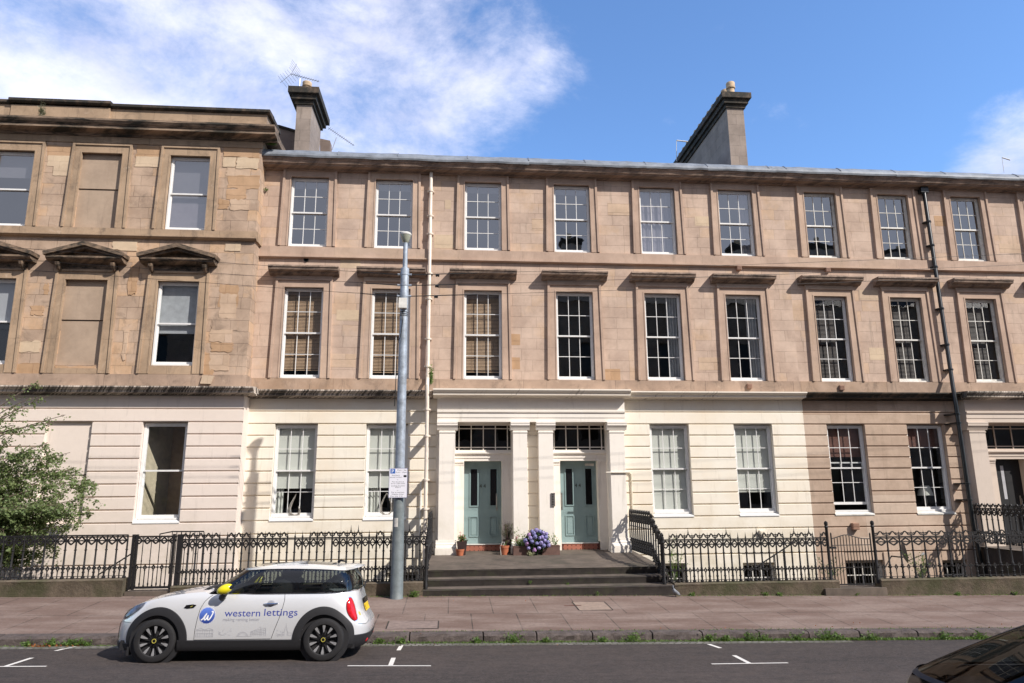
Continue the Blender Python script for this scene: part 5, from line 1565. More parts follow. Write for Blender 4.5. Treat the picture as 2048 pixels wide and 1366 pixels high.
def railing(label, pts, n, zb, cresting=None, post=None, group=None, seed=1, pend=.2, dz=0.0, miss=()):
    """pts: polyline of (x, y, dz); n bays"""
    rr = random.Random(seed)
    P = [Vector(p) for p in pts]
    L = [0]
    for a, b in zip(P, P[1:]): L.append(L[-1] + (Vector((b.x - a.x, b.y - a.y, 0))).length)
    def pos(s):
        s = max(0, min(L[-1], s))
        for i in range(len(P) - 1):
            if s <= L[i + 1] + 1e-9: return P[i].lerp(P[i + 1], (s - L[i]) / (L[i + 1] - L[i]))
    root = thing('iron_railing', label, 'railing', (P[0].x, P[0].y, zb + P[0].z), group or 'black iron railings in front of the houses')
    S = [pos(L[-1] * k / n) for k in range(n + 1)]
    m = MB(); rail = [(p.x, p.y, ZR + dz + p.z) for p in S]
    m.tube(rail, .021, 4); m.tube([(x, y, z - .03) for x, y, z in rail], .010, 4)
    m.build('top_rail', IRON, root)
    m = MB(); m.tube([(p.x, p.y, ZRG + dz + p.z) for p in S], .010, 4); m.tube([(p.x, p.y, zb + .05 + p.z) for p in S], .009, 4); m.build('lower_rail', IRON, root)
    key = (round(zb, 3), round(dz, 3), cresting is not None)
    t = bal_mesh(0, 0, ZRG + dz - zb, ZC + dz - zb, ZR + dz - zb, cresting is not None)
    src = None
    for k, p in enumerate(S):
        loc = (p.x - P[0].x, p.y - P[0].y, p.z - P[0].z)
        if src is None: src = t.build('baluster', IRON, root, loc=loc, smooth=True)
        else: inst(src, root, loc)
    src2 = None; db = MB(); dogbar(db, 0, 0, 0, ZRG + dz - zb)
    for a, b in zip(S, S[1:]):
        q = (a + b) / 2; loc = (q.x - P[0].x, q.y - P[0].y, q.z - P[0].z)
        if src2 is None: src2 = db.build('short_bar', IRON, root, loc=loc, smooth=True)
        else: inst(src2, root, loc)
    m = MB()
    for k, (a, b) in enumerate(zip(S, S[1:])):
        if k in miss:
            m.build('tracery', IRON, root); m = MB(); continue
        zo = dz + (a.z + b.z) / 2
        tracery(m, Vector((a.x, a.y, 0)), Vector((b.x, b.y, 0)), ZR + zo - .02, ZD + zo, rr.random() < pend)
    m.build('tracery', IRON, root)
    if cresting is not None:
        m = MB(); had = False
        for k, (a, b) in enumerate(zip(S, S[1:])):
            if cresting and cresting[k % len(cresting)] == '.':
                if had: m.build('cresting', IRON, root); m = MB(); had = False
                continue
            had = True
            zo = dz + (a.z + b.z) / 2
            crest(m, Vector((a.x, a.y, 0)), Vector((b.x, b.y, 0)), ZR + zo, cresting and cresting[k % len(cresting)] == 'f')
        if had: m.build('cresting', IRON, root)
    return root
def X_(px, Y=17.02, py=1120): return at(px, py, Y).x
RY = 17.02
# plinths
def plinth(label, x0, x1, zt, y0=16.88, y1=17.18, seed=0):
    rr = random.Random(seed); m = MB(); n = max(4, int((x1 - x0) / .18)); rows = []
    for i in range(n + 1):
        x = x0 + (x1 - x0) * i / n; e = lambda s=.008: rr.uniform(-s, s)
        zz = pave_z(x, y0) - .15
        rows.append([(x, y0 + .02 + e(), zz), (x, y0 + .012 + e(), zt - .06), (x, y0 + e(.006), zt - .03 + e(.005)), (x, y0 + .035 + e(), zt + e(.004)), (x, y1 - .03, zt + e(.003)), (x, y1, zt - .03), (x, y1, -1.7)])
    m.grid(rows); m.face(rows[0]); m.face(rows[-1])
    return tag(m.build('stone_plinth', PLINTH, None, origin=(x0, y0, 0), smooth=True), label, 'low wall', 'stone plinths under the railings')
xr0, xr1 = 5.28, X_(1660); xg1 = X_(1752)
plinth('mossy stone plinth right of the entrance steps, ending at the plain iron gate', xr0, xr1 + .12, ZB, seed=1)
plinth('stone plinth right of the plain iron gate, running out of the frame', xg1, 20, ZB, seed=2)
zbl = at(130, 1158, RY).z
xl1 = X_(256); xm0 = X_(350)
plinth('pale topped stone plinth left of the open work gate beside the birch', -20, xl1, zbl, y0=16.85, seed=3)
plinth('stone plinth behind the white car, left of the entrance steps', xm0, -.60, zat(1163, 780), seed=4)
zbm = zat(1163, 780)
print('zbl', zbl, 'zbm', zbm, 'x', xl1, xm0, xr1, xg1)
railing('broken crested railing right of the entrance steps', [(5.05, RY, 0), (xr1, RY, 0)], 22, ZB, '.ccfccccf...fccc.fcf.ccf', seed=3, pend=0)
railing('complete crested railing right of the plain gate', [(xg1 + .02, RY, 0), (14.9, RY, 0)], 14, ZB, 'c', seed=4, pend=0)
railing('crested railing at the right edge of the photo', [(14.9, RY, 0), (19.6, RY, 0)], 25, ZB, 'c', seed=5, pend=0)
dzl = at(130, 1071.5, RY).z - ZR
railing('uncrested railing on the left behind the birch leaves', [(-16.0, RY, 0), (xl1 - .05, RY, 0)], 40, zbl, None, seed=6, pend=0, dz=dzl)
dzm = at(650, 1075.5, RY).z - ZR
railing('crested railing behind the white car with missing pieces', [(xm0 + .1, RY, 0), (-.52, RY, 0)], 33, zbm, 'ccccc.ccc.cccc...cccccff..c.cff.c', seed=7, pend=.35, dz=dzm, miss=(14, 19))
# step side railings: level at the back, dropping to the street at the front
zl = ztop(18)
def side_rail(label, x0, x1, hi, zb0):
    pts = [(x0, 17.05, 0), (x0, 17.35, .05), ((x0 + x1) / 2 * .6 + x0 * .4, 17.75, .28), ((x0 + x1) / 2, 18.1, hi), (x1, 20.3, hi)]
    return railing(label, pts, 15, zb0, 'c', seed=8, pend=0)
side_rail('railing climbing the right side of the entrance steps', 5.10, 5.12, .50, ZB)
side_rail('railing climbing the left side of the entrance steps, seen edge on', -.55, -.50, .50, ZB)
side_rail('railing beside the black door porch at the right edge', 15.45, 15.5, .58, ZB)
# posts
def post(label, x, y, zb, zt, r=.03, ball=True):
    m = MB(); m.lathe([(r * 1.5, zb), (r * 1.5, zb + .12), (r, zb + .16), (r, zt - .1), (r * 1.5, zt - .07), (r, zt - .04), (r * 1.35, zt), (r * 1.2, zt + .05), (0.001, zt + .075)], (x, y, 0), 12)
    return tag(m.build('iron_post', IRON, None, origin=(x, y, zb), smooth=True), label, 'post', 'iron posts of the railings')
post('iron newel at the right foot of the entrance steps', 5.06, RY - .05, .28, ZR + .02, .028)
post('iron newel at the left foot of the entrance steps', -.54, RY - .05, .28, ZR + .02, .03)
# gates
def gate_l():
    x0, x1 = X_(266), X_(350); zt = at(310, 1072, RY).z; z0 = at(310, 1177, RY).z
    g = thing('iron_gate', 'closed iron gate with lozenge top between the left plinths', 'gate', ((x0 + x1) / 2, RY, z0))
    m = MB()
    for x in (x0 - .03, x0 + .045, x1 - .06): m.box(x - .025, x + .025, RY - .03, RY + .03, z0 - .02, zt + .04)
    m.box(x1 + .02, x1 + .13, RY - .03, RY + .05, z0 - .1, zt + .03)
    m.box(x0, x1, RY - .0135, RY + .0135, zt - .03, zt); m.box(x0, x1, RY - .0135, RY + .0135, z0, z0 + .05); m.box(x0, x1, RY - .012, RY + .012, ZRG + dzl - .01, ZRG + dzl + .01)
    m.build('gate_frame', IRON, g)
    n = 5
    for k in range(1, n):
        x = x0 + (x1 - x0) * k / n; m = MB(); m.lathe([(.011, z0 + .05), (.02, z0 + .1), (.011, z0 + .14), (.01, ZRG + dzl - .03), (.024, ZRG + dzl), (.01, ZRG + dzl + .03), (.01, ZC), (.018, ZC + .01), (.01, ZC + .03), (.01, zt)], (x, RY, 0), 6); m.build('gate_bar', IRON, g)
    m = MB()
    for k in range(n): tracery(m, Vector((x0 + (x1 - x0) * k / n, RY, 0)), Vector((x0 + (x1 - x0) * (k + 1) / n, RY, 0)), zt - .03, ZD + dzl, False)
    m.build('tracery', IRON, g)
    for k in range(n): m = MB(); dogbar(m, x0 + (x1 - x0) * (k + .5) / n, RY, z0 + .05, ZRG + dzl); m.build('short_bar', IRON, g)
gate_l()
def gate_r():
    x0, x1 = X_(1661) + .0, X_(1752) - .02; z0 = at(1700, 1170, RY).z
    g = thing('iron_gate', 'plain round barred iron gate with arched top, right of the cream wall', 'gate', ((x0 + x1) / 2, RY, z0))
    m = MB(); n = 13
    ztp = lambda f: at(1700, 1078, RY).z + .10 * math.exp(-((f - .38) / .28) ** 2)
    m.tube([(x0 + .08 + (x1 - x0 - .16) * f, RY, ztp(f)) for f in [k / 12 for k in range(13)]], .012, 5)
    zz = at(1700, 1090, RY).z; m.tube([(x0 + .05, RY, zz), (x1 - .05, RY, zz)], .010, 5); m.box(x0 + .05, x1 - .05, RY - .012, RY + .012, z0, z0 + .03); m.box(x0 + .05, x1 - .05, RY - .01, RY + .01, ZRG - .01, ZRG + .012)
    m.lathe([(.018, z0), (.018, ztp(0) + .12), (.001, ztp(0) + .15)], (x0 + .07, RY, 0), 8); m.lathe([(.018, z0), (.018, ztp(1) + .12), (.001, ztp(1) + .15)], (x1 - .07, RY, 0), 8)
    m.box(x0 + .02, x0 + .16, RY - .04, RY + .02, zz - .08, zz - .03)
    m.build('gate_frame', IRON, g)
    for k in range(1, n):
        f = k / n; x = x0 + .07 + (x1 - x0 - .14) * f; m = MB(); m.tube([(x, RY, z0), (x, RY, ztp(f))], .010, 6); m.build('gate_bar', IRON, g)
    for i, x in enumerate((x0 - .03, x1 + .02)):
        post('tall iron gate post on the %s of the plain gate' % ('left' if i == 0 else 'right'), x, RY, ZB - .1, at(1655, 1048, RY).z, .034)
    m = MB(); m.box(x0 - .3, x1 + .1, 16.82, 17.35, -.2, at(1700, 1176, 16.9).z); tag(m.build('stone_step', STEPM, None, origin=((x0 + x1) / 2, 16.9, .05)), 'worn stone sill below the plain iron gate', 'step')
gate_r()
m = MB(); x0, x1 = X_(258), X_(352); m.box(x0, x1, 16.95, 17.3, -.3, at(310, 1182, 17).z); tag(m.build('stone_step', STEPM, None, origin=((x0 + x1) / 2, 17, .1)), 'dark stone sill below the lozenge gate', 'step')
# stair handrails down to the basements
def stair_rail(label, p, q, bars=0, y=18.0):
    a = at(*p, y); b = at(*q, y + .05)
    m = MB(); m.tube([a, b], .018, 6)
    for k in range(1, 7):
        t = a.lerp(b, k / 6); m.tube([t, (t.x, t.y, t.z - .75)], .011, 5)
    return tag(m.build('stair_handrail', IRON, None, origin=tuple(a)), label, 'handrail', 'basement stair handrails')
stair_rail('sloping stair handrail behind the left railing', (262, 1108), (196, 1150), y=18.4)
stair_rail('sloping stair handrail behind the crested railing on the right', (1598, 1078), (1500, 1142), y=18.6)
m = MB(); a = at(320, 1068, 18.6); b = at(345, 1063, 18.6); e = at(408, 1063, 18.6)
m.tube([(a.x, a.y, a.z - .2), a, b, e], .018, 6)
for k in range(8): t = b.lerp(e, k / 7); m.tube([t, (t.x, t.y, t.z - 1.0)], .010, 5)
tag(m.build('stair_handrail', IRON, None, origin=tuple(a)), 'level guard rail standing behind the lozenge gate', 'handrail', 'basement stair handrails')

# ================================================================== LAMP POST, SIGN, WIRES
p = onz(793, 1196, .165); PY = p.y; PXX = p.x
def pz(py): return at(800, py, PY).z
post_ = thing('lamp_post', 'tall grey steel lamp post standing on the pavement left of the steps', 'lamp post', (PXX, PY, pave_z(PXX, PY)))
GREYP = simple('green_grey_pole_paint', (.15, .175, .18), .55, .1, .25, 5, .2, dirt=(.24, .25, .24))
GALV = simple('galvanised_steel', (.33, .37, .42), .55, .3, .35, 7, .2, dirt=(.22, .23, .24))
zb_, z1_, z2_, z3_, z4_, z5_ = pave_z(PXX, PY), pz(1040), pz(940), pz(620), pz(537), pz(486)
m = MB(); m.lathe([(.17, zb_ - .05), (.145, zb_ + .02), (.130, z1_), (.118, z2_)], (PXX, PY, 0), 28); m.build('lower_shaft', GREYP, post_, smooth=True)
m = MB(); m.lathe([(.112, z2_), (.104, pz(700)), (.094, z3_)], (PXX, PY, 0), 28); m.build('upper_shaft', GALV, post_, smooth=True)
m = MB(); m.lathe([(.099, z3_), (.104, z3_ + .01), (.103, pz(575)), (.100, pz(574)), (.103, z4_), (.085, z4_ + .01)], (PXX, PY, 0), 28); m.build('collar', GALV, post_, smooth=True)
m = MB(); m.lathe([(.062, z4_), (.055, z5_ - .3), (.058, z5_)], (PXX, PY, 0), 20); m.build('top_stub', GALV, post_, smooth=True)
hd = MB(); hd.lathe([(.05, z5_), (.075, z5_ + .03), (.10, z5_ + .10), (.135, pz(470)), (.135, pz(468.5)), (.12, pz(467)), (.001, pz(466))], (PXX, PY, 0), 24)
LAMPH = simple('lamp_glass_cover', (.32, .33, .26), .2)
lo = hd.build('lamp_head', LAMPH, post_, smooth=True)
hd = MB(); hd.lathe([(.138, pz(470.5)), (.142, pz(468)), (.12, pz(466)), (.001, pz(465))], (PXX, PY, 0), 24); hd.build('lamp_lid', OFFWH, lo, smooth=True)
m = MB(); bx = at(798, 597, PY - .12); by = at(813.5, 617, PY - .12); m.box(bx.x, by.x, PY - .2, PY - .09, by.z, bx.z); m.build('junction_box', OFFWH, post_)
m = MB()
q = at(802, 630, PY - .1); m.tube([(q.x, PY - .11, q.z + .1), (q.x + .05, PY - .12, q.z - .1), (q.x + .01, PY - .11, q.z - .5), (q.x - .06, PY - .1, q.z - .7), (q.x - .10, PY - .03, q.z - 2.2)], .010, 5)
for zz in (z3_ - .07, z3_ - .12, z3_ - .16): m.lathe([(.100, zz), (.106, zz + .008), (.100, zz + .016)], (PXX, PY, 0), 20)
m.build('cable_and_ties', BLACKP, post_)
for py in (549.5, 571, 592.5):
    m = MB(); zz = pz(py); m.lathe([(.105, zz - .02), (.110, zz - .018), (.110, zz + .018), (.105, zz + .02)], (PXX, PY, 0), 20)
    for s_ in (-1, 1): m.tube([(PXX + s_ * .10, PY - .02, zz), (PXX + s_ * .17, PY - .02, zz)], [.02, .028], 6)
    m.build('wire_bracket', GALV, post_)
# rivet seam studs on the lower pole
m = MB()
for k in range(22):
    zz = z2_ + (z3_ - z2_) * k / 22; m.box(PXX + .02, PXX + .028, PY - .1125 + .0009 * k * .9, PY - .103 + .0009 * k, zz, zz + .012)
m.build('pole_studs', OFFWH, post_)
# stuck scraps
m = MB(); a = at(788, 1036, PY - .15); b = at(796, 1054, PY - .15); m.grid([[(PXX + .135 * math.sin(t), PY - .136 * math.cos(t), z) for t in (-.75, -.5, -.25, 0)] for z in (b.z, (a.z + b.z) / 2, a.z)]); m.build('sticker_remnant', OFFWH, post_)
# parking sign
sa, sb = at(778.5, 936.5, PY - .16), at(814, 995.5, PY - .16)
sa2 = at(812.5, 995, PY - .16)
sg = thing('parking_sign', 'white parking sign with blue P and rows of text strapped to the lamp post', 'sign', ((sa.x + sb.x) / 2, PY - .16, sb.z))
m = MB(); m.box(sa.x, sb.x, PY - .163, PY - .155, sb.z, sa.z); m.build('sign_plate', simple('sign_edge_blue', (.12, .12, .25), .5), sg)
m = MB(); e = .008; m.box(sa.x + e, sb.x - e, PY - .1645, PY - .163, sb.z + e, sa.z - e); sf = m.build('sign_face', simple('sign_white', (.74, .73, .78), .45, 0, .03), sg)
sw, sh = sb.x - sa.x, sa.z - sb.z
def sx_at(u): return sa.x + sw * u
def sz_at(v): return sa.z - sh * v
m = MB(); m.box(sx_at(.07), sx_at(.33), PY - .166, PY - .1645, sz_at(.18), sz_at(.025)); bp_ = m.build('blue_square', simple('sign_blue', (.03, .12, .42), .4), sg)
def sign_text(txt, u, v, h, mat=None, name='sign_text', w=None, y=PY - .1652):
    vs, fs = text_mesh(txt, 1.0); xs_ = [q.x for q in vs]; a, b = min(xs_), max(xs_); H_ = .7
    k = h * sh / H_; kx = k if not w else w * sw / (b - a); cx = (a + b) / 2
    mm = MB(); mm.v = [(sx_at(u) + (q.x - cx) * kx, y, sz_at(v) + q.y * k) for q in vs]; mm.f = fs; mm.mi = [0] * len(fs)
    return mm.build(name, mat or BLACKP, sg)
sign_text('P', .20, .16, .115, PRINTW, 'sign_letter', y=PY - .1668)
for s_, u, v, h, w in (('Mon - Sat', .69, .085, .040, .50), ('8 am - 10 pm', .66, .158, .040, .60), ('Resident', .37, .257, .036, .42), ('permit holders', .38, .320, .036, .66), ('or', .47, .400, .028, .08),
                       ('Pay by phone', .50, .478, .036, .64), ('0141 330 5333', .50, .538, .036, .74), ('quoting location', .50, .612, .036, .74), ('55017', .50, .665, .036, .30), ('or', .48, .755, .028, .08),
                       ('Pay at machine', .50, .832, .036, .70), ('Display ticket', .50, .894, .036, .64), ('Max stay 3 hr', .44, .960, .036, .66)):
    sign_text(s_, u, v, h, w=w)
m = MB(); m.box(sx_at(.79), sx_at(.95), PY - .1655, PY - .1645, sz_at(.305), sz_at(.235)); m.box(sx_at(.83), sx_at(.91), PY - .1662, PY - .1655, sz_at(.285), sz_at(.26)); m.build('permit_symbol', BLACKP, sg)
m = MB()
for v in (.2, .8): m.lathe([(.122, sz_at(v)), (.127, sz_at(v)), (.127, sz_at(v) + .03), (.122, sz_at(v) + .03)], (PXX, PY, 0), 16); m.box(PXX - .05, PXX + .05, PY - .157, PY - .12, sz_at(v), sz_at(v) + .03)
m.build('sign_clamps', GALV, sg)
# wires
def wirew(label, pole_py, lpx, rpx, ins_px):
    w = thing('overhead_wire', label, 'cable', (PXX, PY, pz(pole_py)), 'overhead wires hung on the lamp post')
    z = pz(pole_py)
    m = MB()
    for (px, py), s_ in ((lpx, -1), (rpx, 1)):
        e = at(px, py, PY - .3 if s_ < 0 else PY - .1); d = e - Vector((PXX, PY, z)); far = Vector((PXX, PY, z)) + d * 1.6
        far.z += .12 if s_ > 0 else 0
        pts = []
        for k in range(17):
            f = k / 16; q = Vector((PXX + s_ * .17, PY - .02, z)).lerp(far, f); q.z -= .10 * 4 * f * (1 - f) * (1 if s_ > 0 else .2); pts.append(q)
        m.tube(pts, .0048, 5)
        m.tube(pts[:2], .012, 5)
    m.build('wire', IRON, w)
    q = at(ins_px, pole_py + 1, PY - .03); m = MB(); m.lathe([(.008, -.05), (.034, -.04), (.034, -.01), (.018, 0), (.034, .01), (.034, .04), (.008, .05)], (q.x, PY - .03, z - .01), 10, 'X'); m.build('insulator', BLACKP, w, smooth=True)
wirew('upper overhead wire tied to the lamp post collar', 549.5, (28, 494), (2040, 506), 875)
wirew('middle overhead wire tied to the lamp post collar', 571, (28, 517), (2040, 528), 874)
wirew('lower overhead wire tied to the lamp post collar', 592.5, (28, 536), (2040, 548), 872)

# ================================================================== DRAINPIPES, VENTS, DISH
PIPEC = simple('cream_pipe_paint', (.72, .63, .53), .6, 0, .1, 6, dirt=(.5, .38, .3))
def drain(label, x, zt, zb, r, mat, joints, bend=None, extra=None, yoff=.12):
    d = thing('drainpipe', label, 'drainpipe', (x, YF - yoff, zb), 'drainpipes on the house fronts')
    m = MB()
    pts = bend or [(x, YF - yoff, zb), (x, YF - yoff, zt)]
    m.tube(pts, r, 12); m.build('pipe', mat, d, smooth=True)
    for z in joints:
        m = MB()
        xx, yy = x, YF - yoff
        for a, b in zip(pts, pts[1:]):
            if min(a[2], b[2]) <= z <= max(a[2], b[2]) and a[2] != b[2]:
                t = (z - a[2]) / (b[2] - a[2]); xx = a[0] + (b[0] - a[0]) * t; yy = a[1] + (b[1] - a[1]) * t
        m.lathe([(r, z - .03), (r * 1.35, z - .025), (r * 1.35, z + .025), (r, z + .03)], (xx, yy, 0), 12); m.box(xx - r * 1.9, xx + r * 1.9, yy + .01, YF, z - .02, z + .02)
        m.build('pipe_bracket', mat, d)
    return d
JN = [at(858, y, YF - .1).z for y in (383, 432, 468, 547, 598, 678, 733, 822, 874, 960, 1017)]
drain('cream drainpipe running from eaves to area between second and third windows', -.70, 12.2, -1.2, .052, PIPEC, JN,
      [(-.68, YF - .53, -1.2), (-.68, YF - .53, 5.0), (-.69, YF - .53, 5.45), (-.70, YF - .13, 5.75), (-.70, YF - .13, 12.15), (-.70, YF - .05, 12.3)])
m = MB(); a = at(842, 963, YF - .1); b = at(843, 1060, YF - .1); m.tube([a, (a.x, a.y, b.z - 1.5)], .03, 8)
tag(m.build('drainpipe', OFFWH, None, origin=tuple(a)), 'short white vent pipe left of the cream drainpipe', 'drainpipe', 'drainpipes on the house fronts')
JN2 = [at(1880, y, YF - .1).z for y in (445, 492, 535, 618, 690, 740, 830, 1000)] + [2.6, 4.4]
drain('black drainpipe running down beside the black door porch', 15.5, 12.2, -1.2, .06, BLACKP, JN2,
      [tuple(at(1968, 1150, YF - .46)), tuple(at(1946, 1050, YF - .46)), tuple(at(1912, 812, YF - .48)), tuple(at(1906, 776, YF - .44)), tuple(at(1900, 735, YF - .16)), tuple(at(1846, 372, YF - .13)), tuple(at(1845, 362, YF - .05))])
m = MB(); m.box(15.36, 15.62, YF - .2, YF - .02, 12.02, 12.22); m.build('hopper', BLACKP, [o for o in bpy.data.objects if o.get('label', '').startswith('black drainpipe')][0])
m = MB()
a = at(1212, 945, YF - .33); b = at(1262, 945, YF - .07); e = at(1266, 1026, YF - .07)
m.tube([(a.x, YF - .33, a.z), (5.12, YF - .33, a.z), (5.14, YF - .07, a.z), (b.x - .05, YF - .07, a.z), (b.x, YF - .07, a.z - .05), (b.x, YF - .07, e.z)], .022, 8)
tag(m.build('service_pipe', CREAM, None, origin=tuple(a)), 'cream painted service pipe turning the corner right of the porch', 'pipe')
def cube_vent(label, px, py, s_=.14, Y=YF, mat=None, dep=.12):
    q = at(px, py, Y - dep); m = MB(); m.box(q.x - s_ / 2, q.x + s_ / 2, Y - dep, Y + .0, q.z - s_ / 2, q.z + s_ / 2)
    for k in range(4): m.box(q.x - s_ * .42, q.x + s_ * .42, Y - dep - .01, Y - dep, q.z - s_ * .4 + k * s_ * .22, q.z - s_ * .4 + k * s_ * .22 + s_ * .08)
    return tag(m.build('wall_vent', mat or VENTM, None, origin=tuple(q)), label, 'vent', 'square flue vents on the fronts')
VENTM = simple('brown_vent_plastic', (.33, .19, .13), .6)
cube_vent('brown vent above the sixth first floor window hood', 1479, 535)
cube_vent('brown vent above the seventh first floor window hood', 1657, 539)
cube_vent('brown vent below the sixth first floor window', 1500, 772)
cube_vent('brown vent on the stained ledge below the seventh first floor window', 1685, 775, .15)
cube_vent('brown vent low on the bare stone wall above the plain gate', 1713, 1053, .19, dep=.16)
cube_vent('cream painted vent above the broken railing', 1526, 1067, .17, mat=CREAM)
def hole_vent(label, px, py):
    q = at(px, py, YF - .02); m = MB(); m.lathe([(.075, 0), (.075, -.03), (.055, -.03), (.052, .0)], (q.x, YF - .0, q.z), 18, 'Y'); m.lathe([(0.001, -.02), (.055, -.02)], (q.x, YF, q.z), 18, 'Y')
    tag(m.build('round_vent', BLACKP, None, origin=(q.x, YF, q.z)), label, 'vent', 'round black flue holes')
hole_vent('round black flue hole above the leftmost flat window hood', 612, 519); hole_vent('round black flue hole in the ledge under the first slatted window', 591, 769.5)
m = MB(); q = at(1792, 500, YF - .1)
sd_ = thing('satellite_dish', 'small dark grey satellite dish seen from the side behind the right railing', 'dish', tuple(at(1785, 1110, YF - .3)))
q = at(1810, 1104, YF - .75); w0 = at(1781, 1112, YF)
DISHM = simple('dark_grey_dish', (.06, .06, .065), .5)
m = MB(); rows = []
ax = Vector((.92, -.38, .12)).normalized(); a1 = ax.cross(Vector((0, 0, 1))).normalized(); a2 = a1.cross(ax)
for f in (0.02, .3, .6, .85, 1): rows.append([tuple(q + ax * (-.09 * (1 - f * f)) + a1 * (.27 * f * math.cos(t)) + a2 * (.31 * f * math.sin(t))) for t in [2 * math.pi * k / 28 for k in range(28)]])
m.grid(rows, True); m.build('dish', DISHM, sd_, smooth=True)
m = MB(); m.tube([w0, w0 + Vector((.05, -.3, 0)), w0 + Vector((.25, -.45, .0)), q - ax * .10], .022, 6); m.tube([q - a2 * .25, q + ax * .42 - a2 * .12], .012, 5); m.build('dish_arm', BLACKP, sd_)
m = MB(); m.tube([q + ax * .40 - a2 * .13, q + ax * .48 - a2 * .08], .035, 8); m.build('dish_receiver', OFFWH, sd_)
# teardrop ornaments in the two left ground floor windows
ORN = simple('polished_ornament', (.62, .58, .52), .15, .8)
for px, lab, open_ in ((590, 'silver hooked teardrop ornament in the leftmost cream house window', True), (773, 'silver looped teardrop ornament in the window behind the lamp post', False)):
    b = at(px, 1024, YF + .22); m = MB(); H_ = .62; W_ = .20
    if open_:
        pts = [(0.02, 1.0), (-.02, .85), (-.10, .6), (-.16, .35), (-.13, .1), (0, .0), (.13, .08), (.155, .25), (.10, .45)]; rad = [.004, .018, .03, .042, .05, .055, .045, .03, .006]
    else:
        pts = [(0, 1.0), (-.09, .75), (-.17, .45), (-.16, .18), (-.05, .02), (.07, .02), (.16, .18), (.15, .5), (.08, .78), (0, 1.0)]; rad = [.012, .02, .026, .03, .032, .032, .03, .026, .02, .012]
    m.tube([(b.x + x * .9, YF + .17, 1.83 + z * H_) for x, z in pts], rad, 8)
    tag(m.build('ornament', ORN, None, origin=(b.x, YF + .17, 1.83), smooth=True), lab, 'ornament')

# ================================================================== AERIALS
WIREM = simple('weathered_aluminium', (.30, .30, .31), .4, .6)
def aerial(label, pole, tip, tail, n=12, el=.16, refl=True, Y=24.0, r=.010):
    root_ = at(*pole[0], Y); topp = at(*pole[1], Y)
    a = thing('tv_aerial', label, 'aerial', tuple(root_), 'television aerials on the roofs')
    m = MB(); m.tube([root_, topp], .016, 6); m.build('mast', WIREM, a)
    t0, t1 = at(*tail, Y + .4), at(*tip, Y - .4); m = MB(); m.tube([t0, t1], r * 1.3, 5); d = (t1 - t0).normalized(); v = Vector((.3, .2, 1)); v = (v - d * v.dot(d)).normalized()
    for k in range(n):
        q = t0.lerp(t1, (k + .5) / n); h = el * (1 - .4 * k / n); m.tube([q - v * h / 2, q + v * h / 2], r * .7, 4)
    m.build('boom', WIREM, a)
    if refl:
        m = MB(); w = d.cross(v).normalized()
        for s_ in (-1, 1):
            for k in range(5):
                b_ = t0 + v * s_ * (.06 + k * .09) - d * .05 * k + d * .1; m.tube([b_ - w * .28 , b_ + w * .28], r * .6, 4)
            m.tube([t0, t0 + v * s_ * .5 - d * .15], r * .8, 4)
        m.build('reflector', WIREM, a)
    return a
aerial('large tv aerial above the left chimney pot', ((598, 190), (600, 157)), (638, 163), (582, 148), Y=23.6)
aerial('second tv aerial, low behind the lead edge right of the left chimney', ((664, 300), (673, 275)), (708, 291), (657, 256), 14, .16, False, Y=26)
def stick(label, pts, Y):
    m = MB(); m.tube([at(x, y, Y) for x, y in pts], .014, 5); q = at(*pts[-1], Y); q2 = at(*pts[-2], Y); m.tube([q2, q], .028, 6)
    tag(m.build('tv_aerial', OFFWH, None, origin=tuple(at(*pts[0], Y))), label, 'aerial', 'television aerials on the roofs')
stick('thin white aerial left of the right chimney', [(1353, 322), (1353, 281), (1380, 284)], 27)
stick('thin white aerial at the far right roof edge', [(2008, 345), (2004, 315), (2020, 320)], 27)

# ================================================================== PLANTS
def leafm(name, c1, c2, rough=.6):
    t = NT(name); n = t.noise(9, 3, .6)
    t.set(t.mix(t.ramp(n, .35, .65), c1, c2), rough, Subsurface_Weight=0)
    t.b.inputs['Transmission Weight'].default_value = 0
    # thin leaf: let some light through
    tr = t.N('ShaderNodeBsdfTranslucent'); t.put(tr.inputs[0], tuple(x * 1.6 for x in c2))
    ms = t.N('ShaderNodeMixShader'); ms.inputs[0].default_value = .3
    t.l.new(t.b.outputs[0], ms.inputs[1]); t.l.new(tr.outputs[0], ms.inputs[2]); t.l.new(ms.outputs[0], t.out.inputs['Surface'])
    return t.m
LEAFB = leafm('birch_leaf', (.085, .13, .04), (.19, .235, .09)); LEAFG = leafm('weed_leaf', (.05, .10, .015), (.14, .22, .04)); LEAFH = leafm('hydrangea_leaf', (.025, .065, .022), (.05, .11, .03))
LEAFO = leafm('olive_leaf', (.09, .10, .05), (.16, .15, .08)); LEAFR = leafm('dead_leaf', (.20, .06, .02), (.35, .13, .04))
BARK = simple('birch_bark', (.16, .12, .09), .85, 0, .4, 8, .3); STEMM = simple('green_stem', (.08, .11, .04), .7)
def leaf(m, p, s_, rr, droop=.3, asp=.55):
    d = Vector((rr.gauss(0, 1), rr.gauss(0, 1), rr.gauss(-droop, .6))).normalized(); a = d.cross(Vector((rr.gauss(0, 1), rr.gauss(0, 1), rr.gauss(0, 1)))).normalized()
    p = Vector(p); m.face([p, p + d * s_ * .45 + a * s_ * asp / 2, p + d * s_, p + d * s_ * .45 - a * s_ * asp / 2])
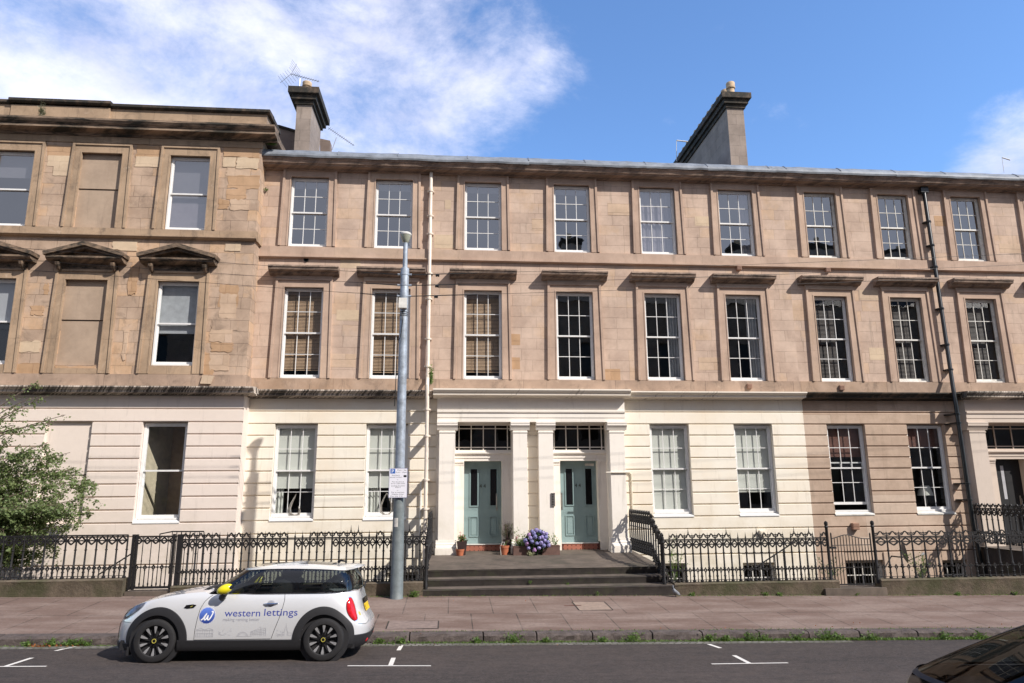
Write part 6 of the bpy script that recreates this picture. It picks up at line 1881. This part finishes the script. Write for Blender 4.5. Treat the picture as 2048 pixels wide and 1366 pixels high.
def tree():
    rr = random.Random(21); Y0 = 18.55
    base = Vector((-13.1, Y0, -1.7))
    t = thing('birch_tree', 'leafy birch overhanging the left railing', 'tree', tuple(base))
    m = MB(); trunk = [base, base + Vector((.15, 0, 1.5)), base + Vector((.05, .05, 3.2)), base + Vector((.3, 0, 4.8)), base + Vector((.25, 0, 6.3))]
    m.tube(trunk, [.16, .13, .11, .08, .05], 10)
    lm = MB()
    tg = []
    def tp(px, py, dy=0): q = at(px, py, Y0 + dy); return q
    shoots = [(60, 797), (95, 792), (130, 830), (75, 765), (50, 818), (110, 845), (28, 850), (85, 850)]
    main = [(95, 885), (140, 905), (60, 890), (20, 880), (150, 935), (175, 960), (190, 962), (120, 940), (80, 930), (190, 995), (160, 1010), (130, 985), (185, 1030), (100, 1000), (60, 980), (150, 1050), (110, 1040), (70, 1050), (30, 1030), (90, 1075), (45, 1090), (20, 1100), (20, 960), (-10, 920), (-20, 1010), (40, 1060), (5, 1075), (75, 1015), (120, 1090),
            (35, 1005), (0, 1000), (-30, 960), (-30, 1070), (50, 1040), (15, 985), (60, 1110), (30, 1130), (100, 1110), (5, 1120), (-40, 1130), (130, 1025), (-60, 880), (-90, 930), (-120, 1000), (-150, 900), (-60, 840), (-100, 1080)]
    for (px, py) in shoots + main:
        sh = (px, py) in shoots
        e = tp(px, py, rr.uniform(-.7, .6) if not sh else .0)
        s0 = trunk[2].lerp(trunk[3], rr.random()) if sh else trunk[1].lerp(trunk[3], rr.uniform(.1, .75))
        if sh: s0 = trunk[3]
        midp = s0.lerp(e, .5) + Vector((0, rr.uniform(-.2, .2), rr.uniform(.15, .55)))
        pts = []
        for k in range(9):
            f = k / 8; q = s0 * (1 - f) ** 2 + midp * 2 * f * (1 - f) + e * f * f; pts.append(q)
        m.tube(pts, [.022 * (1 - .8 * k / 8) + .003 for k in range(9)], 5)
        for k in range(40 if not sh else 9):
            f = rr.uniform(.35, 1) if not sh else rr.uniform(.62, 1)
            q = pts[min(7, int(f * 8))].lerp(pts[min(8, int(f * 8) + 1)], (f * 8) % 1)
            tw = q + Vector((rr.gauss(0, .17), rr.gauss(0, .17), rr.gauss(-.07, .12))) * (1 if not sh else .55)
            m.tube([q, q.lerp(tw, .5) + Vector((0, 0, .03)), tw], .0035, 3, False)
            for j in range(25 if not sh else 9):
                z = q.lerp(tw, rr.uniform(.2, 1.15)) + Vector((rr.gauss(0, .045), rr.gauss(0, .045), rr.gauss(-.02, .045)))
                leaf(lm, z, rr.uniform(.045, .085), rr, .5, .75)
    m.build('trunk', BARK, t, smooth=True); lm.build('crown', LEAFB, t)
tree()
def weed(label, x, y, z, h, w, n, seed, mat=None, group='weeds along the kerb and walls', name='weed', ls=.045):
    rr = random.Random(seed); m = MB()
    for k in range(n):
        a = rr.uniform(0, 6.28); e = Vector((x + math.cos(a) * w * rr.random(), y + math.sin(a) * w * .6 * rr.random() , z + h * rr.uniform(.3, 1)))
        b = Vector((x + rr.gauss(0, w * .25), y + rr.gauss(0, .02), z))
        for j in range(4):
            leaf(m, b.lerp(e, rr.uniform(.15, 1)) + Vector((rr.gauss(0, .012), rr.gauss(0, .012), 0)), ls * rr.uniform(.6, 1.4), rr, -.6, .45)
        m.tube([b, e], .002, 3, False)
    return tag(m.build(name, mat or LEAFG, None, origin=(x, y, z)), label, 'weed', group)
def kpos(px): q = at(px, 1283, KY - .03); return q.x
kerbw = [(505 + 0, 1), (760, .5), (800, .9), (955, .6), (1028, 1.6), (1090, .5), (1205, .7), (1265, 1.7), (1420, 1.2), (1450, .9), (1500, 1.6), (1530, .8), (1595, 1.2), (1655, 2.0), (1680, .8), (1745, 1.6), (1890, 1.4), (1960, 1.1), (2030, 1.2), (55, .8), (105, .9), (135, .6), (155, 1.2), (175, .6)]
for k, (px, s_) in enumerate(kerbw):
    x = kpos(px); yy = KY - .05
    weed('green weed tuft at the kerb foot, %s' % ('in front of the entrance steps' if 850 < px < 1340 else 'left of the white car' if px < 240 else 'right of the white car' if px < 850 else 'towards the right of the street'), x, yy, road_z(x, yy), .06 + .07 * s_, .07 + .11 * s_, int(10 + 14 * s_), k + 50, group='weeds along the kerb')
# low continuous moss / grass growth in the gutter
rr = random.Random(77); m = MB()
def clump(x0, x1, n, y, zf, hmax=.04):
    for _ in range(n):
        x = x0 + (x1 - x0) * rr.random(); yy = y + rr.gauss(0, .03); leaf(m, (x, yy, zf(x, yy)), rr.uniform(.015, hmax), rr, -1.2, .35)
clump(kpos(1380), kpos(2100), 4200, KY - .05, road_z, .075); clump(kpos(745), kpos(1380), 2200, KY - .05, road_z, .055); clump(-9, kpos(240), 500, KY - .05, road_z)
clump(5.3, 16, 1500, 16.85, pave_z); clump(-.6, 5.2, 420, 16.87, pave_z); clump(-2.2, -.7, 260, 16.83, pave_z)
clump(kpos(745), kpos(2100), 700, KY + .2, pave_z, .04)
tag(m.build('verge_growth', LEAFG, None), 'thin moss and grass growing in the gutter and wall foot joints', 'grass', None, 'stuff')
m = MB(); rr = random.Random(5)
for k in range(46): x = kpos(rr.choice((75, 80, 88, 95, 118, 158))) + rr.gauss(0, .06); leaf(m, (x, KY - .08 + rr.gauss(0, .03), road_z(x, KY - .08) + .012), .05, rr, 0, .8)
for k in range(60): x = rr.uniform(-1, 12); yy = rr.choice((KY - .1, KY + .3, 16.5)) + rr.gauss(0, .2); leaf(m, (x, yy, (road_z(x, yy) if yy < KY else pave_z(x, yy)) + .012), .03, rr, 0, .8)
tag(m.build('fallen_leaves', LEAFR, None), 'scattered brown dead leaves in the gutter and on the pavement', 'leaves', None, 'stuff')
weed('leafy weed at the foot of the lamp post beside the steps', X_(828, 16.8, 1186), 16.8, pave_z(-.7, 16.8), .14, .2, 40, 91)
for k, (px, py, y, z) in enumerate(((1172, 1172, 17.2, .48), (1060, 1163, 17.2, .48), (1195, 1187, 16.85, .10), (1135, 1166, 17.22, .48), (1325, 1176, 17.2, .48))):
    weed('little green sprig growing on the stone steps', at(px, py, y).x, y, at(px, py + 4, y).z, .06 if k != 2 else .1, .05, 9, 100 + k, group='sprigs on the steps', ls=.03)
for k, (px, lab) in enumerate(((1532, 'weed at the plinth foot under the broken railing'), (1385, 'small weed beside the pigeon at the plinth foot'), (1560, 'weed left of the plain gate at the plinth foot'), (1915, 'weed at the plinth foot near the right edge'), (2030, 'dock leaves at the plinth foot by the right edge'), (1712, 'weed on the sill of the plain gate'))):
    x = X_(px, 16.85, 1186); weed(lab, x, 16.84, pave_z(x, 16.85), .09, .09, 14, 120 + k, group='weeds at the plinth foot')
weed('bushy fern growing on the roof corner beside the left house', *(at(543, 290, 20.0)), .30, .22, 90, 140, name='roof_fern', group=None, ls=.07)
weed('small fern growing on the left parapet', *(at(83, 232, 19.55)), .42, .14, 34, 141, mat=LEAFO, name='roof_fern', group=None, ls=.06)
weed('fern sprouting beside the cream drainpipe above the cornice', *(at(862, 768, YF - .15)), .55, .07, 50, 142, name='wall_fern', group=None, ls=.06)
weed('tiny fern in the joint between left and middle houses', *(at(531, 382, YF - .05)), .12, .1, 14, 143, name='wall_fern', group=None)
def shrub(label, px, py, y, h, w, seed, mat=LEAFG):
    q = at(px, py, y); rr = random.Random(seed); m = MB()
    for k in range(16):
        e = q + Vector((rr.gauss(0, w), rr.gauss(0, .1), h * rr.uniform(.3, 1))); m.tube([q, q.lerp(e, .5) + Vector((rr.gauss(0, .05), 0, 0)), e], .004, 3, False)
        for j in range(9): leaf(m, q.lerp(e, rr.uniform(.3, 1.05)) + Vector((rr.gauss(0, .03), rr.gauss(0, .03), 0)), .05, rr, 0, .6)
    tag(m.build('shrub', mat, None, origin=tuple(q)), label, 'plant')
shrub('wispy plant in the basement area right of the steps', 1350, 1165, 18.6, 1.15, .18, 31)
shrub('dark leafy plant behind the railing at the plain gate', 1662, 1158, 18.0, .6, .22, 32, LEAFH)
shrub('green plant in the area near the satellite dish', 1842, 1160, 18.8, .8, .2, 33)
# pots
TERR = simple('terracotta_pot_clay', (.42, .13, .06), .75, 0, .15, 8); BRPOT = simple('dark_brown_pot', (.05, .03, .028), .5); WOODP = simple('red_brown_planter', (.13, .07, .055), .7, 0, .3, 5, .3); SOIL = simple('potting_soil', (.03, .022, .015), .95, 0, .3, 30, .5)
def pot(label, px, py, y, r0, r1, h, mat, sq=False, plant=None):
    q = at(px, py, y); q.z = ztop(y); o = thing('plant_pot', label, 'pot', tuple(q)); m = MB(); n = 4 if sq else 22
    k = 1.41 if sq else 1
    if sq:
        rows = [[(q.x + sx_ * r, q.y + sy * r, q.z + z) for sx_, sy in ((-1, -1), (1, -1), (1, 1), (-1, 1))] for r, z in ((r0, 0), (r1, h), (r1 * .9, h), (r1 * .85, h - .06))]
        m.grid(rows, True); m.face(rows[0]); m.face(rows[-1])
    else: m.lathe([(r0, 0), (r1 * .93, h * .72), (r1, h * .74), (r1 * 1.04, h), (r1 * .92, h), (r1 * .88, h * .8), (0.001, h * .8)], tuple(q), 22)
    m.build('pot', mat, o, smooth=not sq)
    s_ = MB(); s_.lathe([(0.001, 0), (r1 * .86, 0)], (q.x, q.y, q.z + h * .86), 16); s_.build('soil', SOIL, o)
    return o, q + Vector((0, 0, h * .86))
def foliage(o, q, h, w, n, mat, seed, ls=.04, stems=True, name='foliage'):
    rr = random.Random(seed); m = MB()
    for k in range(n):
        e = q + Vector((rr.gauss(0, w), rr.gauss(0, w * .7), h * rr.uniform(.35, 1.05)))
        if stems: m.tube([q + Vector((rr.gauss(0, w * .3), rr.gauss(0, w * .3), 0)), q.lerp(e, .6), e], .003, 3, False)
        for j in range(6): leaf(m, q.lerp(e, rr.uniform(.4, 1.05)) + Vector((rr.gauss(0, .02), rr.gauss(0, .02), 0)), ls * rr.uniform(.6, 1.3), rr, -.3, .5)
    return m.build(name, mat, o)
o, q = pot('tall square dark pot of succulents by the left pilaster', 923.5, 1105, 20.15, .10, .145, .36, BRPOT, True); foliage(o, q, .20, .08, 26, LEAFG, 1, .06); foliage(o, q, .30, .03, 6, leafm('pink_leaf', (.30, .10, .09), (.42, .18, .15)), 2, .06, name='pink_rosette')
o, q = pot('small terracotta pot in front of the square dark pot', 920, 1108, 20.0, .085, .115, .17, TERR)
o, q = pot('orange terracotta pot right of the left teal door', 1009, 1108, 20.05, .09, .13, .24, TERR); foliage(o, q, .16, .05, 6, LEAFG, 3, .03)
o, q = pot('black pot with a dry lavender bush beside the left teal door', 1015, 1093, 20.42, .10, .13, .36, BRPOT); foliage(o, q, .50, .10, 90, LEAFO, 4, .035); foliage(o, q, .56, .12, 14, leafm('mauve_flower', (.25, .14, .16), (.35, .2, .24)), 5, .03, name='flower_heads')
# bird shaped wire ornament
wq = at(1002, 1098, 19.98); m = MB(); m.tube([(wq.x + x, wq.y, ztop(19.98) + z) for x, z in ((0, 0), (-.02, .2), (.03, .34), (.10, .34), (.06, .2), (.04, .05))], .008, 5)
tag(m.build('wire_hoop', OFFWH, None, origin=(wq.x, wq.y, ztop(19.98))), 'white wire hoop stuck beside the orange terracotta pot', 'plant support')
def trough(label, px0, px1, y, h, d):
    a, b = at(px0, 1105, y), at(px1, 1105, y); z = ztop(y); o = thing('planter', label, 'planter', ((a.x + b.x) / 2, y, z)); m = MB()
    m.box(a.x, b.x, y, y + .02, z, z + h); m.box(a.x, b.x, y + d - .02, y + d, z, z + h); m.box(a.x, a.x + .02, y + .02, y + d - .02, z, z + h); m.box(b.x - .02, b.x, y + .02, y + d - .02, z, z + h); m.box(a.x - .01, b.x + .01, y - .01, y, z + h - .03, z + h)
    m.build('trough', WOODP, o); m = MB(); m.box(a.x + .02, b.x - .02, y + .02, y + d - .02, z + .02, z + h - .04); m.build('soil', SOIL, o); return o, Vector(((a.x + b.x) / 2, y + d / 2, z + h - .04)), a.x, b.x
o, q, xa, xb = trough('left wooden planter with grassy plants, before the middle pilasters', 1027, 1062, 19.85, .24, .26)
foliage(o, q + Vector((-.08, 0, 0)), .55, .10, 14, LEAFG, 7, .05); foliage(o, q, .22, .15, 40, LEAFG, 8, .05, name='low_foliage'); foliage(o, q + Vector((-.12, 0, .1)), .3, .03, 5, leafm('pink_flower', (.5, .15, .2), (.6, .25, .3)), 9, .05, name='flower_heads')
o, q, xa, xb = trough('right wooden planter with young shoots, before the right teal door', 1085, 1120, 19.85, .25, .28)
foliage(o, q + Vector((.12, 0, 0)), .36, .09, 10, LEAFG, 10, .06)
# hydrangea
hq = at(1075, 1108, 19.75); hq.z = ztop(19.75)
hy = thing('hydrangea', 'round hydrangea bush with violet blue flower heads on the landing', 'flowering plant', tuple(hq))
rr = random.Random(12); m = MB()
cen = hq + Vector((0.02, .18, .38))
for k in range(900):
    d = Vector((rr.gauss(0, 1), rr.gauss(0, 1), rr.gauss(0, 1))).normalized() * rr.uniform(.55, 1.0); p = cen + Vector((d.x * .37, d.y * .25, d.z * .30)); leaf(m, p, rr.uniform(.06, .11), rr, .2, .65)
m.tube([hq + Vector((0, .15, 0)), cen], .03, 6); m.build('foliage', LEAFH, hy)
PETAL = [simple('violet_petal', (.33, .28, .55), .6, 0, .25, 25), simple('blue_violet_petal', (.26, .25, .50), .6, 0, .25, 25), simple('pink_violet_petal', (.38, .20, .42), .6, 0, .25, 25)]
heads = [(-.28, .20), (-.18, .30), (-.05, .33), (.06, .30), (-.24, .10), (-.10, .14), (.16, .24), (.25, .12), (.20, .02), (.30, -.02), (.05, .10), (-.34, -.08), (-.30, -.20), (-.05, -.06), (.08, -.05), (.17, -.13), (.02, -.20), (-.12, -.26), (.27, .22), (-.13, .24), (.12, .12), (-.38, .02), (.33, -.12), (-.2, .0)]
for k, (dx, dz) in enumerate(heads):
    dx *= .88; dz *= .88
    c_ = cen + Vector((dx, -math.sqrt(max(.01, 1 - (dx / .42) ** 2 - (dz / .4) ** 2)) * .27, dz)); m = MB(); rad = rr.uniform(.040, .062)
    for j in range(120):
        d = Vector((rr.gauss(0, 1), rr.gauss(-.2, 1), rr.gauss(.1, 1))).normalized(); p = c_ + d * rad * rr.uniform(.75, 1.2); a = d.cross(Vector((rr.gauss(0, 1), rr.gauss(0, 1), 1))).normalized(); b = d.cross(a); s_ = .016
        m.face([p + a * s_ + d * .004, p + b * s_, p - a * s_ + d * .004, p - b * s_])
    m.build('flower_head', PETAL[2 if k in (11, 0, 17) else k % 2], hy)
for k, (px, lab) in enumerate(((1062, 'cream variegated weed in front of the hydrangea'),)):
    q = at(px, 1112, 19.7); weed(lab, q.x, 19.7, ztop(19.7), .16, .14, 24, 300, leafm('cream_leaf', (.22, .25, .10), (.5, .5, .32)), None, 'trailing_plant', .035)
# pigeon
pq = at(1351, 1187, 16.72); pgz = pave_z(pq.x, 16.72); pg = thing('pigeon', 'grey pigeon standing at the right foot of the steps', 'bird', (pq.x, 16.72, pgz))
PGM = simple('grey_feathers', (.20, .21, .23), .7, 0, .25, 30); PGW = simple('pale_feathers', (.5, .5, .52), .7); PGD = simple('dark_feathers', (.035, .04, .045), .5)
m = MB()
rows = []
for (x, y, z, rx, rz) in ((.10, -.02, .05, .012, .010), (.06, 0, .075, .038, .03), (.02, 0, .10, .052, .048), (-.02, 0, .13, .052, .055), (-.045, 0, .17, .035, .038), (-.05, 0, .205, .022, .024), (-.052, 0, .232, .022, .024), (-.06, 0, .255, .015, .013)):
    rows.append([(pq.x + x + .0 + rz * math.sin(t) * .55, 16.72 + y + rx * math.cos(t), pgz + z + rz * math.sin(t) * .6 + rz * 0) for t in [2 * math.pi * k / 14 for k in range(14)]])
m.grid(rows, True); m.face(rows[0]); m.face(rows[-1]); m.build('body', PGM, pg, smooth=True)
m = MB()
for s_ in (-1, 1): blobm(m, (pq.x + .035, 16.72 + s_ * .043, pgz + .095), .07, .016, .034, -.75)
m.build('wings', PGM, pg, smooth=True)
m = MB(); m.tube([(pq.x - .066, 16.72, pgz + .238), (pq.x - .092, 16.72, pgz + .230)], [.007, .002], 6); blobm(m, (pq.x - .048, 16.72, pgz + .20), .026, .026, .020)
for s_ in (-1, 1): m.tube([(pq.x + .01, 16.72 + s_ * .02, pgz + .07), (pq.x, 16.72 + s_ * .02, pgz + .004), (pq.x - .03, 16.72 + s_ * .02, pgz + .004)], .004, 5)
m.build('head_and_legs', PGD, pg, smooth=True)
# inspection cover in the pavement
def cover(label, px, py, w, d, mat):
    z = .1
    for _ in range(5): q = onz(px, py, z); z = pave_z(q.x, q.y)
    m = MB(); m.grid([[(q.x + a, q.y + b, pave_z(q.x + a, q.y + b) + .004) for a in (-w / 2, w / 2)] for b in (-d / 2, d / 2)]); o = tag(m.build('inspection_cover', mat, None, origin=(q.x, q.y, z)), label, 'cover')
    m = MB()
    for e in (0, 1):
        b = -d / 2 + d * e; m.grid([[(q.x + a, q.y + b + c__, pave_z(q.x, q.y + b) + .006) for a in (-w / 2, w / 2)] for c__ in (-.012, .012)]); a = -w / 2 + w * e
        m.grid([[(q.x + a + c__, q.y + b2, pave_z(q.x + a, q.y + b2) + .007) for c__ in (-.012, .012)] for b2 in (-d / 2, d / 2)])
    m.build('cover_rim', RISER, o)
cover('tan square inspection cover in the pavement before the steps', 1184, 1212, .72, .85, simple('tan_concrete', (.27, .20, .155), .9, 0, .2, 8, .3))
cover('rectangular inspection cover near the kerb behind the white car', 826, 1250, .95, .62, simple('grey_brown_cover', (.21, .155, .13), .9, 0, .25, 8, .3))
m = MB()
for a, b in (((1165, 1205), (1134, 1206)), ):
    pass
# telephone bits on the steps wall: dark plate
q = onz(1148, 1205, .12); m = MB(); m.grid([[(q.x + a, q.y + b, pave_z(q.x, q.y) + .006) for a in (-.22, .16)] for b in (-.03, .05)]); tag(m.build('stopcock_cover', simple('rusty_iron', (.12, .045, .03), .8, 0, .3, 15), None, origin=tuple(q)), 'small rusty stopcock cover beside the tan inspection cover', 'cover')
